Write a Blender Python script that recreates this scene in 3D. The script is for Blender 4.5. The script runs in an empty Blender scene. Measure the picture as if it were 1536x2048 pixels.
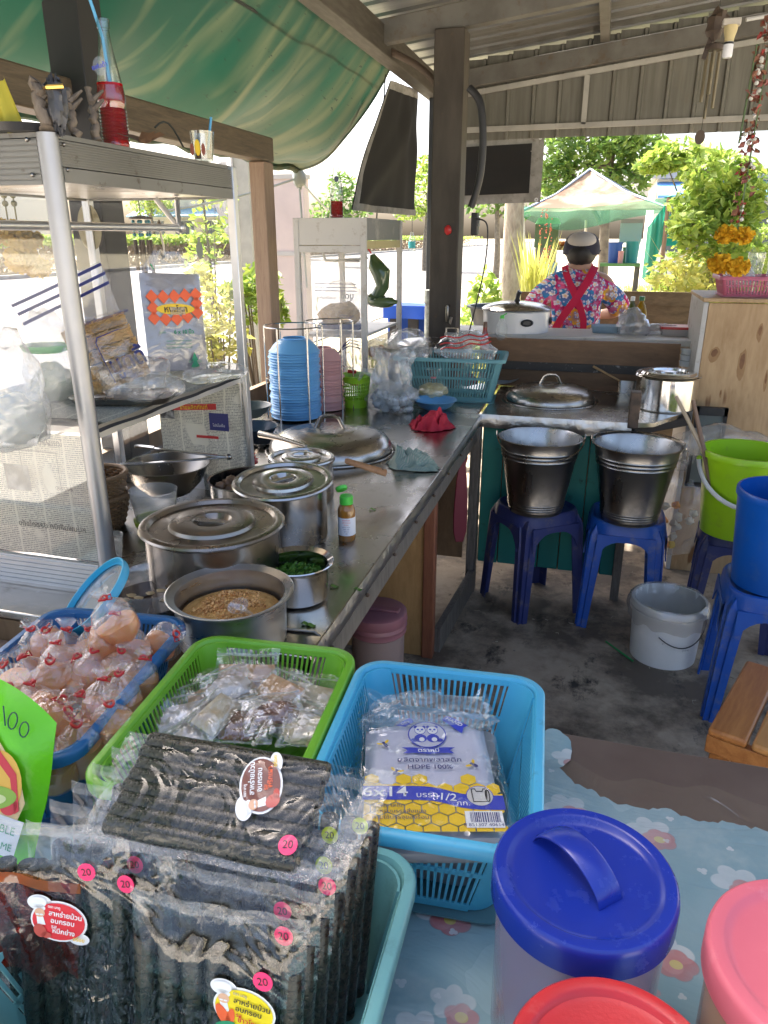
import bpy, bmesh, math, random
import numpy as np
from mathutils import Vector, Matrix, noise
random.seed(11)
S = bpy.context.scene
COL = S.collection
rad = math.radians; PI = math.pi
# ---------------------------------------------------------------- camera, sky, sun, exposure
FPX, PITCH, YAW, CAMH = 1480.0, rad(20.4), rad(15.8), 1.5
cd = bpy.data.cameras.new('camera'); cam = bpy.data.objects.new('camera', cd); COL.objects.link(cam)
cam.location = (0, 0, CAMH); cam.rotation_euler = (PI/2 - PITCH, 0, YAW)
cd.sensor_fit = 'AUTO'; cd.sensor_width = 36; cd.lens = FPX/2048*36; cd.clip_start = 0.05; cd.clip_end = 2000
S.camera = cam
SUNV = Vector((-0.62, 0.45, 1.0)).normalized()
W = bpy.data.worlds.new("World"); S.world = W; W.use_nodes = True
wt = W.node_tree; sky = wt.nodes.new('ShaderNodeTexSky'); sky.sky_type = 'NISHITA'; sky.sun_disc = False
sky.sun_elevation = math.asin(SUNV.z); sky.sun_rotation = math.atan2(SUNV.x, SUNV.y); sky.dust_density = 6.0; sky.air_density = 0.8; sky.ozone_density = 0.6
wt.nodes['Background'].inputs['Strength'].default_value = 0.15
wt.links.new(sky.outputs[0], wt.nodes['Background'].inputs['Color'])
sl = bpy.data.lights.new('sun', 'SUN'); so = bpy.data.objects.new('sun', sl); COL.objects.link(so)
sl.energy = 5.0; sl.angle = rad(0.5); sl.color = (1.0, 0.93, 0.82)
so.rotation_euler = SUNV.to_track_quat('Z', 'Y').to_euler()
S.view_settings.view_transform = 'Standard'; S.view_settings.look = 'None'
S.view_settings.gamma = 1; S.view_settings.use_curve_mapping = False
S.view_settings.exposure = 2.1
S.render.engine = 'CYCLES'
cy = S.cycles; cy.use_denoising = True; cy.max_bounces = 10; cy.diffuse_bounces = 5; cy.glossy_bounces = 5
cy.transmission_bounces = 8; cy.transparent_max_bounces = 40; cy.caustics_reflective = False; cy.caustics_refractive = False
cy.sample_clamp_indirect = 8
# ---------------------------------------------------------------- where things stand: a sight line meets a plane of known height or distance
_fh = Vector((-math.sin(YAW), math.cos(YAW), 0)); RT = Vector((math.cos(YAW), math.sin(YAW), 0))
FW = _fh*math.cos(PITCH) + Vector((0, 0, -math.sin(PITCH))); UP = _fh*math.sin(PITCH) + Vector((0, 0, math.cos(PITCH)))
CAM = Vector((0, 0, CAMH)); Z = Vector((0, 0, 1)); X = Vector((1, 0, 0)); Y = Vector((0, 1, 0))
def P(u, v, x=None, y=None, z=None, d=None):
    r = FW + RT*((u-768)/FPX) + UP*((1024-v)/FPX)
    t = d if d is not None else ((z-CAMH)/r.z if z is not None else (y/r.y if y is not None else x/r.x))
    return CAM + r*t
# ---------------------------------------------------------------- mesh builder
class MB:
    def __init__(s): s.v = []; s.f = []; s.m = []
    def add(s, vs, fs, mi=0):
        o = len(s.v); s.v += [tuple(p) for p in vs]; s.f += [tuple(i+o for i in f) for f in fs]; s.m += [mi]*len(fs); return s
    def box(s, c, d, mi=0, R=None):
        vs = [Vector((x*d[0]/2, y*d[1]/2, z*d[2]/2)) for x in (-1, 1) for y in (-1, 1) for z in (-1, 1)]
        if R is not None: vs = [R @ p for p in vs]
        return s.add([p+Vector(c) for p in vs], [(0,1,3,2),(4,6,7,5),(0,4,5,1),(2,3,7,6),(0,2,6,4),(1,5,7,3)], mi)
    def bx(s, x0, x1, y0, y1, z0, z1, mi=0): return s.box(((x0+x1)/2,(y0+y1)/2,(z0+z1)/2), (x1-x0,y1-y0,z1-z0), mi)
    def bar(s, p, q, w, h, up=(0,0,1), mi=0):
        p, q = Vector(p), Vector(q); t = (q-p).normalized(); a = t.cross(Vector(up))
        if a.length < 1e-4: a = t.cross(Vector((1,0,0)))
        a.normalize(); b = a.cross(t)
        vs = [c + a*(i*w/2) + b*(j*h/2) for c in (p, q) for i in (-1, 1) for j in (-1, 1)]
        return s.add(vs, [(0,1,3,2),(4,6,7,5),(0,4,5,1),(2,3,7,6),(0,2,6,4),(1,5,7,3)], mi)
    def tube(s, pts, r, n=8, mi=0, cap=True, closed=False, flat=1.0):
        pts = [Vector(p) for p in pts]; k = len(pts); rs = r if isinstance(r, (list, tuple)) else [r]*k; rings = []; ref = None
        for i, p in enumerate(pts):
            t = (pts[(i+1) % k]-pts[i-1]) if closed else (pts[min(i+1, k-1)]-pts[max(i-1, 0)])
            t.normalize()
            if ref is None: ref = t.orthogonal().normalized()
            a = (ref - t*ref.dot(t)); a = a.normalized() if a.length > 1e-6 else t.orthogonal().normalized(); ref = a; b = t.cross(a)
            rings.append([p + a*(rs[i]*math.cos(2*PI*j/n)) + b*(rs[i]*flat*math.sin(2*PI*j/n)) for j in range(n)])
        if closed: rings.append(rings[0])
        return s.loft(rings, mi, cap and not closed, cap and not closed)
    def loft(s, rings, mi=0, c0=False, c1=False, wrap=True):
        n = len(rings[0]); vs = [p for r in rings for p in r]; fs = []
        for i in range(len(rings)-1):
            for j in range(n if wrap else n-1):
                a, b = i*n+j, i*n+(j+1) % n; fs.append((a, b, b+n, a+n))
        if c0: fs.append(tuple(range(n-1, -1, -1)))
        if c1: fs.append(tuple(range((len(rings)-1)*n, len(rings)*n)))
        return s.add(vs, fs, mi)
    def lathe(s, prof, n=40, c=(0,0,0), mi=0, wob=0, seed=0, sx=1, sy=1):
        rings = []; c = Vector(c)
        for r, z in prof:
            ring = []
            for j in range(n):
                a = 2*PI*j/n; rr = max(r, 2e-5)
                if wob: rr *= 1 + wob*noise.noise(Vector((math.cos(a)*1.5+seed, math.sin(a)*1.5, z*18+seed)))
                ring.append(c + Vector((rr*sx*math.cos(a), rr*sy*math.sin(a), z)))
            rings.append(ring)
        return s.loft(rings, mi)
    def grid(s, fn, nu, nv, mi=0):
        vs = [fn(i/nu, j/nv) for j in range(nv+1) for i in range(nu+1)]; w = nu+1
        return s.add(vs, [(j*w+i, j*w+i+1, (j+1)*w+i+1, (j+1)*w+i) for j in range(nv) for i in range(nu)], mi)
    def prism(s, pts, o, x, y, t, mi=0):
        o, x, y = Vector(o), Vector(x), Vector(y); nn = x.cross(y).normalized(); k = len(pts)
        a = [o + x*p[0] + y*p[1] for p in pts]; b = [p + nn*t for p in a]
        return s.add(a+b, [tuple(range(k-1, -1, -1)), tuple(range(k, 2*k))] + [(i, (i+1) % k, (i+1) % k+k, i+k) for i in range(k)], mi)
    def blob(s, c, r, nu=14, nv=9, amp=0.0, fr=3.0, seed=0, mi=0, R=None):
        c = Vector(c); r = Vector((r, r, r)) if isinstance(r, (int, float)) else Vector(r); rings = []
        for j in range(nv+1):
            th = PI*j/nv; ring = []
            for i in range(nu):
                ph = 2*PI*i/nu; d = Vector((max(math.sin(th), 1e-3)*math.cos(ph), max(math.sin(th), 1e-3)*math.sin(ph), -math.cos(th)))
                k = 1 + amp*noise.noise(d*fr + Vector((seed*3.1, seed*1.7, seed)))
                q = Vector((d.x*r.x*k, d.y*r.y*k, d.z*r.z*k)); ring.append(c + (R @ q if R is not None else q))
            rings.append(ring)
        return s.loft(rings, mi, True, True)
    def xf(s, M): s.v = [tuple(M @ Vector(p)) for p in s.v]; return s
def link(o, parent=None):
    COL.objects.link(o)
    if parent is not None: o.parent = parent
    return o
def props(o, label=None, cat=None, group=None, kind=None):
    for k, v in (('label', label), ('category', cat), ('group', group), ('kind', kind)):
        if v: o[k] = v
    return o
def mesh(name, mb, mat, sm=38, fixn=True):
    me = bpy.data.meshes.new(name); me.from_pydata(mb.v, [], mb.f)
    for m in (mat if isinstance(mat, (list, tuple)) else [mat]): me.materials.append(m)
    if any(mb.m): me.polygons.foreach_set('material_index', mb.m)
    if fixn:
        b = bmesh.new(); b.from_mesh(me); bmesh.ops.recalc_face_normals(b, faces=b.faces); b.to_mesh(me); b.free()
    me.update()
    if sm: me.shade_smooth(); me.set_sharp_from_angle(angle=rad(sm))
    return me
def part(name, mb, mat, parent=None, label=None, bev=0, sm=38, fixn=True, loc=None, rot=None, kind=None):
    me = mb if isinstance(mb, bpy.types.Mesh) else mesh(name, mb, mat, sm, fixn)
    o = link(bpy.data.objects.new(name, me), parent)
    if loc is not None: o.location = loc
    if rot is not None: o.rotation_euler = rot
    if bev:
        b = o.modifiers.new('bevel', 'BEVEL'); b.width = bev; b.segments = 2; b.limit_method = 'ANGLE'; b.angle_limit = rad(40)
    return props(o, label, kind=kind)
def thing(name, label, cat, loc=(0,0,0), rz=0, group=None, rot=None, M=None):
    o = link(bpy.data.objects.new(name, None)); o.empty_display_size = 0.05
    if M is not None: o.matrix_basis = M
    else:
        o.location = loc; o.rotation_euler = rot if rot else (0, 0, rz)
    return props(o, label, cat, group)
def single(name, mb, mat, label, cat, loc=None, group=None, rot=None, bev=0, sm=38, fixn=True, kind=None, M=None):
    o = part(name, mb, mat, None, label, bev, sm, fixn, loc, rot, kind)
    if M is not None: o.matrix_basis = M
    return props(o, None, cat, group)
def struct(name, mb, mat, sm=38): return part(name, mb, mat, None, sm=sm, kind='structure')
def dup(root, loc=None, rot=None, label=None, group=None, M=None):
    def cp(o, par):
        c = o.copy(); COL.objects.link(c); c.parent = par
        for ch in kids.get(o, ()): cp(ch, c)
        return c
    kids = {}
    st = [root]
    while st:
        o = st.pop(); kids[o] = list(o.children); st += kids[o]
    r = cp(root, None)
    if M is not None: r.matrix_basis = M
    if loc is not None: r.location = loc
    if rot is not None: r.rotation_euler = rot
    return props(r, label, None, group)
def frame(bl, br, tl):
    x = br-bl; y = tl-bl; w, h = x.length, y.length; x.normalize(); y = (y - x*y.dot(x)).normalized(); n = x.cross(y)
    M = Matrix.Identity(4)
    for i in range(3): M[i][0], M[i][1], M[i][2], M[i][3] = x[i], y[i], n[i], bl[i]
    return M, w, h
def fmat(o, x, y):
    x = Vector(x).normalized(); y = Vector(y); y = (y - x*y.dot(x)).normalized(); n = x.cross(y); M = Matrix.Identity(4)
    for i in range(3): M[i][0], M[i][1], M[i][2], M[i][3] = x[i], y[i], n[i], o[i]
    return M
def text(body, size, mat, parent, x, y, z=0.0006, M=None, bold=0.0, align='CENTER', name='lettering', sx=1, rot=0, shear=0):
    cu = bpy.data.curves.new(name, 'FONT'); cu.body = body; cu.size = size; cu.align_x = align; cu.align_y = 'CENTER'
    cu.resolution_u = 3; cu.offset = bold*size; cu.shear = shear; cu.materials.append(mat)
    t = bpy.data.objects.new(name, cu); me = bpy.data.meshes.new_from_object(t); bpy.data.objects.remove(t); bpy.data.curves.remove(cu); me.name = name
    o = link(bpy.data.objects.new(name, me), parent)
    m = Matrix.Translation((x, y, z)) @ Matrix.Rotation(rot, 4, 'Z') @ Matrix.Diagonal((sx, 1, 1, 1))
    me.transform((M @ m) if M is not None else m)
    return o
def flat(name, polys, mat, parent, z=0.0005, M=None, label=None, kind=None):
    mb = MB()
    for pl in polys: mb.add([Vector((p[0], p[1], z)) for p in pl], [tuple(range(len(pl)))])
    if M is not None: mb.xf(M)
    return part(name, mb, mat, parent, label, sm=0, fixn=False, kind=kind)
def ell(cx, cy, a, b, n=28, rot=0):
    return [(cx + a*math.cos(t)*math.cos(rot) - b*math.sin(t)*math.sin(rot), cy + a*math.cos(t)*math.sin(rot) + b*math.sin(t)*math.cos(rot)) for t in [2*PI*i/n for i in range(n)]]
def rect(x0, y0, x1, y1): return [(x0,y0),(x1,y0),(x1,y1),(x0,y1)]
def rr(w, d, r, n=5):
    pts = []
    for cx, cy, a0 in ((w/2-r, d/2-r, 0), (-w/2+r, d/2-r, 90), (-w/2+r, -d/2+r, 180), (w/2-r, -d/2+r, 270)):
        for i in range(n+1):
            a = rad(a0 + 90*i/n); pts.append((cx + r*math.cos(a), cy + r*math.sin(a)))
    return pts
def ring(pts, z): return [Vector((p[0], p[1], z)) for p in pts]
# ---------------------------------------------------------------- materials
class G:
    def __init__(s, name):
        s.m = bpy.data.materials.new(name); s.m.use_nodes = True; s.t = s.m.node_tree; s.t.nodes.clear()
        s.out = s.t.nodes.new('ShaderNodeOutputMaterial'); s._c = None
    def n(s, typ, i=None, **kw):
        nd = s.t.nodes.new('ShaderNode'+typ)
        for k, v in kw.items(): setattr(nd, k, v)
        for k, v in (i or {}).items():
            if isinstance(v, bpy.types.NodeSocket): s.t.links.new(v, nd.inputs[k])
            elif v is not None:
                try: nd.inputs[k].default_value = v
                except Exception: nd.inputs[k].default_value = tuple(v)+(1,)
        return nd
    def co(s, sc=(1,1,1), gen='Object', rot=(0,0,0)):
        if s._c is None: s._c = s.n('TexCoord')
        return s.n('Mapping', {0: s._c.outputs[gen], 'Scale': sc, 'Rotation': rot}).outputs[0]
    def noise(s, sc, vec=None, det=4, ro=.55, dist=0): return s.n('TexNoise', {'Vector': vec if vec is not None else s.co(), 'Scale': sc, 'Detail': det, 'Roughness': ro, 'Distortion': dist}).outputs['Fac']
    def ma(s, op, a, b=0.0, c=None):
        i = {0: a, 1: b}
        if c is not None: i[2] = c
        return s.n('Math', i, operation=op).outputs[0]
    def mr(s, f, a, b, lo=0., hi=1.): return s.n('MapRange', {0: f, 1: a, 2: b, 3: lo, 4: hi}).outputs[0]
    def mix(s, f, a, b):
        nd = s.t.nodes.new('ShaderNodeMix'); nd.data_type = 'RGBA'
        for k, v in ((0, f), (6, a), (7, b)):
            if isinstance(v, bpy.types.NodeSocket): s.t.links.new(v, nd.inputs[k])
            else: nd.inputs[k].default_value = v if k == 0 else tuple(v)[:3]+(1,)
        return nd.outputs[2]
    def bump(s, h, st, dist=.01, nrm=None): return s.n('Bump', {'Height': h, 'Strength': st, 'Distance': dist, 'Normal': nrm}).outputs[0]
    def pr(s, **i): return s.n('BsdfPrincipled', {k.replace('_', ' '): v for k, v in i.items()}).outputs[0]
    def done(s, sh): s.t.links.new(sh, s.out.inputs[0]); return s.m
_mc = {}
def pm(name, col, rough=.5, metal=0., col2=None, ns=6, lo=.4, hi=.65, st=(1,1,1), bump=0., bs=60, bd=.002, dirt=None, ds=9, dlo=.56, dhi=.72, spec=.5, coat=0., rnd=0., r2=None, trl=0.):
    if name in _mc: return _mc[name]
    g = G(name); v = g.co(st); c = tuple(col)+(1,)
    if col2 is not None: c = g.mix(g.mr(g.noise(ns, v), lo, hi), col, col2)
    if rnd:
        ri = g.n('ObjectInfo').outputs['Random']
        c = g.n('HueSaturation', {'Value': g.mr(ri, 0, 1, 1-rnd, 1+rnd), 'Color': c}).outputs[0]
    ro = rough
    if dirt is not None:
        dm = g.mr(g.noise(ds, g.co(), 6, .7), dlo, dhi); c = g.mix(dm, c, dirt); ro = g.mr(dm, 0, 1, rough, min(1, rough+.25))
    elif r2 is not None: ro = g.mr(g.noise(ns*1.7, v), .35, .7, rough, r2)
    nb = g.bump(g.noise(bs, v, 5), bump, bd) if bump else None
    sh = g.pr(Base_Color=c, Roughness=ro, Metallic=metal, Normal=nb, Specular_IOR_Level=spec, Coat_Weight=coat)
    if trl: sh = g.n('MixShader', {0: trl, 1: sh, 2: g.n('BsdfTranslucent', {'Color': c}).outputs[0]}).outputs[0]
    _mc[name] = g.done(sh); return _mc[name]
def film(name, tint=(1,1,1), haze=.06, hc=(.85,.87,.9), rough=.06, bump=0., bs=18, ior=1.45, gl=1.0, bd=.01, det=3, fold=False, edge=None):
    if name in _mc: return _mc[name]
    g = G(name); nb = None
    if bump:
        h = g.noise(bs, g.co(), det, .5, 1.2)
        if fold: h = g.ma('ABSOLUTE', g.ma('SUBTRACT', h, .5))
        nb = g.bump(h, bump, bd)
    f = g.n('LayerWeight', {'Blend': .5}).outputs['Facing']; f0 = ((ior-1)/(ior+1))**2
    f = g.ma('ADD', f0*gl, g.ma('MULTIPLY', g.ma('POWER', f, 4.5), min(.8, .62*gl)))
    if edge is not None: tint = g.mix(g.ma('POWER', g.n('LayerWeight', {'Blend': .5}).outputs['Facing'], 1.5), tint, edge)
    tr = g.n('BsdfTransparent', {'Color': tint}).outputs[0]
    if haze: 
        df = g.n('MixShader', {0: .5, 1: g.n('BsdfDiffuse', {'Color': hc}).outputs[0], 2: g.n('BsdfTranslucent', {'Color': hc}).outputs[0]}).outputs[0]
        tr = g.n('MixShader', {0: haze, 1: tr, 2: df}).outputs[0]
    gs = g.n('BsdfGlossy', {'Roughness': rough, 'Normal': nb, 'Color': (1,1,1)}).outputs[0]
    _mc[name] = g.done(g.n('MixShader', {0: f, 1: tr, 2: gs}).outputs[0]); return _mc[name]
def leafm(name, c1, c2, tr=.45):
    if name in _mc: return _mc[name]
    g = G(name); r = g.n('NewGeometry').outputs['Random Per Island']; c = g.mix(r, c1, c2)
    a = g.pr(Base_Color=c, Roughness=.45); b = g.n('BsdfTranslucent', {'Color': c}).outputs[0]
    _mc[name] = g.done(g.n('MixShader', {0: tr, 1: a, 2: b}).outputs[0]); return _mc[name]
def wood(name, c1, c2, st=(1,1,8), sc=9, rough=.55, knots=None):
    if name in _mc: return _mc[name]
    g = G(name); v = g.co(st)
    n1 = g.noise(sc, v, 6, .6, .8); n2 = g.noise(sc*5, v, 3, .6)
    c = g.mix(g.mr(g.ma('ADD', g.ma('MULTIPLY', n1, .7), g.ma('MULTIPLY', n2, .3)), .35, .62), c1, c2)
    if knots is not None: c = g.mix(g.mr(g.noise(3.2, g.co((st[0]*1.6, st[1]*1.6, 1.0)), 2, .5), .66, .7), c, knots)
    _mc[name] = g.done(g.pr(Base_Color=c, Roughness=rough, Normal=g.bump(n2, .25, .002))); return _mc[name]
def steel(name, col=(.62,.61,.59), rough=.22, bump=.0, bs=6, bd=.01, dirt=None, st=(1,1,1), var=.12):
    if name in _mc: return _mc[name]
    g = G(name); n = g.noise(7, g.co(st), 5, .6); c = tuple(col)+(1,); ro = g.mr(n, .3, .7, max(.03, rough-var/2), rough+var)
    if dirt is not None:
        dm = g.mr(g.noise(5, g.co(), 7, .7), .52, .72); c = g.mix(dm, col, dirt); ro = g.ma('ADD', ro, g.ma('MULTIPLY', dm, .25))
    nb = g.bump(g.noise(bs, g.co(st), 3), bump, bd) if bump else None
    _mc[name] = g.done(g.pr(Base_Color=c, Roughness=ro, Metallic=1.0, Normal=nb)); return _mc[name]
ALU = steel('aluminium', (.66,.66,.66), .36)
SS = steel('stainless', (.43,.415,.39), .2)
SSD = steel('dark_stainless', (.30,.28,.25), .24)
WHITE = pm('white_plastic', (.78,.78,.76), .4)
BLACK = pm('black_plastic', (.02,.02,.022), .45)
RED = pm('red_plastic', (.55,.03,.03), .35)
CLEAR = film('clear_film', haze=.06, bump=.6, bs=22, gl=3.)
CRUMP = film('crumpled_film', haze=.17, hc=(.86,.88,.9), bump=.9, bs=26, fold=True, rough=.12, gl=3.2)
GLASS = film('window_glass', haze=.03, hc=(.7,.7,.65), bump=0, rough=.02, ior=1.45, gl=1.6)
BGLASS = film('bottle_glass', tint=(.93,.97,.95), haze=.03, hc=(.8,.85,.83), rough=.02, ior=1.5, gl=2.4, edge=(.10,.13,.12))
INK_BLUE = pm('blue_ink', (.04,.06,.45), .5); INK_NAVY = pm('navy_ink', (.03,.035,.16), .5); INK_GREEN = pm('green_ink', (.02,.28,.12), .5)
INK_BLACK = pm('black_ink', (.015,.015,.015), .6); INK_RED = pm('red_ink', (.6,.03,.03), .5); INK_ORANGE = pm('orange_ink', (.8,.12,.03), .5)
INK_YELLOW = pm('yellow_ink', (.85,.55,.02), .5); INK_WHITE = pm('white_ink', (.82,.82,.8), .5); INK_GREY = pm('grey_ink', (.25,.25,.27), .6)
# ================================================================ the setting
mb = MB(); mb.bx(-400, 400, -60, 600, -.6, -.03); struct('ground', mb, pm('dry_ground', (.46,.41,.31), .95, col2=(.34,.32,.19), ns=.6, bump=.4, bs=8, bd=.03))
mb = MB(); mb.bx(-21.5, -4.2, -30, 300, -.2, -.012); struct('road', mb, pm('asphalt', (.15,.147,.145), .9, col2=(.19,.183,.175), ns=.5, bump=.3, bs=60, bd=.01))
mb = MB(); mb.bx(-21.9, -21.5, -30, 300, -.2, .14); struct('kerb', mb, pm('kerb_concrete', (.42,.4,.36), .9, col2=(.3,.29,.27), ns=3))
g = G('stained_concrete'); n1 = g.noise(2.3, None, 8, .7); n2 = g.noise(14, None, 6, .7); n3 = g.noise(5.5, g.co((1,.6,1)), 6, .75)
c = g.mix(g.mr(n2, .3, .7), (.34,.275,.20), (.44,.365,.27)); c = g.mix(g.mr(n1, .43, .57), c, (.12,.095,.07)); c = g.mix(g.mr(n3, .55, .65), c, (.035,.031,.027))
fl = g.done(g.pr(Base_Color=c, Roughness=g.mr(n1, .4, .7, .8, .5), Normal=g.bump(n2, .35, .004)))
mb = MB(); mb.bx(-4.0, 3.2, .5, 5.4, -.15, 0); struct('floor', mb, fl)
rl_ = random.Random(31); mb = MB()
for k in range(70):
    q = Vector((rl_.uniform(-.5,.6), rl_.uniform(2.3,3.6), .003)); a = rl_.uniform(0,6.3); L = rl_.uniform(.006,.03)
    if k%3: mb.tube([q, q+Vector((math.cos(a)*L*.5, math.sin(a)*L*.5, .002)), q+Vector((math.cos(a+.7)*L, math.sin(a+.7)*L, 0))], .0012, 4)
    else: mb.blob(q, (.006,.004,.002), 7, 5, .5, 3, k)
lt = part('floor_litter', mb, leafm('litter_scraps', (.5,.45,.36), (.10,.07,.045), .1), None, kind='stuff'); props(lt, 'noodle ends and dry scraps scattered on the concrete floor', 'litter')
mb = MB(); mb.bx(-4.2, 12, -14, .5, -.15, -.006); struct('bounce_pavement', mb, pm('pale_pavement', (.58,.55,.49), .9, col2=(.5,.47,.42), ns=3))  # unseen ground behind the camera, added pale to bounce sunlight onto the foreground
mb = MB(); mb.bx(-4.2, 12, 5.4, 7.2, -.15, -.008); struct('yard_path', mb, pm('bare_sand', (.46,.40,.30), .95, col2=(.36,.31,.2), ns=2))

# ---------------------------------------------------------------- roof
metal = pm('zinc_sheet', (.22,.22,.21), .42, .5, col2=(.14,.138,.128), ns=3, st=(.4,4,4), dirt=(.13,.105,.08), ds=4, dlo=.58, dhi=.8)
frame_p = pm('painted_steel_tube', (.15,.145,.13), .6, col2=(.105,.098,.085), ns=7, dirt=(.12,.09,.06), ds=12)
RX0, RX1, RS = -1.25, 3.0, .115
def rz(x): return 2.5 + RS*(x+1.17)
roof = thing('metal_roof', 'corrugated zinc roof on steel rafters sloping up over the stall', 'roof', (0,0,0))
prof = [(0,0),(.135,0),(.147,.028),(.178,.028),(.19,0)]
mb = MB(); rings = []
for x in (RX0, RX1): rings.append([Vector((x, p[0], rz(x)+p[1])) for p in prof] + [Vector((x, p[0], rz(x)+p[1]+.002)) for p in prof[::-1]])
mb.loft(rings, 0, True, True); me = mesh('roof_sheet', mb, metal, 20)
for k in range(23): part('roof_sheet', me, None, roof, loc=(0, 1.0+.19*k, 0))
def rafter(y, w=.06, h=.1, nm='rafter'):
    m = MB(); m.bar((RX0+.1, y, rz(RX0+.1)-.07-h/2), (RX1, y, rz(RX1)-.07-h/2), w, h, mi=0); part(nm, m, frame_p, roof, bev=.004)
for y in (1.1, 2.3, 3.85, 5.14): rafter(y)
for x in (-.12, 1.35): 
    m = MB(); m.bx(x-.025, x+.025, 1.02, 5.32, rz(x)-.068, rz(x)-.002); part('purlin', m, frame_p, roof)
m = MB(); m.bx(-1.16, -1.08, -.4, 5.3, 2.30, 2.42); single('eave_beam', m, pm('beam_brown', (.06,.05,.04), .65, col2=(.09,.08,.065), ns=9, st=(6,1,6)), 'dirty steel tube beam under the roof edge above the green tarpaulin', 'beam', bev=.004)
# gable sheet wall
gw = thing('sheet_wall', 'grey ribbed sheet metal gable hanging under the far roof edge', 'wall', (0, 5.2, 0))
gm = pm('ribbed_wall_sheet', (.20,.195,.165), .5, .3, col2=(.145,.14,.115), ns=4, st=(8,8,.6), dirt=(.2,.18,.14), ds=5)
for k in range(26):
    x0 = -1.12 + .155*k; m = MB(); pr = [(0,0),(.125,0),(.132,-.018),(.148,-.018),(.155,0)]
    za = 2.075+.006*noise.noise(Vector((k*.7,0,0)))
    m.loft([[Vector((x0+p[0], p[1]+q, z)) for p, q in [(p, 0) for p in pr]+[(p, .002) for p in pr[::-1]]] for z, top in ((za, 0), (rz(x0)-.002, 1))], 0, True, True)
    part('wall_panel', m, gm, gw, sm=20)
lightp = pm('pale_batten', (.45,.44,.40), .6, col2=(.36,.35,.32), ns=9)
m = MB(); m.bar((-1.1,-.035,2.13), (2.9,-.035,2.15), .02, .03); part('lower_rail', m, lightp, gw)
m = MB(); m.bar((-1.1,-.035,2.31), (2.9,-.035,2.78), .02, .028); part('sloping_rail', m, lightp, gw)
m = MB(); m.bx(-.22,-.19,-.045,-.02,2.14,2.40); part('upright', m, lightp, gw)
# posts
m = MB(); zt = rz(-.77)-.17
m.bx(-.835,-.695,3.78,3.92,0,zt)
single('roof_post', m, pm('rusty_brown_paint', (.052,.043,.034), .6, .2, col2=(.08,.067,.053), ns=5, st=(3,3,.8), dirt=(.13,.09,.055), ds=22, dlo=.62, dhi=.8, bump=.2, bs=50), 'thick brown steel post in the middle holding up the rafter', 'post', bev=.006)
m = MB(); m.bx(-1.135,-1.065,5.03,5.1,0,2.3); single('corner_post', m, pm('blue_grey_paint', (.06,.066,.072), .5, .2, dirt=(.4,.4,.38), ds=30, dlo=.66, dhi=.74), 'slim blue grey steel post behind the thick brown one', 'post', bev=.004)
m = MB(); m.lathe([(.0,.0),(.07,0),(.07,1.12),(.074,1.125),(.074,1.2),(.0,1.2)], 24, P(872,640,y=4.55).xy.to_3d()); single('drain_pipe', m, pm('mossy_pipe', (.10,.105,.10), .7, col2=(.22,.25,.22), ns=20, dirt=(.35,.36,.34), ds=40), 'short dark mottled pipe standing beside the brown post', 'pipe')
m = MB(); m.bx(-1.47,-1.365,1.93,2.035,0,2.32); single('roof_post', m, pm('charcoal_paint', (.022,.022,.023), .5, .1, col2=(.03,.028,.028), ns=3), 'charcoal square post rising behind the front glass cabinet', 'post', bev=.003)
# weathered timber frame outside the counter
tim = wood('weathered_timber', (.07,.05,.03), (.14,.10,.06), (8,.8,8)); tim2 = wood('raw_timber', (.24,.155,.10), (.33,.23,.155), (8,8,.8))
tf = thing('timber_frame', 'weathered timber frame with a beam and one upright beside the front cabinet', 'frame', (-1.45, 3.2, 0))
m = MB(); m.bx(-.04,.04,-2.9,.05,1.80,1.895); part('beam', m, tim, tf, bev=.006)
m = MB(); m.bx(-.035,.035,-.05,.048,0,1.798); part('upright', m, tim2, tf, bev=.005)
# ---------------------------------------------------------------- green tarpaulin
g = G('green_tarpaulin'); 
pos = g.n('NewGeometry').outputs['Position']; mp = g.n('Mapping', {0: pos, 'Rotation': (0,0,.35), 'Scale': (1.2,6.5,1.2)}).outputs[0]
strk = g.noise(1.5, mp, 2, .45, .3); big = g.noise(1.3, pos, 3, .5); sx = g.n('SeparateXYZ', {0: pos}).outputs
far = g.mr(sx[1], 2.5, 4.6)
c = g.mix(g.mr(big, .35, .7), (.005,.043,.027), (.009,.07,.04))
c = g.mix(g.ma('MULTIPLY', g.mr(strk, .52, .80), .85), c, (.145,.155,.08))  # pale streaks of stretched noise mixed into the base green
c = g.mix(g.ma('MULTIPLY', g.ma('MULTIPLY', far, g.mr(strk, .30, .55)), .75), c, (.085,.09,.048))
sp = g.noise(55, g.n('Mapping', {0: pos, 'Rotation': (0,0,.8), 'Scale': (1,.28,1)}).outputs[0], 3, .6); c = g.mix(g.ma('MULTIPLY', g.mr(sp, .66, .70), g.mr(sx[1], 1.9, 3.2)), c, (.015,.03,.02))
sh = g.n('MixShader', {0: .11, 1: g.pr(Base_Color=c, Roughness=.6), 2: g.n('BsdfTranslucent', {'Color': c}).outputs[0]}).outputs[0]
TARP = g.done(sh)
def tarp_fn(u, v):
    yt = -1.6 + u*(4.28+1.6); yb = -1.6 + u*(5.05+1.6)
    a = Vector((-1.17, yt, 2.345)); b = Vector((-2.02, yb, 1.93))
    p = a.lerp(b, v); p.z -= .10*math.sin(PI*v)*(1+.5*u) ; p.z += .04*math.sin(u*37+v*4)*math.sin(PI*v)**.6 + .035*noise.noise(Vector((u*26, v*2.2, 0)))
    p.z -= .05*math.sin(PI*v)*max(0, u-.85)/.15
    p.y += (-.12*math.sin(PI*v)) if u > .97 else 0
    return p
tp = thing('green_tarpaulin', 'green stained tarpaulin awning sagging beyond the eave beam', 'tarpaulin', (0,0,0))
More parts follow.
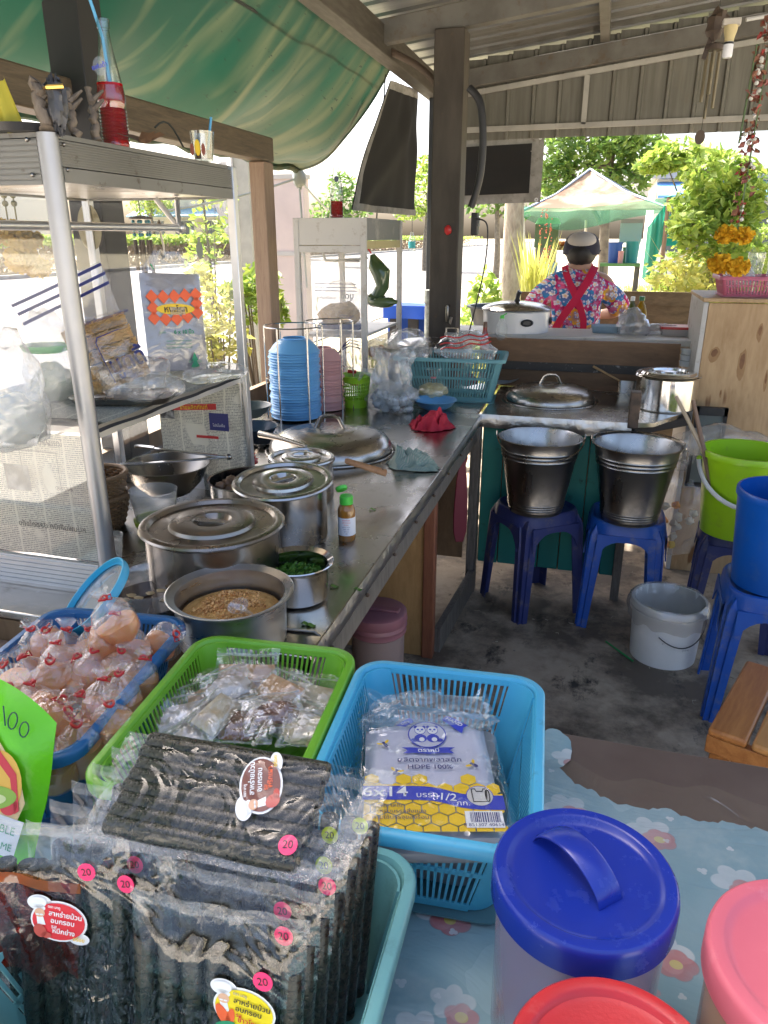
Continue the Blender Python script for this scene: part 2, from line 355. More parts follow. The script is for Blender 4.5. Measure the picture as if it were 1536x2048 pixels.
m = MB(); m.grid(tarp_fn, 120, 26); part('sheet', m, TARP, tp, sm=180, fixn=False)
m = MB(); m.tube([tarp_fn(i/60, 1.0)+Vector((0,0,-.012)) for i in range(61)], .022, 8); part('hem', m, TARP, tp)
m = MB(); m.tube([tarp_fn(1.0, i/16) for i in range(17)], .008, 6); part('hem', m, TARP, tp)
rope = pm('dark_rope', (.035,.04,.035), .8); pale_rope = pm('pale_rope', (.30,.33,.30), .8)
m = MB(); m.tube([Vector((-1.28, .2+i*.41, 2.30-.055*math.sin(PI*i/10))) for i in range(11)], .006, 6); single('rope', m, rope, 'dark rope sagging along the top of the green tarpaulin', 'rope')
kn = tarp_fn(1, 1)
rt = thing('knotted_rope', 'pale rope knotted to the lower corner of the tarpaulin', 'rope', kn)
m = MB(); m.blob((0,0,-.04), (.045,.045,.07), 10, 7, .5, 3); part('knot', m, pale_rope, rt)
m = MB()
for q in ((-.5,-.9,-.28), (-.3,1.4,-.2), (.05,-.05,-.75)): m.tube([Vector((0,0,-.05)).lerp(Vector(q), t/6)+Vector((0,0,-.02*math.sin(PI*t/6))) for t in range(7)], .007, 5)
part('strand', m, pale_rope, rt)
m = MB(); m.tube([Vector((-1.2,4.27,2.3)), Vector((-1.24,4.3,1.9)), Vector((-1.26,4.28,1.5))], .004, 5); single('rope', m, rope, 'thin dark cord hanging straight from the tarpaulin top corner', 'rope')
# black shade cloth
g = G('black_shade_cloth'); n = g.noise(60, g.co((3,3,.4)), 3); c = g.mix(n, (.007,.007,.0075), (.014,.0135,.013))
SHADE = g.done(g.pr(Base_Color=c, Roughness=.85)); GREYHEM = pm('grey_hem', (.30,.295,.28), .85, col2=(.2,.2,.19), ns=12, dirt=(.12,.1,.08), ds=20)
def shade_fn(u, v):
    a = Vector((-1.2, 4.36, 2.285)).lerp(Vector((-1.2, 5.0, 2.335)), u); b = Vector((-1.2, 3.57, 1.62)).lerp(Vector((-1.2, 4.97, 1.63)), u)
    p = a.lerp(b, v); k = u - (.95-.9*v); p.x += .11*max(0, .22-abs(k))*1.6*v + .02*noise.noise(Vector((u*5, v*3, 1))); return p
sc_ = thing('black_shade_cloth', 'black shade cloth with a grey hem hanging by the slim post', 'cloth', (0,0,0))
m = MB(); m.grid(shade_fn, 30, 24); part('sheet', m, SHADE, sc_, sm=180, fixn=False)
m = MB()
m.grid(lambda u, v: shade_fn(.02+u*.96, v*.07-.005)+Vector((.006,0,0)), 24, 2); m.grid(lambda u, v: shade_fn(u, .955+v*.05)+Vector((.006,0,0)), 24, 2); m.grid(lambda u, v: shade_fn(u*.05, v)+Vector((.006,0,0)), 2, 24)
part('hem', m, GREYHEM, sc_, sm=180, fixn=False)
# black banner with grey border hung below the gable
bn = thing('black_banner', 'black cloth banner with a grey border and eyelets hung below the gable', 'banner', (-.80, 5.27, 1.9))
def ban(u, v, x0, x1, z0, z1, e): return Vector((x0+(x1-x0)*u, e+.012*noise.noise(Vector((u*4, v*4, 3))), z0+(z1-z0)*v+.015*u))
m = MB(); m.grid(lambda u, v: ban(u, v, -.36, .36, -.205, .2, 0), 20, 12); part('border', m, GREYHEM, bn, sm=180, fixn=False)
m = MB(); m.grid(lambda u, v: ban(u, v, -.34, .285, -.15, .14, -.008), 20, 12); part('cloth', m, SHADE, bn, sm=180, fixn=False)
m = MB()
for q in ((.335,.19),(.335,-.175)): m.lathe([(.004,0),(.011,0),(.011,.004),(.004,.004)], 14)
part('eyelet', MB().lathe([(.005,0),(.012,0),(.012,.004),(.005,.004)], 14, (0,0,0)), ALU, bn, loc=(.335,-.012,.185), rot=(PI/2,0,0)); part('eyelet', MB().lathe([(.005,0),(.012,0),(.012,.004),(.005,.004)], 14), ALU, bn, loc=(.335,-.012,-.175), rot=(PI/2,0,0))
# cables on the post
def cable(px, y, r, label, mat=None, n=10):
    pts = [P(u, v, y=y) for u, v in px]; out = []
    for i in range(len(pts)-1):
        p0, p1, p2, p3 = pts[max(i-1,0)], pts[i], pts[i+1], pts[min(i+2, len(pts)-1)]
        for k in range(6):
            t = k/6; out.append(.5*((2*p1)+(p2-p0)*t+(2*p0-5*p1+4*p2-p3)*t*t+(3*p1-p0-3*p2+p3)*t**3))
    out.append(pts[-1]); m = MB(); m.tube(out, r, n); single('cable', m, mat or BLACK, label, 'cable')
cable([(938,175),(960,205),(966,270),(962,340),(952,385),(942,415)], 3.74, .017, 'thick black cable looping down the right side of the brown post')
cable([(775,100),(830,128),(862,155),(880,180)], 3.96, .016, 'thick brown conduit curving along the roof beam to the post', pm('brown_conduit', (.10,.07,.05), .6))
cable([(950,437),(972,445),(975,480),(968,540),(952,610),(936,672)], 3.74, .0035, 'thin black wire trailing from the switch box to the counter')
sb = thing('switch_box', 'small dark switch box on the right side of the brown post', 'switch box', P(950,448,y=3.8))
m = MB(); m.box((0,0,0), (.03,.06,.10)); part('case', m, BLACK, sb, bev=.004)
m = MB(); m.box((.018,0,.01), (.008,.03,.04)); part('switch', m, pm('dull_grey', (.2,.2,.2), .5), sb)
bp = P(896,460,y=3.77); m = MB(); m.blob((0,0,0), (.018,.014,.022), 12, 8, .3, 3); single('red_tag', m, RED, 'tiny red plastic tag fixed to the brown post', 'tag', bp)
hk = P(896,625,y=3.76); m = MB(); m.tube([(0,.03,.03),(0,-.02,.03),(.0,-.03,0),(0,-.015,-.04),(.015,-.02,-.05),(.02,-.02,-.02)], .008, 8); single('tap', m, SSD, 'small dark metal tap low on the brown post', 'tap', hk)
# bulb, chime, garlands
bl = thing('light_bulb', 'unlit white bulb in a holder under the roof at right', 'bulb', P(1461,62,y=3.0)); bl.scale = (.68,.68,.68)
BP = .0019
m = MB(); m.box((0,0,.035), (.08,.05,.03)); part('mount', m, pm('old_ivory', (.5,.46,.40), .5), bl, bev=.004)
m = MB(); m.lathe([(.0,.022),(.032,.022),(.03,.0),(.022,-.03),(.021,-.045),(0,-.045)], 24); part('socket', m, pm('old_cream', (.55,.45,.22), .5), bl)
m = MB(); m.lathe([(.021,-.046),(.023,-.06),(.0235,-.1),(.02,-.112),(.0,-.115)], 24); part('bulb_glass', m, pm('bulb_white', (.78,.78,.8), .3), bl)
m = MB(); m.lathe([(.0222,-.047),(.0226,-.062)], 24); part('collar', m, BLACK, bl)
m = MB(); m.tube([P(1461,70,y=3.0)+Vector((.04,0,.04)), P(1600,20,y=3.05)], .006, 8); single('conduit', m, pm('ivory_tube', (.5,.49,.46), .5), 'thin pale conduit running from the bulb holder along the rafter', 'conduit')
wc = thing('wind_chime', 'dark wooden wind chime with a round tag beside the bulb', 'wind chime', P(1432,70,y=3.1))
cwood = pm('chime_wood', (.10,.065,.04), .6, col2=(.06,.04,.03))
m = MB(); m.blob((0,0,.03), (.035,.03,.045), 10, 8, .7, 2.2); m.bar((-.01,0,.02),(-.03,0,-.07),.012,.015); part('carving', m, cwood, wc)
m = MB(); m.lathe([(0,-.02),(.028,-.03),(.028,-.045),(0,-.045)], 20); part('disc', m, cwood, wc)
for dx, dy, l in ((-.02,0,.15),(0,.02,.2),(.02,0,.17),(0,-.02,.13)):
    m = MB(); m.tube([(dx,dy,-.05),(dx,dy,-.05-l)], .0055, 8); part('chime_rod', m, pm('brass_rod', (.25,.2,.12), .35, .8), wc)
m = MB(); m.tube([(0,0,-.04),(-.006,0,-.29)], .0012, 4); m.tube([(0,0,.06),(0,0,.22)], .0012, 4); part('cord', m, rope, wc)
m = MB(); m.lathe([(0,-.003),(.017,-.003),(.017,.003),(0,.003)], 20, sy=1.35); part('tag', m, cwood, wc, loc=(-.008,0,-.31), rot=(PI/2,0,0))
MARI = pm('marigold', (.75,.40,.01), .7, col2=(.85,.52,.02), ns=40, bump=.9, bs=90, bd=.01, trl=.25)
def pompon(mb, c, r, seed):
    rnd = random.Random(seed)
    for i in range(240):
        d = Vector((rnd.gauss(0,1), rnd.gauss(0,1), rnd.gauss(0,1)*.8)).normalized(); q = Vector(c)+Vector((d.x,d.y,d.z*.75))*r*rnd.uniform(.5,1.02); a0 = rnd.uniform(0,6.3); t = (d.orthogonal().normalized()*math.cos(a0)+d.cross(d.orthogonal().normalized())*math.sin(a0))*r*.17; b = d.cross(t).normalized()*r*.13+d*r*.08
        mb.add([q-t-b, q+t-b, q+t+b+d*r*.22, q-t+b+d*r*.22], [(0,1,2,3)])
ga = thing('marigold_garland', 'faded festival garland with marigold pompons hanging at the right edge', 'garland', P(1518,128,y=2.6))
gcols = [pm('ribbon_red', (.32,.04,.03), .6), pm('ribbon_green', (.10,.16,.06), .6), pm('petal_pink', (.30,.10,.08), .6), pm('bead_white', (.6,.58,.52), .5), pm('petal_brown', (.22,.09,.05), .7)]
rnd = random.Random(5)
for nm, mi, k in (('dried_petals', 4, 90), ('pink_petals', 2, 50), ('red_ribbon', 0, 26), ('white_beads', 3, 30)):
    m = MB()
    for i in range(k):
        q = Vector((rnd.gauss(.006,.012), rnd.gauss(0,.014), rnd.uniform(-.42,.12))); s_ = rnd.uniform(.006,.014)
        if nm == 'white_beads': m.blob(q, .006, 8, 6)
        else:
            d = Vector((rnd.gauss(0,1), rnd.gauss(0,1), rnd.gauss(0,1))).normalized(); t = d.orthogonal().normalized(); b = d.cross(t)
            m.add([q-t*s_, q+b*s_*.7+d*.004, q+t*s_, q-b*s_*.7+d*.004], [(0,1,2,3)])
    part(nm, m, gcols[mi], ga, sm=0, fixn=False, kind='stuff')
m = MB(); m.bar((.02,0,.1),(.012,0,-.45),.012,.003); m.bar((-.012,.01,.05),(-.02,.01,-.2),.02,.003); part('green_stem', m, gcols[1], ga)
for i, (dx, dz, r) in enumerate(((-.018,-.45,.030),(.028,-.455,.028),(-.022,-.535,.033),(.03,-.545,.03))):
    m = MB(); pompon(m, (dx,0,dz), r, i); part('pompon', m, MARI, ga, sm=0, fixn=False)
# ================================================================ counters
CT = .80
g = G('worn_steel_sheet'); n1 = g.noise(3.5, None, 6, .65); n2 = g.noise(5, g.co((1,.35,1)), 3, .5); n3 = g.noise(13, None, 7, .75)
c = g.mix(g.mr(n3, .56, .70), (.43,.405,.37), (.29,.26,.22)); w_ = g.mr(n3, .30, .36, 1, 0); c = g.mix(g.ma('MULTIPLY', w_, .4), c, (.75,.73,.7))
STOP = g.done(g.pr(Base_Color=c, Metallic=1.0, Roughness=g.mr(n1, .3, .7, .13, .36), Normal=g.bump(n2, .55, .012)))
g = G('crumpled_flashing'); n1 = g.noise(26, g.co((1,1,1)), 4, .6, 1.5)
FLASH = g.done(g.pr(Base_Color=(.55,.53,.5,1), Metallic=1.0, Roughness=.3, Normal=g.bump(n1, .5, .008)))
ply = wood('orange_plywood', (.34,.19,.07), (.45,.27,.11), (3,3,.7)); plyr = wood('red_timber', (.16,.05,.025), (.23,.085,.04), (8,8,.8)); plyd = wood('dark_plywood', (.13,.075,.035), (.2,.12,.06), (3,3,.8))
dkt = wood('dirty_timber', (.07,.06,.05), (.16,.145,.125), (8,8,1))
ctr = thing('steel_counter', 'long counter topped with worn stainless sheet running away along the aisle', 'counter', (-.44, 1.06, 0))
m = MB(); m.bx(-1.02,0,.0,2.0,.782,.8); m.bx(-1.02,-.02,2.0,2.7,.782,.8); part('counter_top', m, STOP, ctr, bev=.003)
m = MB()
def edge(u, v): 
    return Vector((.003+.005*math.sin(v*PI)+.0012*noise.noise(Vector((u*40, v*3, 0))), u*1.985, .804-.042*v+.0012*noise.noise(Vector((u*55,2,0)))))
m.grid(edge, 120, 5); part('edge_strip', m, FLASH, ctr, sm=180, fixn=False)
m = MB(); m.bx(-.03,-.004,0,1.98,.70,.765); part('edge_board', m, dkt, ctr)
m = MB()
for k in range(9): m.blob((.009, .1+k*.23, .765+.006*noise.noise(Vector((k,1,1)))), .005, 8, 5)
part('nail', m, pm('rust', (.06,.035,.02), .7), ctr)
m = MB(); m.tube([(-.42,.0,.802),(-.12,.075,.803),(-.02,.085,.803),(.004,.075,.795),(.0,.03,.77)], .0028, 6); part('seam', m, SSD, ctr)
m = MB(); m.bx(-.55,-.05,1.345,1.362,.0,.75); part('side_panel', m, ply, ctr)
m = MB(); m.bx(-.09,-.048,1.33,1.375,0,.76); part('post', m, plyr, ctr, bev=.004)
m = MB(); m.bx(-.95,-.05,1.94,1.955,.16,.76); part('end_panel', m, plyd, ctr)
m = MB(); m.bx(-.03,.012,1.93,1.98,0,.762); part('corner_post', m, dkt, ctr, bev=.005)
m = MB(); m.bar((0,1.95,.06),(-.04,1.37,.06),.025,.10); part('floor_rail', m, dkt, ctr)
m = MB(); m.bx(-1.02,-.99,0,2.7,.8,.875); part('back_board', m, plyd, ctr)
m = MB(); m.bx(-1.02,-1.0,0,2.7,0,.78); m.bx(-1.0,-.1,0,.02,0,.78); part('rear_panel', m, plyd, ctr)
# far counter
fc = thing('far_counter', 'short counter across the aisle end with crumpled flashing and a teal front', 'counter', (-.15, 3.05, 0))
m = MB(); m.prism([(-.29,0),(.315,0),(.40,.04),(.50,.2),(.55,.3),(.55,.66),(-.29,.66)], (0,0,.782), X, Y, .02); part('counter_top', m, STOP, fc, bev=.002)
m = MB(); m.grid(lambda u, v: Vector((-.30+u*.615, -.004-.005*math.sin(v*PI)+.003*noise.noise(Vector((u*14, v*2, 5))), .804-.055*v-.012*u*v+.0015*noise.noise(Vector((u*30,9,0))))), 50, 5); part('flashing', m, FLASH, fc, sm=180, fixn=False)
m = MB(); m.bar((.315,.02,.765),(.55,.27,.765),.03,.035); m.bar((.55,.27,.765),(.55,.64,.765),.03,.035); part('burnt_edge', m, pm('burnt_wood', (.035,.027,.022), .8, bump=.6, bs=60), fc, bev=.006)
teal = pm('teal_board', (.012,.235,.205), .55, col2=(.015,.19,.165), ns=5, st=(1,1,.3), dirt=(.012,.05,.045), ds=16, dlo=.6, dhi=.75)
for k in range(7):
    m = MB(); m.bx(-.285+.09*k, -.285+.09*k+.086, .07+.003*(k%2), .085, .10, .755); part('plank', m, teal, fc, bev=.003)
m = MB(); m.bx(-.29,.34,.09,.10,.1,.78); part('backing_board', m, plyd, fc)
m = MB(); m.bx(.298,.338,-.02,.035,.785,.93); part('steel_stub', m, pm('rust_steel', (.13,.09,.065), .6, .4, col2=(.06,.045,.035), ns=30, bump=.5, bs=60), fc, bev=.004)
m = MB(); m.bx(.31,.345,.03,.065,0,.7); part('leg', m, dkt, fc)
bkw = wood('brown_ply', (.13,.068,.030), (.20,.11,.052), (1.2,6,6), 6)
bb = thing('splash_board', 'brown plywood splash board with a dark rail behind the dome lidded pan', 'board', (-.08, 3.72, .80))
m = MB(); m.bx(-.455,.455,.0,.018,.125,.235); part('upper_board', m, bkw, bb); m = MB(); m.bx(-.44,.455,.003,.02,.0,.085); part('lower_board', m, bkw, bb)
m = MB(); m.bx(-.44,.45,-.006,.016,.0855,.1245); part('rail', m, pm('charred_rail', (.05,.045,.04), .7, dirt=(.35,.34,.32), ds=30, dlo=.6, dhi=.7), bb)
wtb = thing('work_table', 'pale topped work table in front of the cook', 'table', (-.12, 4.15, 0))
m = MB(); m.prism(rr(1.36,.37,.02), (.05,-.205,1.016), X, Y, .03); part('table_top', m, pm('worn_white_top', (.5,.49,.46), .5, dirt=(.3,.28,.25), ds=12), wtb, bev=.006)
for sx_ in (-.6,.68):
    for sy_ in (-.33,-.08): m = MB(); m.bx(sx_-.02,sx_+.02,sy_-.02,sy_+.02,0,1.016); part('leg', m, dkt, wtb)
lw = thing('low_wall', 'low weathered plywood wall behind the cook facing the yard', 'wall', (.02, 5.0, 0))
lwm = wood('grey_plywood', (.15,.11,.06), (.27,.20,.11), (1.5,5,5), 5, .8)
m = MB(); m.bx(-.52,.53,0,.02,0,1.17); part('panel', m, lwm, lw); m = MB(); m.bx(-.10,.53,-.012,-.002,1.10,1.185); part('top_board', m, lwm, lw); m = MB(); m.bx(-.52,.53,.022,.06,1.06,1.12); part('rail', m, dkt, lw)
# plywood cabinet
plyk = wood('knotty_plywood', (.36,.215,.095), (.50,.335,.175), (3,3,.6), 5, .5, knots=(.2,.09,.03))
pc = thing('plywood_cabinet', 'knotty plywood cabinet with a pale edge standing at the right', 'cabinet', (.42, 3.5, 0))
m = MB(); m.bx(.022,.9,0,.018,.42,1.238); m.bx(.022,.9,.0,.018,.0,.415); part('front_panel', m, plyk, pc, bev=.002)
m = MB(); m.bx(0,.02,-.004,.5,0,1.24); part('side_panel', m, pm('lit_side_pale', (.52,.5,.47), .5, dirt=(.3,.25,.2), ds=12), pc, bev=.002)  # side face painted paler to stand for the light falling on it
m = MB(); m.bx(-.004,.92,-.01,.52,1.242,1.258); part('top_panel', m, plyk, pc, bev=.002)
kn_ = pm('wood_knot', (.15,.06,.02), .55, col2=(.24,.11,.04), ns=14)
for kx, kz, a, b in ((.05,1.03,.018,.022),(.215,1.13,.009,.024),(.165,1.0,.013,.044),(.10,.86,.004,.012),(.27,.93,.006,.03)):
    pts = [(a*math.cos(t)*(1+.35*noise.noise(Vector((kx*40, math.cos(t), math.sin(t))))), b*math.sin(t)*(1+.35*noise.noise(Vector((kx*40, math.cos(t)+3, math.sin(t)))))) for t in [2*PI*i/16 for i in range(16)]]
    mb = MB(); mb.add([Vector((kx+.022+p[0], -.0008, kz+p[1])) for p in pts], [tuple(range(16))]); 
    mb2 = MB(); mb2.add([Vector((kx+.022+p[0]*1.2, -.0005, kz+p[1]*1.5-b*.35)) for p in pts], [tuple(range(16))]); part('knot_halo', mb2, pm('knot_halo', (.30,.165,.065), .55, col2=(.36,.21,.09), ns=20), pc, sm=0, fixn=False)
    mb.v = [(kx+.022+(q[0]-kx-.022)*.7, q[1], kz+(q[2]-kz)*.75) for q in mb.v]
    part('knot', mb, kn_, pc, sm=0, fixn=False)
ls = thing('framed_panel', 'dark framed grey panel leaning beside the plywood cabinet', 'panel', P(1415,860,y=3.42).xy.to_3d()+Vector((0,0,.45)))
m = MB(); 
for q in ((-.06,.07,.325,.36),(-.06,.07,0,.02),(-.06,-.045,.0,.36),(.055,.07,0,.36)): m.bx(q[0],q[1],-.012,.012,q[2],q[3])
part('frame', m, BLACK, ls); m = MB(); m.bx(-.045,.055,-.004,.004,.02,.325); part('pane', m, pm('grey_glass', (.16,.18,.17), .15), ls)

# ================================================================ front glass cabinet
cab = thing('glass_cabinet', 'aluminium framed glass food cabinet at the front left of the counter', 'cabinet', (-1.145, 1.19, .80))
hx, D, T = .215, .675, .865
m = MB(); m.tube([(hx,0,0),(hx,0,T)], .0178, 20); part('corner_post', m, steel('satin_aluminium', (.38,.38,.39), .42), cab)
for q in ((-hx,0),(-hx,D),(hx,D)):
    m = MB(); m.bx(q[0]-.011,q[0]+.011,q[1]-.011,q[1]+.011,0,T); part('post', m, ALU, cab, bev=.002)
def header(p, q, nrm, z0, z1, k):
    p, q, nrm = Vector(p), Vector(q), Vector(nrm); mb = MB(); prof = []
    for i in range(k):
        za = z0+(z1-z0)*i/k; zb = z0+(z1-z0)*(i+.68)/k; prof += [(za,.004),(za,.007),(zb,.007),(zb,.004)]
    prof += [(z1,.004),(z1,-.006),(z0,-.006)]
    mb.loft([[e+nrm*o+Z*z for z, o in prof] for e in (p, q)], 0, True, True); return mb
hal = pm('grimy_aluminium', (.24,.235,.22), .45, .75, col2=(.20,.195,.18), ns=4, st=(1,1,1), dirt=(.11,.08,.055), ds=26, dlo=.6, dhi=.74)
part('header', header((hx,.02,0),(hx,D-.01,0),X,.815,T-.008,10).add([(hx-.004,.02,.79),(hx+.008,.02,.79),(hx+.008,.02,.813),(hx-.004,.02,.813),(hx-.004,D-.01,.79),(hx+.008,D-.01,.79),(hx+.008,D-.01,.813),(hx-.004,D-.01,.813)],[(0,1,2,3),(4,5,6,7),(0,1,5,4),(2,3,7,6),(1,2,6,5),(0,3,7,4)]), hal, cab, sm=15)
part('header', header((-hx,0,0),(hx-.018,0,0),-Y,.785,T-.008,8), hal, cab, sm=15)
part('header', header((-hx,0,0),(-hx,D,0),-X,.79,T-.008,8), hal, cab, sm=15); part('header', header((-hx,D,0),(hx,D,0),Y,.79,T-.008,8), hal, cab, sm=15)
m = MB(); m.bx(-hx,hx,0,D,T-.006,T+.002); part('top_plate', m, hal, cab)
m = MB(); m.bx(-hx+.01,hx-.008,.01,D-.01,.795,.80); part('ceiling_sheet', m, steel('ceiling_steel', (.6,.57,.52), .3, dirt=(.25,.2,.15)), cab)
part('base_rail', header((-hx,-.002,0),(hx-.02,-.002,0),-Y,.0,.062,6), steel('bright_aluminium', (.6,.6,.6), .45), cab, sm=15)
m = MB(); m.bx(-hx,-hx+.012,.01,D,.0,.05); m.bx(-hx,hx,D-.012,D,.0,.05); part('base_rail', m, ALU, cab)
m = MB(); m.bx(-hx,hx-.02,-.002,.001,.064,.78); part('glass_pane', m, GLASS, cab); m = MB(); m.bx(-hx-.001,-hx+.002,.012,D-.012,.052,.785); part('glass_pane', m, GLASS, cab); m = MB(); m.bx(-hx+.01,hx-.01,D-.002,D+.001,.052,.785); part('glass_pane', m, GLASS, cab)
m = MB(); m.bx(-hx+.01,hx-.006,.012,D-.012,.338,.35); part('shelf', m, steel('shelf_steel', (.35,.34,.33), .35), cab, rot=(0,0,0))
m = MB(); m.bx(hx-.012,hx-.002,.01,D,.325,.337); part('shelf_rail', m, ALU, cab)
m = MB(); m.tube([(.07,.0,.72),(.07,.655,.722)], .009, 12); part('rod', m, ALU, cab)
m = MB()
for dx in (-.03,.03): m.tube([(.07+dx,.60,.79),(.07,.65,.722)], .007, 8)
m.blob((.07,.655,.722),.014,10,7); part('rod_bracket', m, ALU, cab)
m = MB()
for z_ in (.855,.80): m.blob((hx-.035,-.009,z_),.004,8,5)
for z_ in (.85,.81): m.blob((hx+.008,.03,z_),.004,8,5)
part('screw', m, SSD, cab)
# cabinet 2
cb2 = thing('glass_cabinet', 'smaller grimy glass cabinet with a white frame at the far left end of the counter', 'cabinet', (-1.147, 3.2, .80))
whf = pm('yellowed_white_paint', (.55,.53,.49), .5, dirt=(.26,.2,.13), ds=14, dlo=.56, dhi=.74)
hx2, D2, T2 = .152, .6, .776
for q in ((-hx2,0),(hx2,0),(-hx2,D2),(hx2,D2)):
    m = MB(); m.bx(q[0]-.012,q[0]+.012,q[1]-.012,q[1]+.012,0,T2); part('post', m, whf, cb2, bev=.002)
for nm, q in (('header',(-hx2,hx2,-.008,.006,T2-.11,T2)),('header',(-hx2,hx2,D2-.006,D2+.008,T2-.09,T2)),('header_rail',(-hx2,hx2,-.010,.008,T2-.14,T2-.112))):
    m = MB(); m.bx(*q); part(nm, m, whf, cb2, bev=.002)
for s_ in (-1,1):
    m = MB(); m.bx(s_*hx2-.004,s_*hx2+.004,.012,D2-.012,T2-.09,T2); part('side_header', m, pm('dull_grey_sheet', (.2,.2,.19), .5, dirt=(.4,.38,.34), ds=9), cb2)
    m = MB(); m.bx(s_*hx2-.006,s_*hx2+.006,.012,D2-.012,T2-.125,T2-.092); part('side_rail', m, pm('yellow_rail', (.5,.42,.2), .5, dirt=(.25,.18,.1), ds=12), cb2)
m = MB(); m.bx(-hx2+.01,hx2-.01,.01,D2-.01,.275,.287); part('shelf', m, whf, cb2); m = MB(); m.bx(-hx2,hx2,.0,D2,T2-.012,T2-.002); part('top_plate', m, whf, cb2)
GL2 = film('hazy_glass', haze=.22, hc=(.6,.6,.58), rough=.05, ior=1.4)
m = MB(); m.bx(-hx2+.012,hx2-.012,-.003,0,.0,T2-.14); part('glass_pane', m, GL2, cb2); m = MB(); m.bx(hx2-.002,hx2+.001,.012,D2-.012,.0,.26); part('glass_pane', m, film('dirty_glass', haze=.5, hc=(.35,.35,.34), rough=.1), cb2)
m = MB(); m.tube([(.0,.04,.60),(.0,.55,.60)], .006, 8); m.tube([(-.06,.1,.6),(.1,.1,.6)], .006, 8); m.tube([(-.06,.1,.6),(-.075,.1,.65)], .006, 8); part('rod', m, ALU, cb2)
# soda bottles
SODA = film('red_soda', tint=(.75,.008,.012), haze=.55, hc=(.75,.006,.012), rough=.03, ior=1.36)
ob_ = [(0,0),(.028,.0),(.031,.006)]
for k in range(11): ob_ += [(.0315,.01+.007*k),(.0295,.0135+.007*k)]
BOT = ob_+[(.031,.09),(.0325,.1),(.031,.118),(.0235,.16),(.0155,.205),(.0125,.232),(.0125,.242),(.0145,.244),(.0145,.262),(.012,.264)]
def bottle(label, loc, fill, sc=1.0, straw=None):
    b = thing('soda_bottle', label, 'bottle', loc); 
    m = MB(); m.lathe(BOT, 28); m.xf(Matrix.Scale(sc,4)); part('glass', m, BGLASS, b)
    fp = [(r-.0018, z+.002) for r, z in BOT if z < fill]; fp += [(fp[-1][0]*.985, fill),(0,fill)]; fp[0] = (0,.004)
    m = MB(); m.lathe(fp, 28); m.xf(Matrix.Scale(sc,4)); part('drink', m, SODA, b)
    return b
b1 = bottle('tall glass bottle of red soda with a blue straw on the front cabinet', P(234,298,z=1.667), .135, .86)
fb = fmat(Vector((0,-.0262,.142)), RT, Z)
lgm = pm('pale_print', (.7,.75,.8), .4)
l_ = flat('logo_ring', [[(.0145*math.cos(t)*k*.9, .0165*math.sin(t)*k) for k in (1,) for t in [2*PI*i/24 for i in range(24)]]], film('pale_logo_glass', haze=.22, hc=(.75,.8,.85)), b1, 0, fb)
text('แฟนต้า', .011, INK_BLUE, b1, 0, 0, .001, fb, .02, rot=.25)
STRAW = pm('blue_straw', (.12,.45,.72), .35, trl=.3)
m = MB(); a = P(222,185,d=1.5); a = P(262,285,z=1.69); bq = P(176,-12,z=1.98); m.tube([P(240,290,z=1.675), P(205,75,x=P(234,298,z=1.667).x-.005), P(172,-25,x=P(234,298,z=1.667).x-.01)], .0032, 10); single('drinking_straw', m, STRAW, 'long blue straw standing in the red soda bottle on the front cabinet', 'straw')
b2 = bottle('clear soda bottle a third full of red drink on the far cabinet', P(674,432,y=3.3).xy.to_3d()+Vector((0,0,1.577)), .075, .9)
fb2 = fmat(Vector((.008,-.021,.155)), RT, Z); flat('logo', [ell(0,0,.010,.012)], pm('dark_print', (.05,.06,.12), .4), b2, .001, fb2)
# drinking glass with straw on the cabinet end
gl = thing('drinking_glass', 'printed drinking glass with dregs on the far corner of the front cabinet', 'glass', P(408,322,z=1.667))
m = MB(); m.lathe([(0,.001),(.021,.0),(.028,.062),(.0268,.062),(.0205,.004),(0,.004)], 28); part('glass', m, BGLASS, gl)
m = MB(); m.lathe([(0,.005),(.0203,.005),(.0225,.022),(0,.022)], 24); part('dregs', m, film('brown_dregs', tint=(.3,.12,.03), haze=.5, hc=(.16,.07,.02)), gl)
fg_ = fmat(Vector((0,-.0262,.03)), RT, Z+Vector((0,-.1,0)))
flat('print', [ell(-.013,-.008,.0045,.013), ell(.013,-.008,.0045,.013)], pm('print_red_brown', (.25,.06,.03), .5), gl, 0, fg_); flat('print', [ell(0,-.004,.0065,.017)], INK_YELLOW, gl, .0005, fg_)
m = MB(); o = P(408,322,z=1.667); m.tube([o+RT*.008+Vector((0,0,.006)), o+RT*.024+Vector((0,0,.092))], .003, 10); single('drinking_straw', m, STRAW, 'short blue straw standing in the printed drinking glass', 'straw')
# driftwood, leaf, dish, cloth on the cabinet
dw = wood('driftwood', (.10,.075,.055), (.20,.16,.12), (6,6,1.5), 9, .85)
for i, (px, top, lab) in enumerate((((95,262),(68,158),'thickest knobbly driftwood stick leaning on the front cabinet'),((150,275),(134,180),'slim driftwood stick in front of the dark roof post'),((196,284),(177,176),'straight driftwood stick nearest the red soda bottle'))):
    a = P(*px, z=1.668); b = P(*top, x=a.x-.02); m = MB(); k = 12
    m.tube([a.lerp(b, t/k)+Vector((.010*noise.noise(Vector((i*5,t*.6,0))), .012*noise.noise(Vector((i*7,t*.7,3))), 0)) for t in range(k+1)], [(.0135 if i == 0 else .0085)*(1+.5*noise.noise(Vector((t*1.3,i,1))))*(1-.35*t/k) for t in range(k+1)], 10)
    for t in (4,7,9): q = a.lerp(b, t/k); m.tube([q, q+Vector((.02*math.sin(t*3),.015,.02))], [.006,.002], 6)
    single('driftwood_stick', m, dw, lab, 'stick')
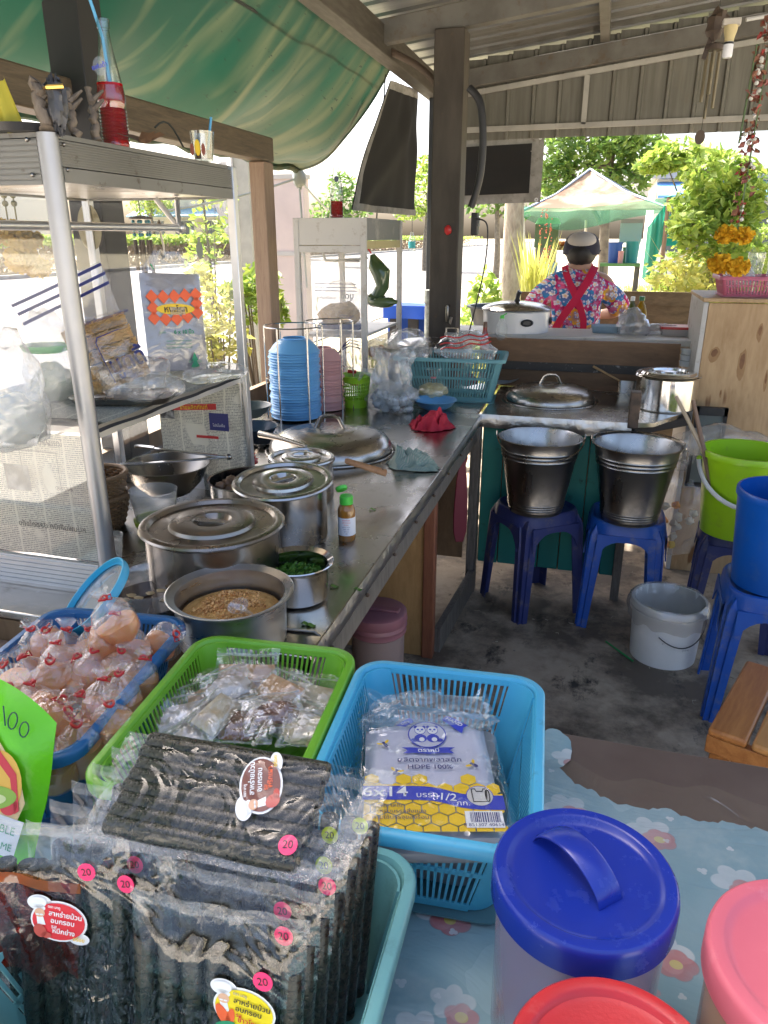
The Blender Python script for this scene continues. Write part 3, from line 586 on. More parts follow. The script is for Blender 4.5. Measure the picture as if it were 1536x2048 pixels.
o = P(122,262,z=1.668); m = MB(); m.blob(o+Vector((0,0,.04)), (.016,.015,.042), 16, 12, .5, 5, 2); single('foil_bundle', m, pm('dark_foil', (.045,.045,.05), .3, bump=1, bs=60), 'small bundle of dark crinkled foil among the driftwood sticks', 'bundle')
m = MB(); m.tube([o+Vector((-.02,0,.065)), o+Vector((0,-.02,.062)), o+Vector((.02,-.005,.065))], .004, 6); single('gold_tinsel', m, steel('gold', (.8,.5,.12), .3), 'bit of gold tinsel tied round the foil bundle', 'tinsel')
m = MB(); q = P(118,262,z=1.668); m.tube([P(98,262,z=1.672), P(127,234,z=1.70)], .0035, 10); single('drinking_straw', m, STRAW, 'cut blue straw lying on the dark dish on the front cabinet', 'straw')
dsh = P(45,268,z=1.668); m = MB(); m.lathe([(0,.002),(.05,.002),(.058,.012),(.06,.012),(.052,.0),(0,.0)], 32, sx=1.15); single('dish', m, BLACK, 'shallow black dish on the front corner of the front cabinet', 'dish', dsh)
m = MB(); q = P(0,262,z=1.668); m.grid(lambda u, v: q+Vector((-.03+.05*u*(1.1-v*.6), .03+.01*math.sin(u*9), .085*v+.005*math.sin(u*7))), 10, 8); single('yellow_cloth', m, pm('yellow_cloth', (.55,.48,.06), .8, trl=.3), 'small yellow cloth at the left edge on the front cabinet', 'cloth', sm=180, fixn=False)
m = MB(); q = P(290,292,z=1.669)
for k in range(4):
    a = k*1.4; m.grid(lambda u, v: q+Vector(((u-.5)*.03*math.cos(a)+v*.045*math.sin(a+.6), (u-.5)*.03*math.sin(a)-v*.045*math.cos(a+.6)*.6, .004+.022*v*(1-.3*v)+.008*abs(u-.5))), 5, 6)
single('dry_leaf', m, pm('dry_leaf', (.16,.09,.05), .8), 'curled dry brown leaf beside the red soda bottle', 'leaf', sm=180, fixn=False)
m = MB(); q = P(310,255,x=-1.02); m.tube([q+Vector((0,.02*k,.028*math.sin(k*.55)-.004*k)) for k in range(7)], .0022, 6); single('wire_loop', m, rope, 'bent dark wire standing up behind the front cabinet top', 'wire')
# hook on rod, oval stickers
q = Vector((-1.145+.07, 1.19+.56, 1.53)); hp = [(0,0,.0),(0,-.008,.008),(0,-.014,0),(0,-.006,-.03),(0,.004,-.06),(.0,.004,-.088),(.0,-.006,-.094),(0,-.014,-.086),(0,-.017,-.07)]
m = MB(); m.tube([Vector(p)*.85+Vector((0,.004,.0)) for p in hp], .0028, 8); single('meat_hook', m, SSD, 'rusty wire hook hanging from the rod of the front cabinet', 'hook', q)
q = P(180,455,y=1.862); mb = MB(); mb.add([q+Vector((.037*math.cos(t), -.002, .06*math.sin(t))) for t in [2*PI*i/32 for i in range(32)]], [tuple(range(32))]); single('oval_sticker', mb, pm('old_sticker', (.40,.36,.25), .7, dirt=(.22,.19,.12), ds=30), 'large old oval sticker on the rear pane of the front cabinet', 'sticker', sm=0, fixn=False)
q = P(400,500,y=1.862); mb = MB(); mb.add([q+Vector((.010*math.cos(t), -.002, .022*math.sin(t))) for t in [2*PI*i/32 for i in range(32)]], [tuple(range(32))]); mb.add([q+Vector((.005*math.cos(t), -.002, .027+.006*math.sin(t))) for t in [2*PI*i/20 for i in range(20)]], [tuple(range(20))]); single('oval_sticker', mb, pm('grey_sticker', (.25,.27,.22), .7), 'small grey oval sticker on the rear pane of the front cabinet', 'sticker', sm=0, fixn=False)
# newspapers
g = G('newspaper'); v = g.co(gen='Object'); s_ = g.n('SeparateXYZ', {0: v}).outputs
ln = g.ma('GREATER_THAN', g.ma('FRACT', g.ma('MULTIPLY', s_[1], 230.)), .5); wd = g.mr(g.noise(1, g.co((420,100,1)), 2, .8), .42, .5)
colg = g.ma('LESS_THAN', g.ma('FRACT', g.ma('MULTIPLY', s_[0], 14.)), .93); blk = g.mr(g.noise(9, v, 1, .3), .36, .38)
c = g.mix(g.ma('MULTIPLY', g.ma('MULTIPLY', g.ma('MULTIPLY', ln, wd), colg), g.ma('MULTIPLY', blk, .8)), (.74,.72,.60), (.10,.10,.10))
c = g.mix(g.mr(g.noise(4, v, 4), .55, .8), c, (.45,.41,.30))
NEWS = g.done(g.n('MixShader', {0: .4, 1: g.pr(Base_Color=c, Roughness=.9), 2: g.n('BsdfTranslucent', {'Color': c}).outputs[0]}).outputs[0])
def sheet(w, h, seed, amp=.006): 
    return MB().grid(lambda u, v: Vector((u*w+amp*.5*noise.noise(Vector((u*3,v*4,seed))), v*h, amp*(noise.noise(Vector((u*4,v*2.2,seed)))+.5*noise.noise(Vector((u*9,v*5,seed+4)))))), 24, 20)
np1 = thing('newspaper_sheet', 'reversed newspaper sheet lining the front pane of the front cabinet', 'newspaper', M=fmat(Vector((-1.36,1.201,.862)), X, Z))
part('paper', sheet(.40,.27,1,.004), NEWS, np1, sm=180, fixn=False)
ik = pm('news_ink', (.07,.07,.07), .8)
for tx, x_, y_, s in (('โดแผลด-เกี่ยเบปโก', .29,.252,.018),('หนุ่มพ่นสีเบิก ปลอดใจถึง', .30,.07,.017),('สอบจอด', .345,.158,.012)):
    text(tx, s, ik, np1, x_, y_, .005, bold=.012, sx=-1)
flat('photo', [rect(.205,.145,.265,.20)], pm('news_photo', (.06,.06,.06), .8, col2=(.4,.4,.38), ns=30), np1, .0045)
flat('rule', [rect(.25,.232,.34,.2332), rect(.338,.15,.3392,.2332), rect(.25,.145,.2512,.2332)], ik, np1, .0046)
np2 = thing('newspaper_sheet', 'newspaper sheet with red and blue adverts hanging inside at the back of the front cabinet', 'newspaper', M=fmat(Vector((-1.20,1.852,.80)), X, Z))
part('paper', sheet(.27,.32,8,.012), NEWS, np2, sm=180, fixn=False)
flat('advert', [[(.05,.235),(.19,.245),(.19,.262),(.05,.252)], rect(.12,.16,.19,.168)], INK_RED, np2, .011); flat('advert', [rect(.165,.185,.225,.235)], INK_NAVY, np2, .011); flat('photo', [rect(.01,.21,.055,.255)], pm('news_photo2', (.05,.05,.05), .8, col2=(.5,.5,.48), ns=40), np2, .011)
text('ขายผลิตภัณฑ์', .016, INK_YELLOW, np2, .12, .248, .0125, bold=.01, rot=.07); text('โปรโมชั่น', .011, INK_WHITE, np2, .195, .20, .0125)
nps = thing('newspaper_stack', 'pile of folded newspapers on the shelf of the front cabinet', 'newspapers', (-1.145, 1.53, 1.152))
for k in range(5):
    m = MB(); w_ = .20+.004*k; m.grid(lambda u, v: Vector((-w_+2*w_*u+.004*k, -.31+.62*v, .0025*k+.006*noise.noise(Vector((u*4,v*6,k)))+(.0 if u < .93 else -.02*(u-.93)/.07*(1 if k < 3 else .2)))), 20, 24); part('paper', m, NEWS if k != 2 else pm('dark_page', (.05,.05,.055), .7), nps, sm=180, fixn=False)
# ================================================================ bags in the front cabinet
def pillow(w, h, t, seed=0, amp=.002, nu=18, nv=18, e=4):
    m = MB()
    def f(s): return lambda u, v: Vector((u*w + amp*noise.noise(Vector((v*5,seed,s))), v*h, s*t*.5*(1-abs(2*u-1)**e)*(1-abs(2*v-1)**e) + amp*(noise.noise(Vector((u*6,v*6,seed+s*3)))+.6*noise.noise(Vector((u*13,v*13,seed+s*5))))*min(1, 9*min(u,1-u,v,1-v))))
    m.grid(f(1), nu, nv); m.grid(f(-1), nu, nv); return m
CR2 = film('noodle_bag_film', haze=.05, bump=.6, bs=18, rough=.07, gl=3.)
M_, w, h = frame(P(192,795,d=1.62), P(300,752,d=1.72), P(152,652,d=1.60))
nb = thing('noodle_pack', 'clear striped bag of dried egg noodles with large navy Thai lettering', 'noodle pack', M=M_)
NOOD = pm('dried_noodle', (.62,.40,.17), .7, col2=(.45,.27,.10), ns=30, bump=1, bs=120, bd=.006)
for k in range(5):
    m = MB(); rnd = random.Random(k)
    for j in range(26):
        z0 = rnd.uniform(-.02,.02); y0 = h*(.02+.19*k)+rnd.uniform(.004,.028); ph = rnd.uniform(0,6)
        m.tube([Vector((.004+(w-.008)*t/12, y0+.004*math.sin(ph+t*1.9), z0+.005*math.cos(ph+t*1.7))) for t in range(13)], .0016, 4)
    m.box((w/2, h*(.02+.19*k)+.016, -.002), (w*.96,.026,.034)); part('noodle_block', m, NOOD, nb)
m = pillow(w*1.04, h*1.05, .06, 3); m.xf(Matrix.Translation((-w*.02,-h*.02,0))); part('bag', m, CR2, nb, sm=180, fixn=False)
text('นูดดี้', .052, INK_NAVY, nb, w*.62, h*.30, .034, bold=.02, rot=.03); text('หมี่เหลือง เส้นกลมแบน ตราดีเลิศ', .0105, INK_NAVY, nb, w*.55, h*.95, .031, bold=.01); text('บะหมี่ไข่ชนิดแห้ง', .014, INK_GREY, nb, w*.6, h*.83, .033); text('Instant Noodles', .008, INK_GREY, nb, w*.7, h*.75, .033)
pl = [(w*.28,h*.08),(w*.265,h*.4),(w*.27,h*.66),(w*.32,h*.72),(w*.72,h*.745),(w*.72,h*.755),(w*.31,h*.735),(w*.255,h*.67),(w*.25,h*.4),(w*.262,h*.08)]
flat('printed_line', [pl], INK_NAVY, nb, .033)
FLAP = film('striped_flap_film', haze=.24, hc=(.8,.8,.85), bump=.6, bs=18, rough=.08, gl=3.)
def flap(u, v): return Vector((-.075+(w+.085)*u, h*1.0+(.02+.035*u)*1+v*(.055), .006*math.sin(u*5+v*3)-.01*v))
m = MB(); m.grid(lambda u, v: flap(u, v*1.05) if v > .02 else Vector((w*u, h, 0)), 16, 10); part('flap', m, FLAP, nb, sm=180, fixn=False)
m = MB()
for v0 in (.12,.5,.86): m.grid(lambda u, v: flap(u, v0+v*.12)+Vector((0,0,.0015)), 16, 1)
part('flap_stripe', m, INK_NAVY, nb, sm=180, fixn=False)
# orange chequered bag pack
M_, w, h = frame(P(300,745,d=1.78), P(416,738,d=1.88), P(262,545,d=1.72))
ob = thing('bag_pack', 'hanging pack of clear food bags with an orange chequer and yellow oval', 'bag pack', M=M_)
m = pillow(w, h, .018, 5, .0012); part('bags', m, pm('stacked_clear_bags', (.50,.49,.52), .25, col2=(.40,.39,.42), ns=9, bump=.3, bs=14, trl=.45), ob, sm=180, fixn=False)
m = pillow(w*1.04, h*1.0, .024, 9, .0015); m.xf(Matrix.Translation((-w*.02,0,0))); part('sleeve', m, CR2, ob, sm=180, fixn=False)
m = MB(); m.grid(lambda u, v: Vector((w*(.5+(u-.5)*(1-.55*v)), h*(1+.22*v), .003*math.sin(u*9))), 12, 6); part('sleeve_top', m, CR2, ob, sm=180, fixn=False)
dq = []; s_ = w*.105
for (i, j) in [(0,0),(1,.16),(2,.2),(3,.16),(4,.12),(.02,1.7),(4.0,1.5),(0,3.2),(1,3.5),(2,3.6),(3,3.4),(4,2.9)]:
    cx, cy = w*.13+i*w*.185, h*.76-j*s_*.95+ i*.002; dq.append([(cx-s_,cy),(cx,cy-s_),(cx+s_,cy),(cx,cy+s_)])
flat('chequer', dq, INK_ORANGE, ob, .0135); flat('oval', [ell(w*.5, h*.635, w*.32, h*.055)], INK_YELLOW, ob, .0138)
text('หงษ์รุก', .022, INK_BLACK, ob, w*.5, h*.632, .0145, bold=.015)
m = MB(); m.grid(lambda u, v: Vector((w*(.40+.25*u), h*(.575+.08*v), .016+.006*noise.noise(Vector((u*5,v*5,1))))), 6, 6); part('torn_patch', m, film('torn_film', haze=.5, hc=(.9,.88,.85), bump=1, bs=60), ob, sm=0, fixn=False)
text('6 x 10 นิ้ว', .0135, INK_GREEN, ob, w*.60, h*.40, .0142, bold=.02); text('ขนาด', .008, INK_GREEN, ob, w*.24, h*.40, .0142)
for k in range(3): text('ถุงพลาสติกบรรจุอาหาร ตราหงษ์', .0052, INK_GREEN, ob, w*.5, h*(.31-.035*k), .0142)
text('หงษ์ทอง', .010, INK_GREEN, ob, w*.74, h*.09, .0142); flat('emblem', [[(w*.74,h*.19),(w*.68,h*.10),(w*.72,h*.10),(w*.66,h*.03),(w*.82,h*.03),(w*.76,h*.10),(w*.80,h*.10)]], INK_GREEN, ob, .0138)
flat('green_mark', [[(w*.19,h*1.08),(w*.23,h*1.03),(w*.245,h*1.035),(w*.205,h*1.09)]], INK_GREEN, ob, .004)
# crumpled bags on and below the shelf
def crumple(mb, c, r, seed, amp=.35, nu=34, nv=22, ridge=.5, R=None, flatz=.55):
    c = Vector(c); r = Vector(r); rings = []
    for j in range(nv+1):
        th = PI*j/nv; rg = []
        for i in range(nu):
            ph = 2*PI*i/nu; d = Vector((max(math.sin(th),.01)*math.cos(ph), max(math.sin(th),.01)*math.sin(ph), -math.cos(th)))
            n1 = noise.noise(d*1.6+Vector((seed,seed*2,0))); n2 = abs(noise.noise(d*3.6+Vector((seed*5,1,seed)))); n3 = abs(noise.noise(d*8+Vector((1,seed*3,seed))))
            k = 1+amp*n1+ridge*(.28*n2+.13*n3-.12); q = Vector((d.x*r.x*k, d.y*r.y*k, max(d.z*k,-flatz)*r.z)); rg.append(c+(R @ q if R is not None else q))
        rings.append(rg)
    mb.loft(rings, 0, True, True); return mb
MILKY = film('milky_bag', haze=.28, hc=(.86,.88,.88), bump=1.0, bs=22, fold=True, rough=.14, gl=3.)
WBAG = pm('white_bag_contents', (.80,.80,.76), .6, trl=.6, bump=.3, bs=20)
def bagthing(name, label, cat, loc, r, seed, filling=None, fr=(.8,.8,.6), mat=None, **k):
    t = thing(name, label, cat, loc); m = MB(); crumple(m, (0,0,r[2]*.5), r, seed, **k); part('bag', m, mat or CRUMP, t, sm=70, fixn=False)
    if filling:
        m = MB(); m.blob((0,0,r[2]*.5*fr[2]), (r[0]*fr[0],r[1]*fr[1],r[2]*.5*fr[2]*1.1), 20, 14, .3, 2.5, seed); part('filling', m, filling, t)
    return t
bagthing('plastic_bag', 'loose crumpled clear bag lying in front of the noodle pack', 'bag', P(285,790,z=1.178), (.085,.07,.055), 3, ridge=.7)
bagthing('plastic_bag', 'flattened clear bag of folded bags at the back end of the cabinet shelf', 'bag', P(430,755,z=1.175), (.07,.09,.022), 8, ridge=.8)
bagthing('rice_noodle_bag', 'milky bag of white rice noodles at the front of the cabinet shelf', 'bag', P(25,880,z=1.155), (.075,.07,.13), 5, WBAG, mat=MILKY)
bagthing('green_banded_bag', 'pale bag with a green band standing behind the cabinet corner post', 'bag', P(112,800,z=1.16), (.055,.05,.125), 12, pm('pale_green_contents', (.5,.55,.42), .6, trl=.3), mat=MILKY)
o = P(112,800,z=1.16); m = MB(); m.tube([o+Vector((.05*math.cos(a),.046*math.sin(a)-.004,.115)) for a in [2*PI*i/20 for i in range(20)]], .008, 6, closed=True, flat=.3); single('green_band', m, pm('green_print', (.15,.5,.2), .5, trl=.3), 'green band round the top of the pale bag behind the cabinet corner post', 'band')
tr_ = P(250,800,z=1.165); m = MB(); m.loft([ring(rr(.2,.11,.03),0),ring(rr(.22,.13,.035),.014),ring(rr(.215,.125,.033),.014),ring(rr(.195,.105,.03),.003)],0,True,True); single('tray', m, SSD, 'thin dark steel tray under the bags on the cabinet shelf', 'tray', tr_, rot=(0,0,.3))
# lower part of the cabinet
def bowl_prof(r0, r1, h, t=.0012, lip=.004): return [(0,0),(r0*.9,0),(r0,.003),(r0+(r1-r0)*.55,h*.4),(r1,h),(r1+lip,h+.001),(r1+lip,h-.001),(r1-t,h-.002),(r0+(r1-r0)*.55-t,h*.4+.002),(r0*.9,.004),(0,.004)]
m = MB(); m.lathe(bowl_prof(.06,.115,.085), 48); single('mixing_bowl', m, SSD, 'wide steel mixing bowl inside the front cabinet under the tongs', 'bowl', P(340,985,z=.83))
tg = thing('tongs', 'long steel tongs lying across the mixing bowl in the cabinet', 'tongs', P(345,925,z=.93))
p1 = P(458,914,z=.93); p2 = P(240,931,z=.935); p3 = P(270,893,z=.965); o = tg.location
for e in (p2, p3):
    m = MB(); m.bar(p1-o, e-o, .014, .004); m.bar((p1-o)*.2+(e-o)*.8+Vector((0,0,.003)), e-o+Vector((0,0,.003)), .02, .003); part('arm', m, SS, tg, bev=.001)
m = MB(); m.blob(p1-o, .009, 10, 8); part('pivot', m, SSD, tg)
wk = wood('bamboo_weave', (.16,.085,.035), (.27,.16,.075), (30,30,60), 4, .6)
for i, (zc, lab) in enumerate(((.80,'lower woven bamboo basket inside the front cabinet'),(.855,'upper woven bamboo basket inside the front cabinet'))):
    o = P(215,1050,z=.82).xy.to_3d()+Vector((-.04,.03,zc)); b = thing('bamboo_basket', lab, 'basket', o, group='bamboo baskets in the cabinet')
    m = MB(); 
    for k in range(11):
        z_ = .004+.0075*k; r_ = .05+.022*(k/10)**.7; m.tube([Vector(((r_+.003*math.cos(18*a+PI*k))*math.cos(a),(r_+.003*math.cos(18*a+PI*k))*math.sin(a),z_)) for a in [2*PI*j/72 for j in range(72)]], .0042, 5, closed=True)
    part('weave', m, wk, b); m = MB(); m.tube([Vector((.075*math.cos(a),.075*math.sin(a),.088)) for a in [2*PI*j/40 for j in range(40)]], .006, 8, closed=True); part('rim', m, wk, b); m = MB(); m.lathe([(0,.003),(.05,.003),(.05,.006),(0,.006)],28); part('base', m, wk, b)
FROST = film('frosted_tub', haze=.3, hc=(.72,.75,.74), rough=.15, ior=1.4)
t = thing('food_tub', 'round frosted plastic tub with a green base inside the front cabinet', 'tub', P(312,1035,z=.83)); m = MB(); m.lathe([(.05,.0),(.058,.07),(.06,.075),(.057,.075),(.05,.004)],36); part('body', m, FROST, t); m = MB(); m.lathe([(0,-.015),(.053,-.015),(.055,0),(0,.0)],32); part('base', m, pm('lime_lid', (.3,.45,.03), .4), t)
m = MB(); m.lathe([(0,0),(.018,0),(.026,.055),(.027,.056),(.025,.055),(.017,.003),(0,.003)],24); single('plastic_cup', m, FROST, 'small clear cup beside the cabinet corner post', 'cup', P(228,1115,z=.81))
m = MB(); m.box((0,0,0),(.05,.02,.02)); q = P(470,920,z=.84)
m = MB(); m.blob((0,0,.02),(.04,.03,.02),18,12,.5,3); single('red_bundle', m, RED, 'small red and blue packet behind the pots in the cabinet', 'packet', P(490,930,z=.85))
# ================================================================ pots on the counter
def pot(label, c, r, h, lid=True, tilt=(0,0,0), mat=SS, lidr=None, rimlab=None):
    t = thing('steel_pot', label, 'pot', (c[0],c[1],CT)); m = MB(); m.lathe([(0,0),(r*.95,0),(r,.008),(r,h-.004),(r+.006,h),(r+.006,h+.002),(r-.001,h+.001),(r-.002,.01),(0,.006)], 56, wob=.004, seed=r*90); part('body', m, mat, t)
    if lid:
        R = lidr or r*1.06; m = MB(); m.lathe([(0,-.013),(R*.15,-.013),(R*.19,-.011),(R*.27,.006),(R*.29,.0065),(R*.54,.006),(R*.58,.004),(R*.6,-.003),(R*.66,-.004),(R*.84,-.004),(R*.88,.003),(R*.93,.004),(R*.98,.002),(R,-.002),(R*.985,-.005)], 64)
        l = part('lid', m, mat, t, loc=(0,0,h+.008), rot=tilt)
        m = MB(); m.bar((-R*.25,0,.003),(R*.25,0,.003),R*.13,.0025); m.bar((-R*.2,0,-.004),(R*.2,0,-.004),R*.08,.008); part('lid_grip', m, mat, l, bev=.001)
    return t
p1_ = pot('widest lidded steel pot in the middle of the three by the cabinet post', (-.735,1.285), .138, .135, mat=steel('bronzed_steel', (.27,.24,.205), .25, st=(1,1,.2)), lidr=.150)
p2_ = pot('medium steel pot with its lid set ajar behind the widest pot', (-.700,1.575), .105, .14, tilt=(.05,-.06,.9), lidr=.123)
m = MB(); m.lathe([(0,0),(.09,0),(.097,.006),(.1,.13),(.105,.134),(.099,.133),(.094,.01),(0,.006)],48); single('meat_pan', m, SS, 'steel pan of braised meat peeping out beside the ajar lid', 'pan', (-.80,1.60,CT+.003))
m = MB(); rnd = random.Random(3)
for k in range(26): a = rnd.uniform(0,6.3); q = rnd.uniform(0,.08); m.blob((-.80+q*math.cos(a),1.60+q*math.sin(a),CT+.115+rnd.uniform(0,.012)),(.014,.012,.010),10,7,.5,3,k)
single('braised_meat', m, pm('meat', (.16,.08,.035), .5, col2=(.28,.16,.08), ns=30), 'chunks of brown braised meat in the pan beside the ajar lid', 'meat', kind='stuff')
p3_ = pot('smaller lidded steel pot nearest the wooden handled ladle', (-.765,1.855), .088, .115, tilt=(0,.02,.3))
# big dome lids
def dome(label, c, r, h, cat='lid'):
    t = thing('dome_lid', label, cat, c); m = MB()
    m.lathe([(0,h),(r*.12,h),(r*.3,h*.985),(r*.42,h*.95),(r*.44,h*.93),(r*.5,h*.9),(r*.66,h*.83),(r*.8,h*.74),(r*.92,h*.55),(r*.985,h*.3),(r,h*.12),(r*1.0,0),(r*.985,0)], 72); part('dome', m, steel('brushed_dome', (.40,.38,.35), .24, st=(1,1,6)), t)
    k = r*.16; m = MB(); m.tube([(-k*1.4,0,h*.97),(-k*1.25,0,h+k*.3),(-k*.9,0,h+k*1.0),(-k*.5,0,h+k*1.22),(k*.5,0,h+k*1.22),(k*.9,0,h+k*1.0),(k*1.25,0,h+k*.3),(k*1.4,0,h*.97)], [.012]*8, 10, flat=.45); hnd = part('handle', m, SS, t, rot=(0,0,.2)); 
    return t
d1 = dome('large steel dome lid behind the three pots on the counter', (-.862,2.36,CT+.004), .215, .075)
m = MB(); m.tube([(-.862+.225*math.cos(a),2.36+.225*math.sin(a),CT+.003) for a in [2*PI*i/60 for i in range(60)]], .004, 6, closed=True); single('wok_rim', m, SSD, 'dark pan rim set in the counter under the large dome lid', 'pan rim')
a = P(752,905,z=.81); m = MB(); m.tube([a+Vector((0,0,0)),a+Vector((.03,.03,.004)),a+Vector((.085,.03,.006)),a+Vector((.085,.0,.004))],.0022,6); single('wire_hook', m, SSD, 'bent wire lying between the dome lid and the green rag', 'wire')
kn = thing('ladle', 'steel ladle with a wooden handle resting by the smaller pot', 'ladle', P(697,920,z=.90)); a, b = P(690,921,z=.905)-kn.location, P(772,946,z=.86)-kn.location
m = MB(); m.tube([a, a.lerp(b,.05), b], [.006,.0095,.0115], 12, flat=.6); part('handle', m, wood('handle_wood', (.30,.14,.055), (.42,.22,.1), (6,6,6)), kn)
m = MB(); m.blob(b+(a-b)*.08+Vector((0,0,.008)), .0028, 8, 6); part('rivet', m, BLACK, kn)
q0, q1 = P(520,868,z=.93), P(612,893,z=.93); m = MB(); m.tube([q0,q0.lerp(q1,.5)+Vector((0,0,.004)),q1],[.011,.008,.006],10); single('ladle', m, SSD, 'dark steel spoon handle lying across the smaller lidded pot', 'ladle')
# aluminium bowl with fried garlic
RS_ = random.Random(9)
ALB = steel('spun_aluminium', (.66,.655,.64), .3, st=(1,1,7), var=.16)
ab = thing('aluminium_pot', 'dull aluminium pot full of fried garlic on the near end of the counter', 'pot', (-.597,1.085,CT))
m = MB(); m.lathe([(0,0),(.088,0),(.098,.006),(.1005,.09),(.114,.098),(.1155,.1005),(.113,.1015),(.099,.095),(.0955,.01),(0,.006)],64); part('body', m, ALB, ab)
m = MB(); m.lathe([(.0965,.035),(.09,.058),(.07,.068),(.035,.073),(0,.074)],40,wob=.03); part('heap', m, pm('fried_garlic_heap', (.55,.27,.07), .75, col2=(.7,.4,.13), ns=60, bump=1, bs=110, bd=.006), ab)
m = MB()
for k in range(2600):
    a = RS_.uniform(0,2*PI); q = .091*math.sqrt(RS_.random()); z_ = .0745-.028*(q/.093)**2.6+.006*noise.noise(Vector((q*math.cos(a)*40,q*math.sin(a)*40,2)))+RS_.uniform(-.002,.004); d = Vector((RS_.gauss(0,1),RS_.gauss(0,1),RS_.gauss(0,1))).normalized(); t = d.orthogonal().normalized(); s_ = RS_.uniform(.0018,.0046); c0 = Vector((q*math.cos(a),q*math.sin(a),z_)); b_ = d.cross(t)
    m.add([c0+t*s_,c0+b_*s_*.7,c0-t*s_,c0-b_*s_*.7,c0+d*s_*.6],[(0,1,4),(1,2,4),(2,3,4),(3,0,4),(3,2,1,0)])
part('fried_garlic', m, leafm('garlic_bits', (1.0,.62,.24), (.50,.20,.05), .15), ab, sm=0, fixn=False, kind='stuff')
q = P(478,1214,z=.885); sp = thing('plastic_spoon', 'clear plastic spoon stuck in the fried garlic', 'spoon', q); m = MB(); m.lathe([(0,-.011),(.009,-.009),(.015,-.002),(.0175,.005),(.0165,.005),(.014,-.001),(.008,-.008),(0,-.01)],24,sx=1.15); part('bowl', m, film('spoon_plastic', haze=.12, rough=.04, gl=2.5), sp, rot=(.5,-.2,0)); m = MB(); m.bar((.01,-.005,.002),(.05,-.02,-.012),.008,.0016); part('handle', m, film('spoon_plastic'), sp)
# spring onion bowl
og = thing('steel_bowl', 'small steel bowl of chopped spring onion beside the garlic pot', 'bowl', (-.545,1.275,CT)); m = MB(); m.lathe([(0,0),(.052,0),(.06,.006),(.0635,.07),(.072,.081),(.0755,.083),(.074,.085),(.063,.078),(.0585,.01),(0,.006)],52); part('body', m, steel('polished_steel', (.66,.65,.63), .1), og)
m = MB(); m.blob((0,0,.038),(.057,.057,.022),24,12,.2,3); part('heap', m, pm('onion_bed', (.03,.10,.012), .6), og)
m = MB()
for k in range(700):
    a = RS_.uniform(0,2*PI); q = .055*math.sqrt(RS_.random()); c0 = Vector((q*math.cos(a),q*math.sin(a),.055-.012*(q/.055)**2+RS_.uniform(-.004,.012))); d = Vector((RS_.gauss(0,1),RS_.gauss(0,1),RS_.gauss(0,1))).normalized(); t = d.orthogonal().normalized(); b_ = d.cross(t); s_ = RS_.uniform(.003,.008)
    m.add([c0-t*s_,c0+b_*s_*.6+d*.002,c0+t*s_,c0-b_*s_*.6],[(0,1,2,3)])
part('chopped_onion', m, leafm('onion_leaf', (.04,.17,.015), (.20,.36,.05), .3), og, sm=0, fixn=False, kind='stuff')
m = MB()
for (u, v) in ((612,1247),(622,1250),(668,1172),(745,1018),(716,1178),(512,1115)):
    q = P(u,v,z=CT+.003); 
    if u == 512: q = P(u,v,z=.90)
    m.grid(lambda a, b: q+Vector(((a-.5)*.018,(b-.5)*.011,.002*math.sin(a*6))),4,3)
single('leaf_scraps', m, leafm('onion_leaf', (.04,.17,.015), (.20,.36,.05)), 'scraps of green leaf dropped on the steel counter', 'leaf scraps', sm=0, fixn=False, kind='stuff')
# sauce tub with tilted lid
CLP = film('clear_tub', haze=.14, hc=(.75,.78,.8), rough=.08, ior=1.45, gl=3.)
st_ = thing('sauce_tub', 'clear tub of dark garlic soy sauce behind the blue basket', 'tub', (-.785,1.115,CT)); m = MB(); m.lathe([(0,.001),(.072,0),(.078,.07),(.082,.072),(.083,.082),(.081,.083),(.076,.075),(.071,.003),(0,.003)],52); part('body', m, CLP, st_)
m = MB(); m.lathe([(0,.004),(.0705,.004),(.0745,.046),(0,.046)],44); part('sauce', m, pm('soy_sauce', (.022,.010,.005), .05, coat=.3), st_)
m = MB(); 
for k in range(9): a = RS_.uniform(0,6.3); q = RS_.uniform(.02,.06); m.blob((q*math.cos(a),q*math.sin(a)-.01,.046),(.010,.007,.003),10,7,.4,3,k)
part('garlic_clove', m, pm('pickled_garlic', (.45,.31,.15), .4), st_, kind='stuff')
LM = fmat(P(205,1205,z=.885)+Vector((0,0,-.03)), RT+Vector((0,0,.75)), _fh+Vector((-.0,0,.55)))
tl = thing('propped_lid', 'round clear lid with a bright blue rim propped against the sauce tub', 'lid', M=fmat(P(196,1196,z=.885), RT*.75+Vector((0,0,.62)), _fh+Vector((0,0,.35))))
m = MB(); m.lathe([(0,0),(.055,0),(.058,.004),(.07,.004)],52); part('panel', m, film('lid_panel', haze=.36, hc=(.72,.82,.86), rough=.1, gl=3.), tl); m = MB(); m.lathe([(.069,.002),(.073,-.001),(.079,-.002),(.081,.004),(.081,.014),(.078,.014),(.076,.004),(.07,.006)],60); part('rim', m, pm('cyan_rim', (.05,.42,.62), .3), tl)
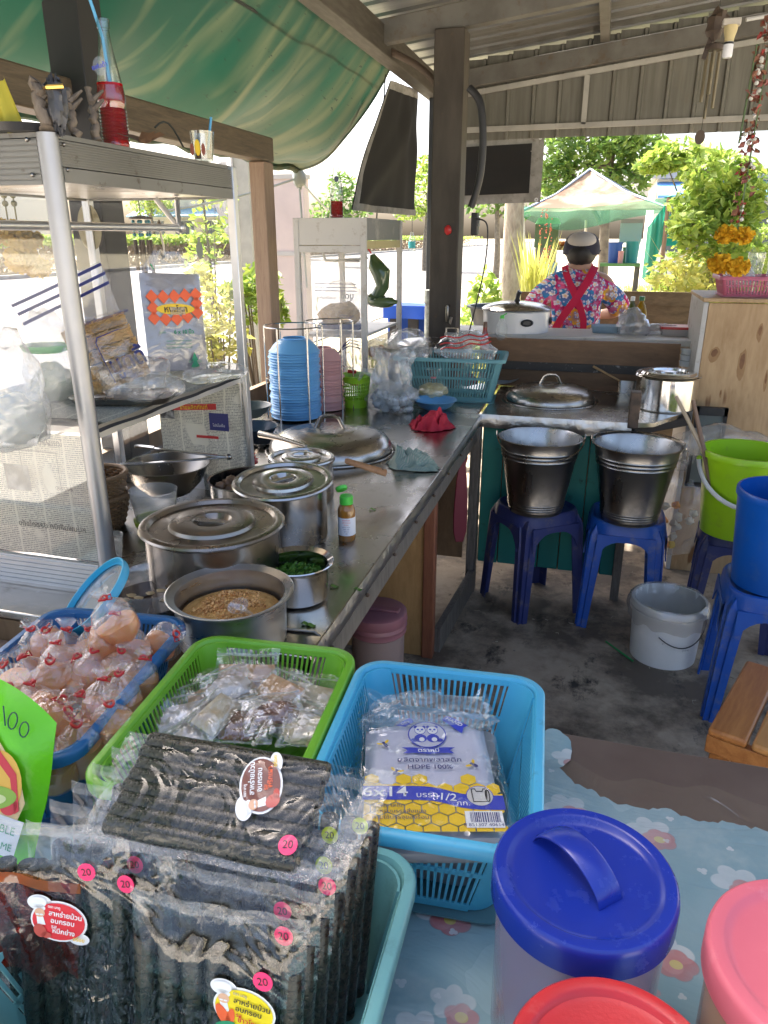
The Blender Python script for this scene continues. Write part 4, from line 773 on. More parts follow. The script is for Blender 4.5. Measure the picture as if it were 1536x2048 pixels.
# chilli sauce bottle
sbm = P(694,1078,z=CT); sb_ = thing('seasoning_bottle', 'small bottle of brown chilli sauce with two green caps and a white label', 'bottle', sbm)
m = MB(); m.lathe([(0,0),(.020,0),(.0215,.004),(.0215,.078),(.018,.088),(.0125,.093),(.0125,.097),(0,.097)],32); part('body', m, pm('chilli_sauce', (.30,.12,.015), .12, coat=.6), sb_)
m = MB(); m.lathe([(.0218,.016),(.0219,.062)],32); part('label', m, pm('label_white', (.75,.75,.78), .5), sb_)
fl_ = fmat(Vector((0,0,.039))+(-_fh)*.0222, RT, Z)
for k, (tx, s) in enumerate((('พริกน้ำปลา',.0045),('เครื่องปรุงรส',.004),('ส่วนผสม',.0035),('พริกป่น น้ำตาล',.0032),('น้ำส้ม เกลือ',.0032),('ผลิตโดย',.0032),('10',.005))): text(tx, s, INK_RED if k < 3 else INK_NAVY, sb_, 0, .018-.0058*k, .0004, fl_)
GC = pm('lime_green_cap', (.08,.55,.06), .35)
m = MB(); m.lathe([(0,.094),(.0165,.094),(.0165,.112),(.0145,.114),(0,.114)],28); part('cap', m, GC, sb_)
m = MB(); m.lathe([(0,0),(.0135,0),(.0145,.003),(.0145,.008),(0,.009)],28); part('flip_cap', m, GC, sb_, loc=(-.015,.012,.122), rot=(-.5,-.5,0))
# rags
def rag(rx, ry, h, seed, n=120, arm=.25):
    r = random.Random(seed*10); m = MB(); cr = []
    for k in range(26):
        a = r.uniform(0, 2*PI); cr.append((r.uniform(-.75,.75), r.uniform(-.75,.75), math.cos(a), math.sin(a), r.uniform(.035,.12), r.uniform(.12,.42)*(1 if k%3 else -1), r.uniform(.25,.7), r.uniform(-.5,.5)))
    def f(u, v):
        a = 2*PI*u; R = 1+arm*noise.noise(Vector((math.cos(a)*1.2,math.sin(a)*1.2,seed)))+.16*noise.noise(Vector((math.cos(a)*3.5,math.sin(a)*3.5,seed)))
        x, y = R*v*math.cos(a), R*v*math.sin(a); z = .62*max(0,1-v**3)*(.75+.5*noise.noise(Vector((x*1.1,y*1.1,seed)))); dx = dy = 0
        for (cx, cy, c, s_, w, am, L, bend) in cr:
            p = (x-cx)*c+(y-cy)*s_; q = -(x-cx)*s_+(y-cy)*c+bend*p*p
            if abs(p) < L: e = am*math.exp(-(q/w)**2)*(1-(p/L)**2); z += e; dx -= s_*e*.10; dy += c*e*.10
        z += .05*noise.noise(Vector((x*9,y*9,seed))); return Vector(((x+dx)*rx, (y+dy)*ry, max(.003+.004*(1-v), h*z*min(1,(1.03-v)*5))))
    m.grid(f, n, 56); return m
RAGR = pm('red_rag', (.52,.025,.05), .85, col2=(.42,.015,.035), ns=12, bump=.6, bs=300, bd=.002)
single('red_cloth', rag(.088,.085,.074,4.2), RAGR, 'crumpled red cloth on the counter near the tied noodle bag', 'cloth', P(862,855,z=CT), sm=180, fixn=False, rot=(0,0,.5))
g = G('green_check_rag'); n = g.noise(20, None, 4); ck = g.ma('MULTIPLY', g.mr(g.n('TexWave', {'Vector': g.co((1,1,1), rot=(0,0,.5)), 'Scale': 60, 'Distortion': 4}).outputs[0], .45, .55), .7); c = g.mix(ck, (.36,.36,.31), (.10,.24,.19)); c = g.mix(g.mr(n, .4, .7), c, (.22,.3,.25))
single('green_rag', rag(.098,.062,.058,9.7,arm=.35), g.done(g.pr(Base_Color=c, Roughness=.9)), 'damp green and white checked rag near the counter edge', 'rag', P(828,932,z=CT), sm=180, fixn=False, rot=(0,0,-.15))
# ================================================================ bowls in the rack
def bowl_me(nm, r, h, mat): 
    return mesh(nm, MB().lathe([(r*.45,h),(r*.42,h-.002),(r*.42,h-.006),(r*.46,h-.007),(r*.62,h*.82),(r*.82,h*.48),(r*.95,h*.14),(r,.004),(r*1.012,.001),(r*1.0,0),(r*.985,.003),(r*.93,h*.14),(r*.8,h*.46),(r*.6,h*.78),(r*.4,h*.86),(0,h*.86)],40), mat, 50)
BLUEB = pm('blue_melamine', (.16,.42,.72), .3, rnd=.06); PINKB = pm('pink_melamine', (.66,.36,.34), .3, rnd=.06)
ORD = 'second third fourth fifth sixth seventh eighth ninth tenth eleventh twelfth thirteenth fourteenth fifteenth sixteenth seventeenth eighteenth nineteenth twentieth twenty-first twenty-second twenty-third twenty-fourth twenty-fifth bottom'.split()
ORD = ORD[:24]+['lowest']
def foot(me_r, h, mat, par): m = MB(); m.lathe([(0,h-.006),(me_r*.42,h-.006)],28); part('foot_disc', m, mat, par)
bm_ = bowl_me('bowl', .102, .055, BLUEB); bc = Vector((-1.165,2.79,CT))
for k in range(26):
    top = k == 25
    o = single('bowl', bm_, None, 'topmost upturned light blue bowl of the tall stack in the wire rack' if top else '%s light blue bowl from the top of the tall stack in the wire rack' % ORD[24-k], 'bowl', bc+Vector((.003*math.sin(k*2.1),.003*math.cos(k*1.3),.008+.0105*k)), 'light blue bowls stacked in the rack', rot=(.004*math.sin(k),.004*math.cos(k*1.7),k*.3))
    if top: o['label'] = 'topmost upturned light blue bowl of the tall stack in the wire rack'
bm2 = bowl_me('bowl', .088, .05, PINKB)
for k in range(17):
    single('bowl', bm2, None, 'topmost upturned pale pink bowl of the stack beside the blue bowls' if k == 16 else '%s pale pink bowl from the top of the stack beside the blue bowls' % ORD[15-k], 'bowl', Vector((-1.115,2.985,CT+.006+.0128*k+.003*(k%3)))+Vector((.004*math.sin(k*2.7),.004*math.cos(k*1.1),0)), 'pale pink bowls stacked by the rack', rot=(.03*math.sin(k*1.9),.03*math.cos(k*2.3),0))
rk = thing('wire_rack', 'tall wire rack holding the stacks of blue and pink bowls', 'rack', (-1.12,2.86,CT))
for cx, cy, r in ((-.045,-.07,.115),(.035,.125,.10)):
    for z_, gap in ((.37,.0),(.17,.0)):
        m = MB(); m.tube([(cx+r*math.cos(a),cy+r*math.sin(a),z_) for a in [2*PI*i/40 for i in range(40 if z_ > .2 else 26)]], .003, 6, closed=z_ > .2); part('ring', m, SS, rk)
    for i in range(6): a = 2*PI*i/6+.35; m = MB(); m.tube([(cx+r*math.cos(a),cy+r*math.sin(a),.0),(cx+r*math.cos(a),cy+r*math.sin(a),.37)], .0032, 6); part('upright', m, SS, rk)
bd = pm('grey_bowl', (.045,.075,.11), .3)
for q, r, h, lab, mt in (((540,880),.085,.05,'dark blue grey bowl at the foot of the blue bowl stack',bd),((533,835),.075,.045,'dark bowl with a pale inside standing on the dark blue grey bowl',pm('dark_teal_bowl', (.05,.07,.07), .35, col2=(.2,.23,.2), ns=4))):
    m = MB(); m.lathe(bowl_prof(r*.5,r,h,.003,.002),40); single('bowl', m, mt, lab, 'bowl', P(*q,z=CT if r > .08 else CT+.05)+Vector((-.06,0,0)))
m = MB(); m.lathe(bowl_prof(.02,.04,.018,.001,.002),30); single('saucer', m, SS, 'tiny steel dish behind the rear cabinet post', 'dish', P(526,893,z=CT))
# lime cup of spoons
lb = thing('utensil_basket', 'lime green slotted cup basket holding bagged cutlery', 'basket', P(712,812,z=CT)); LIME = pm('lime_plastic', (.33,.62,.03), .35)
m = MB(); m.lathe([(0,.002),(.052,.0),(.054,.035),(.0525,.035),(.05,.004),(0,.004)],36); m.lathe([(.0625,.108),(.066,.13),(.070,.135),(.069,.14),(.064,.134),(.061,.108)],36)
for i in range(36):
    a = 2*PI*i/36; m.bar((.0535*math.cos(a),.0535*math.sin(a),.033),(.0622*math.cos(a),.0622*math.sin(a),.11),.0045,.002,up=(math.cos(a),math.sin(a),0))
for z_ in (.05,.065,.08,.095): m.tube([((.0535+.0087*(z_-.033)/.077)*math.cos(a),(.0535+.0087*(z_-.033)/.077)*math.sin(a),z_) for a in [2*PI*i/36 for i in range(36)]], .002, 5, closed=True)
part('body', m, LIME, lb)
cbg = thing('cutlery_bag', 'clear bag with blue stripes and red print stuffed in the lime basket', 'bag', P(705,760,z=.90)); m = MB(); crumple(m, (0,0,.05), (.05,.04,.13), 21, ridge=.5); part('bag', m, CRUMP, cbg, sm=70, fixn=False)
m = MB()
for k in range(3): m.tube([(-.07+.012*k,-.03,.10+.012*k),(-.045+.01*k,-.04,.13+.014*k),(0,-.035,.155+.013*k),(.05,-.03,.145+.013*k)], .0035, 6, flat=.3)
part('stripe', m, INK_NAVY, cbg); m = MB(); m.box((.012,-.043,.045),(.04,.004,.014)); part('red_print', m, RED, cbg); m = MB(); m.box((.02,-.043,.0),(.035,.004,.03)); part('red_print', m, RED, cbg)
# white carrier bag, noodle bag in bowl
wb = thing('carrier_bag', 'white translucent carrier bag with tied handles beside the lime basket', 'bag', P(785,822,z=CT)); m = MB(); crumple(m, (0,0,.05), (.105,.075,.085), 31, ridge=.6)
WB = film('white_carrier', haze=.26, hc=(.83,.87,.89), bump=1, bs=16, fold=True, rough=.14, gl=3.)
m2 = MB(); rings = []
for k in range(14):
    t = k/13; r_ = .06*(1-t)**1.2+.026+.05*t*t; c_ = Vector((.012-.03*t+.02*t*t,.0,.06+.20*t)); rings.append([c_+Vector((r_*(1+.9*noise.noise(Vector((math.cos(a)*3.2,math.sin(a)*3.2,t*3))))*math.cos(a), .5*r_*(1+.4*noise.noise(Vector((math.cos(a)*3,math.sin(a)*3,t*4+8))))*math.sin(a), .012*math.sin(a*5)*t)) for a in [2*PI*i/30 for i in range(30)]])
m2.loft(rings, 0, False, True); part('bag', m, WB, wb, sm=70, fixn=False); part('bag_top', m2, WB, wb, sm=70, fixn=False)
m = MB(); m.tube([(-.05,-.01,.12),(-.085,-.02,.165),(-.12,-.02,.17),(-.145,-.02,.13)], [.022,.022,.018,.012], 10, flat=.4); part('handle_loop', m, WB, wb)
m = MB(); rnd = random.Random(12)
for k in range(34): m.blob((rnd.uniform(-.075,.075),rnd.uniform(-.05,.05),rnd.uniform(.012,.075)),(.017,.015,.013),8,6,.5,3,k)
part('ice_lumps', m, pm('ice_white', (.7,.74,.76), .5, trl=.3), wb, kind='stuff')
nbb = thing('blue_bowl', 'light blue bowl holding a tied bag of noodles', 'bowl', P(870,818,z=CT)); m = MB(); m.lathe(bowl_prof(.05,.092,.042,.003,.003),44); part('body', m, BLUEB, nbb)
ng = thing('noodle_bag', 'tied clear bag of pale noodles sitting in the light blue bowl', 'bag', P(866,790,z=CT+.035)); m = MB(); m.blob((0,0,.02),(.066,.06,.034),22,14,.25,3,4); part('noodles', m, pm('pale_noodles', (.62,.55,.32), .5, col2=(.52,.42,.2), ns=40, bump=1, bs=90, bd=.004), ng)
m = MB(); m.lathe([(.068,0),(.075,.02),(.062,.045),(.03,.062),(.009,.078),(.018,.095),(.034,.115),(.03,.12)],34,wob=.2,seed=3); part('bag', m, CLEAR, ng, sm=70, fixn=False); m = MB(); m.tube([(.010*math.cos(a),.010*math.sin(a),.078) for a in [2*PI*i/16 for i in range(16)]],.003,6,closed=True); part('rubber_band', m, pm('pink_band', (.6,.2,.22), .6), ng)
bagthing('plastic_bag', 'loose flat clear bag between the carrier bag and the teal basket', 'bag', P(835,790,z=CT), (.06,.05,.06), 41, ridge=.8)
# ================================================================ slotted baskets
def panel(mb, p00, p10, p11, p01, n, t=.0022, fill=.42, bands=((0,.10),(.52,.58),(.95,1)), mi=0):
    p00, p10, p11, p01 = map(Vector, (p00,p10,p11,p01)); nn = (p10-p00).cross(p01-p00).normalized()*t
    def at(u, v): return (p00*(1-u)+p10*u)*(1-v)+(p01*(1-u)+p11*u)*v
    def patch(u0,u1,v0,v1):
        a = [at(u0,v0),at(u1,v0),at(u1,v1),at(u0,v1)]; mb.add(a+[p+nn for p in a],[(3,2,1,0),(4,5,6,7),(0,1,5,4),(1,2,6,5),(2,3,7,6),(3,0,4,7)],mi)
    for k in range(n): patch((k+.5-fill/2)/n,(k+.5+fill/2)/n,bands[0][1],bands[-1][0])
    for a, b in bands: patch(0,1,a,b)
def basket(label, mat, loc, rzv, w, d, h, taper=.04, r=.04, ns=(18,22), rim=.014, lattice=None, group=None):
    b = thing('slotted_basket', label, 'basket', loc, rzv, group); W0, D0 = w-taper*2, d-taper*2
    def at(k, z): f = z/h; return (W0/2+(w/2-W0/2)*f-rim, D0/2+(d/2-D0/2)*f-rim)
    a0, a1 = at(0,.004), at(0,h-.004); rc = r*.8
    for (sx_, sy_, n, nm) in ((0,-1,ns[0],'x'),(0,1,ns[0],'x'),(-1,0,ns[1],'y'),(1,0,ns[1],'y')):
        m = MB()
        if nm == 'x':
            q = [(-(a0[0]-rc),sy_*a0[1],.004),((a0[0]-rc),sy_*a0[1],.004),((a1[0]-rc),sy_*a1[1],h-.004),(-(a1[0]-rc),sy_*a1[1],h-.004)]
        else:
            q = [(sx_*a0[0],-(a0[1]-rc),.004),(sx_*a0[0],(a0[1]-rc),.004),(sx_*a1[0],(a1[1]-rc),h-.004),(sx_*a1[0],-(a1[1]-rc),h-.004)]
        panel(m, *q, n); part('slotted_wall', m, mat, b, sm=0)
    m = MB()
    for sx_, sy_, s0 in ((1,1,0),(-1,1,90),(-1,-1,180),(1,-1,270)):
        rg = []
        for (aa, z_) in ((a0,.004),(a1,h-.004)):
            rg.append([Vector((sx_*(aa[0]-rc)+rc*math.cos(rad(s0+90*i/7)),sy_*(aa[1]-rc)+rc*math.sin(rad(s0+90*i/7)),z_)) for i in range(8)]+[Vector((sx_*(aa[0]-rc)+(rc-.003)*math.cos(rad(s0+90*i/7)),sy_*(aa[1]-rc)+(rc-.003)*math.sin(rad(s0+90*i/7)),z_)) for i in range(7,-1,-1)])
        m = MB(); m.loft(rg,0,True,True); part('corner', m, mat, b, sm=40)
    m = MB(); prof = [(-rim-.003,h-.012),(-rim,h-.004),(-rim+.002,h),(-.003,h),(0,h-.003),(0,h-.016),(-.0025,h-.016),(-.0028,h-.005),(-rim+.002,h-.006),(-rim-.001,h-.014)]
    rings = [[Vector(p) for p in ring(rr(w+2*o,d+2*o,r+o,7),z_)] for o, z_ in prof]; rings.append(rings[0]); m.loft(rings); part('rim', m, mat, b, sm=50)
    m = MB(); nb_ = 9
    for k in range(-nb_,nb_+1):
        for s_ in (1,-1):
            x0 = k*W0/nb_; L = min(W0,D0)*.5
            p = Vector((x0-s_*L*.5,-L*.9,.003 if s_ > 0 else .0045)); q = Vector((x0+s_*L*.5,L*.9,.003 if s_ > 0 else .0045))
            if abs(p.x) < W0/2 and abs(q.x) < W0/2: m.bar(p,q,.0035,.0015)
    m.loft([ring(rr(W0,D0,r*.7),.0),ring(rr(W0,D0,r*.7),.002)],0,True,True); part('base', m, lattice or mat, b, sm=0)
    return b
tb = basket('translucent teal basket of plastic bags at the corner of the counter', pm('teal_plastic', (.24,.50,.52), .4, trl=.35), (-.63,3.36,CT+.002), rad(4), .50, .30, .20, .045, .03, (30,18))
bagthing('plastic_bag', 'puffed clear bag lying in the back left of the teal basket', 'bag', P(815,715,y=3.36), (.10,.08,.09), 51, ridge=.7)
eb = thing('egg_bag', 'clear bag with a few brown eggs behind the carrier bag', 'bag', P(755,712,y=3.3)); m = MB(); crumple(m,(0,0,.02),(.07,.05,.06),57); part('bag', m, CLEAR, eb, sm=70, fixn=False)
for k, q in enumerate(((-.02,-.02,.02),(.02,-.01,.03),(.05,-.02,.015))): m = MB(); m.blob(q,(.018,.018,.023),16,12); part('egg', m, pm('egg_shell', (.5,.25,.13), .5), eb)
rb = thing('striped_bag', 'clear bag with red stripes folded over the teal basket rim', 'bag', P(930,720,y=3.34)); m = MB(); crumple(m,(0,0,.04),(.125,.07,.085),63,ridge=.7); part('bag', m, CRUMP, rb, sm=70, fixn=False)
m = MB()
for k, (z0, z1, xl, xr) in enumerate(((.105,.125,-.10,.11),(.055,.095,-.095,.125),(.075,.112,-.10,.12))): m.tube([(xl+(xr-xl)*t/10,-.083-.008*math.sin(t),z0+(z1-z0)*t/10+.006*math.sin(t*1.3)) for t in range(11)],.0032,6,flat=.5)
part('stripe', m, INK_RED, rb); m = MB(); m.bar((-.12,-.03,.06),(-.07,-.06,.085),.02,.02); part('clip', m, BLACK, rb)
bk = P(925,780,z=CT+.01); m = MB(); m.blob(bk+Vector((0,.12,.03)),(.05,.03,.03),14,10,.4,3); single('red_packet', m, RED, 'red packet showing through the bottom of the teal basket', 'packet')
# things inside the far cabinet
o2 = Vector((-1.147,3.5,1.09))
nd2 = thing('noodle_pack', 'clear bag of noodles with reversed lettering inside the far cabinet', 'noodle pack', o2+Vector((-.01,-.16,.01))); m = MB(); m.blob((0,0,.10),(.115,.05,.115),22,14,.2,2.5,3); part('bag', m, CR2, nd2, sm=70, fixn=False)
m = MB(); m.blob((0,0,.06),(.10,.04,.055),22,14,.3,3,5); part('noodles', m, NOOD, nd2); m = MB(); m.box((.0,.0,.012),(.22,.09,.025)); part('blue_tray', m, pm('navy_tray', (.04,.05,.2), .5), nd2, bev=.006)
fx = fmat(Vector((0,-.055,.13)), X, Z); text('นูดดี้', .035, INK_GREY, nd2, .055, .02, 0, fx, sx=-1, bold=.01); text('บะหมี่กึ่งสำเร็จ', .018, INK_GREY, nd2, -.05, .01, 0, fx, sx=-1); text('NOODI', .02, INK_NAVY, nd2, .05, -.07, 0, fx, sx=-1)
flat('stripe', [rect(-.10,.055,.1,.058),rect(-.1,.07,.1,.073),rect(-.1,.04,.1,.043)], INK_NAVY, nd2, .0, fx)
# ceramic figure: seated green statue
GRN = pm('green_glaze', (.045,.085,.03), .16, col2=(.08,.13,.05), ns=8, coat=.5)
sg = thing('green_figure', 'glossy dark green figure resting on the far cabinet shelf', 'figure', P(757,612,y=3.55)); m = MB()
m.tube([(-.03,0,.235),(-.015,0,.19),(.015,0,.15),(.02,0,.09),(-.01,0,.045)],[.012,.036,.044,.032,.03],14); m.blob((.03,-.02,.02),(.07,.03,.025),16,10,.2,2); m.blob((-.02,.02,.03),(.05,.045,.035),14,10,.2,2); m.blob((.0,0,.065),(.028,.028,.03),14,10)
part('body', m, GRN, sg); m = MB(); m.tube([(-.035,0,.24),(-.05,0,.26)],.004,6); part('string', m, INK_RED, sg)
# ================================================================ far counter things
dome2 = dome('wide steel dome lid with a strap handle on the far counter', (-.185,3.43,CT+.004), .20, .07)
m = MB(); m.tube([(-.185+.213*math.cos(a),3.43+.213*math.sin(a),CT+.003) for a in [2*PI*i/60 for i in range(60)]],.004,6,closed=True); single('wok_rim', m, SSD, 'pan rim sunk in the far counter under the wide dome lid', 'pan rim')
q = P(1088,806,z=.81); m = MB(); m.tube([q+Vector((-.04,.02,0)),q+Vector((-.04,0,.0)),q+Vector((.045,.0,.0)),q+Vector((.045,.02,0))],.004,8); single('pan_handle', m, SS, 'small steel wire handle in front of the wide dome lid', 'handle')
m = MB(); m.lathe([(0,0),(.06,0),(.10,.016),(.105,.018),(.1,.014),(.06,.004),(0,.004)],44); single('plate', m, pm('blue_grey_plate', (.30,.38,.46), .3), 'pale blue plate tilted behind the teal basket', 'plate', P(998,765,z=CT+.01)+Vector((0,.0,.02)), rot=(.25,0,0))
m = MB(); m.lathe([(0,.0),(.012,.002),(.014,.008)],20); m.bar((0,0,.006),(-.05,0,.012),.006,.002); single('spoon', m, SS, 'small steel spoon lying in the pale blue plate', 'spoon', P(992,752,z=CT+.03))
pp = P(1328,815,z=CT); p4 = thing('steel_pot', 'bright lidded steel pot on the right end of the far counter', 'pot', pp)
m = MB(); r, h = .128, .135; BRS = steel('bright_steel', (.68,.67,.65), .13, st=(1,1,5))
m.lathe([(0,0),(r*.95,0),(r,.008),(r,h),(r+.008,h+.006),(r+.006,h+.008),(r-.002,h+.002),(r-.003,.01),(0,.006)],60); part('body', m, BRS, p4)
R = r*1.06; m = MB(); m.lathe([(0,-.006),(R*.16,-.006),(R*.2,.004),(R*.4,.006),(R*.42,.001),(R*.6,.003),(R*.62,.012),(R*.8,.012),(R*.85,.004),(R*.97,.004),(R,.0)],64); l4 = part('lid', m, BRS, p4, loc=(0,0,h+.012)); m = MB(); m.bar((-.03,0,.006),(.03,0,.006),.014,.004); part('lid_grip', m, BRS, l4)
ap = P(1272,745,z=.86)+Vector((-.0,.10,0)); sp_ = thing('saucepan', 'small dull aluminium saucepan tilted behind the bright pot', 'saucepan', ap, rot=(.55,.15,0)); m = MB(); m.lathe([(0,0),(.062,0),(.068,.006),(.072,.07),(.076,.072),(.071,.072),(.066,.01),(0,.005)],44); part('body', m, ALB, sp_)
tp_ = thing('steel_tin', 'square steel tin with a brass ladle handle in front of the saucepan', 'tin', P(1252,785,z=CT)); m = MB(); m.loft([ring(rr(.075,.07,.012),0),ring(rr(.085,.08,.014),.06),ring(rr(.1,.09,.016),.062),ring(rr(.1,.09,.016),.064),ring(rr(.082,.077,.013),.062),ring(rr(.072,.067,.012),.003)],0,True,True); part('body', m, SS, tp_)
a, b = P(1240,762,z=.875), P(1187,733,z=.92); m = MB(); m.tube([a,b],[.004,.006],10); single('wooden_spoon', m, wood('pale_handle', (.36,.22,.10), (.45,.3,.15), (6,6,6)), 'thin wooden spoon handle sticking out of the square steel tin', 'spoon')
# behind the splash board
kb = thing('ketchup_bottle', 'dark red sauce bottle standing at the left end of the splash board', 'bottle', P(968,706,y=3.66)); m = MB(); m.lathe([(0,0),(.02,0),(.022,.01),(.022,.06),(.018,.075),(.0105,.11),(.0105,.125),(0,.125)],24); part('body', m, pm('dark_red_sauce', (.22,.012,.008), .1, coat=.5), kb); m = MB(); m.lathe([(0,.124),(.011,.124),(.0095,.148),(.003,.15),(0,.15)],20); part('cap', m, pm('brown_cap', (.12,.05,.03), .4), kb)
cbt = thing('clear_bottle', 'clear squeeze bottle with a green leaf shaped cap by the white cooker', 'bottle', P(1002,680,y=3.74)); m = MB(); m.lathe([(0,0),(.024,0),(.027,.01),(.027,.06),(.024,.072),(.012,.095),(.010,.108),(0,.108)],24); part('body', m, film('pale_bottle', haze=.25, hc=(.7,.76,.75), rough=.1), cbt); m = MB(); m.lathe([(0,.104),(.012,.104),(.009,.118),(0,.12)],16); m.bar((0,0,.116),(.022,0,.128),.012,.005); part('cap', m, GC, cbt)
TB = 1.046
rc = thing('rice_cooker', 'white enamel cooker with steel lid and oval side grips in front of the cook', 'cooker', P(1030,676,y=3.95).xy.to_3d()+Vector((0,0,TB-.02)))
m = MB(); m.lathe([(0,0),(.155,0),(.165,.01),(.17,.12),(.176,.125),(.168,.128),(.0,.128)],56); part('body', m, pm('white_enamel', (.72,.71,.70), .25), rc); m = MB(); m.lathe([(.172,.127),(.178,.132),(.165,.142),(.12,.158),(.06,.166),(0,.168)],56); part('lid', m, SS, rc)
m = MB(); m.tube([(0,0,.165),(0,0,.18),(.004,-.004,.2),(.012,-.006,.215)],[.018,.010,.012,.013],12); part('lid_knob', m, BLACK, rc)
for an in (-1.15,.0): 
    m = MB(); m.lathe([(0,0),(.03,0),(.033,.006),(.026,.012),(.02,.006),(0,.006)],24,sy=.55); d = Vector((math.cos(an),math.sin(an),0)); part('side_grip', m, BLACK, rc).matrix_basis = fmat(d*.168+Vector((0,0,.075)), Z.cross(d), Z)
bs_ = thing('black_basin', 'large black plastic basin in the yard behind the white cooker', 'basin', P(1000,650,y=5.55).xy.to_3d()+Vector((0,0,.86))); m = MB(); m.lathe([(0,0),(.17,0),(.185,.01),(.225,.16),(.245,.165),(.245,.175),(.22,.172),(.18,.012),(0,.008)],44); part('body', m, pm('black_basin', (.022,.023,.026), .4), bs_)
stn = thing('basin_stand', 'rough pale stand under the large black basin', 'stand', bs_.location.xy.to_3d()); m = MB(); m.bx(-.3,.3,-.25,.25,.80,.857); part('top', m, pm('pale_boards', (.5,.49,.46), .7, dirt=(.25,.24,.22), ds=9), stn)
for sx_ in (-.26,.26):
    for sy_ in (-.2,.2): m = MB(); m.bx(sx_-.03,sx_+.03,sy_-.03,sy_+.03,0,.80); part('leg', m, dkt, stn)
cpan = thing('lidded_pan', 'wide flat lidded steel pan beside the base of the brown post', 'pan', P(850,695,y=3.6).xy.to_3d()+Vector((0,0,.96))); m = MB(); m.lathe([(0,0),(.13,0),(.135,.05),(.145,.054),(.10,.07),(0,.08)],44); part('body', m, SS, cpan); m = MB(); m.tube([(.11,-.03,.06),(.11,-.03,.13),(.16,.0,.13),(.16,.0,.06)],.005,8); part('handle', m, SSD, cpan)
m = MB(); m.bx(-.15,.15,-.12,.12,0,.16); single('crate', m, dkt, 'dark wooden box under the wide lidded pan', 'crate', cpan.location-Vector((0,0,.162)))
def oil(lab, q, y, colr, capm, s=1):
    b = thing('oil_bottle', lab, 'bottle', P(*q,y=y).xy.to_3d()+Vector((0,0,TB))); m = MB(); m.lathe([(0,0),(.027*s,0),(.03*s,.01),(.03*s,.10),(.02*s,.13),(.012*s,.145),(.012*s,.155),(0,.155)],22); part('body', m, film('oil_'+lab[:5], tint=colr, haze=.35, hc=colr, rough=.05), b); m = MB(); m.lathe([(0,.152),(.014*s,.152),(.014*s,.172),(0,.174)],18); part('cap', m, capm, b)
oil('green glass bottle with a white cap beside the cook', (1257,676), 4.06, (.25,.3,.1), WHITE, .8); oil('yellow oil bottle with a dark green cap beside the cook', (1275,676), 4.09, (.55,.42,.04), pm('dark_green_cap', (.02,.16,.06), .4))
GBAG = film('grey_carrier', haze=.4, hc=(.5,.53,.6), bump=1, bs=18, fold=True, rough=.13, gl=3.)
bagthing('carrier_bag', 'grey blue carrier bag with knotted handles on the work table', 'bag', P(1262,676,y=3.95).xy.to_3d()+Vector((0,0,TB)), (.085,.07,.075), 71, mat=GBAG, ridge=.8)
m = MB(); c0 = P(1262,640,y=3.95); m.tube([c0+Vector((.025*math.cos(a),0,.03*math.sin(a))) for a in [PI*i/8-.2 for i in range(10)]],.009,8,flat=.4); single('bag_handle_knot', m, GBAG, 'loop of the knotted handles above the grey blue carrier bag', 'bag handle')
bagthing('plastic_bag', 'flat blue tinted plastic bag at the end of the work table', 'bag', P(1315,680,y=4.0).xy.to_3d()+Vector((0,0,TB)), (.085,.05,.035), 73, mat=GBAG, ridge=.7)
m = MB(); m.loft([ring(rr(.13,.1,.015),0),ring(rr(.15,.115,.02),.035),ring(rr(.146,.111,.02),.035),ring(rr(.126,.096,.015),.003)],0,True,True); single('food_tray', m, film('blue_tray', haze=.6, hc=(.3,.42,.5), rough=.1), 'low pale blue tray on the work table by the cook', 'tray', P(1210,680,y=4.0).xy.to_3d()+Vector((0,0,TB)))
fbx = thing('food_box', 'red and white plastic food box behind the splash board', 'box', P(1352,690,y=4.0).xy.to_3d()+Vector((0,0,TB-.02))); m = MB(); m.loft([ring(rr(.15,.12,.02),0),ring(rr(.16,.13,.02),.05)],0,True,True); part('body', m, pm('dull_white', (.5,.45,.42), .5), fbx); m = MB(); m.loft([ring(rr(.17,.14,.02),.05),ring(rr(.17,.14,.02),.062)],0,True,True); part('lid', m, RED, fbx)
sty = thing('white_tub', 'stack of small white tubs at the right end of the splash board', 'tub', P(1372,732,y=3.74)); 
for k in range(3): m = MB(); m.lathe([(0,.028*k),(.03,.028*k),(.034,.025+.028*k),(0,.025+.028*k)],24); part('tub', m, WHITE, sty)
# pink basket with cups on the plywood cabinet
pk = basket('pink slotted basket of plastic cups on top of the plywood cabinet', pm('pink_plastic', (.72,.20,.30), .4, trl=.25), (.665,3.68,1.259), 0, .38, .27, .085, .02, .02, (24,16), rim=.008)
clr = film('cup_plastic', haze=.2, hc=(.7,.72,.75), rough=.08, gl=1.6)
for k, (x_, lab, tx, im) in enumerate(((.62,'sleeve of clear plastic cups with blue print in the pink basket','ABCD',INK_BLUE),(.70,'sleeve of clear plastic cups with red print in the pink basket','Cool',INK_RED))):
    c_ = thing('cup_sleeve', lab, 'cups', (x_,3.64,1.275)); m = MB(); m.lathe([(.026,0),(.03,.10),(.032,.105),(.034,.16),(.03,.165)],28); part('cups', m, clr, c_); fq = fmat(Vector((0,-.032,.055)), X, Z); flat('print_band', [rect(-.02,-.008,.02,.008)], im, c_, 0, fq); text(tx, .012, INK_WHITE, c_, 0, 0, .001, fq)
bagthing('glove_bag', 'crumpled pale bag spilling over the left of the pink basket', 'bag', (.555,3.63,1.30), (.07,.06,.06), 77, mat=MILKY, ridge=.8)
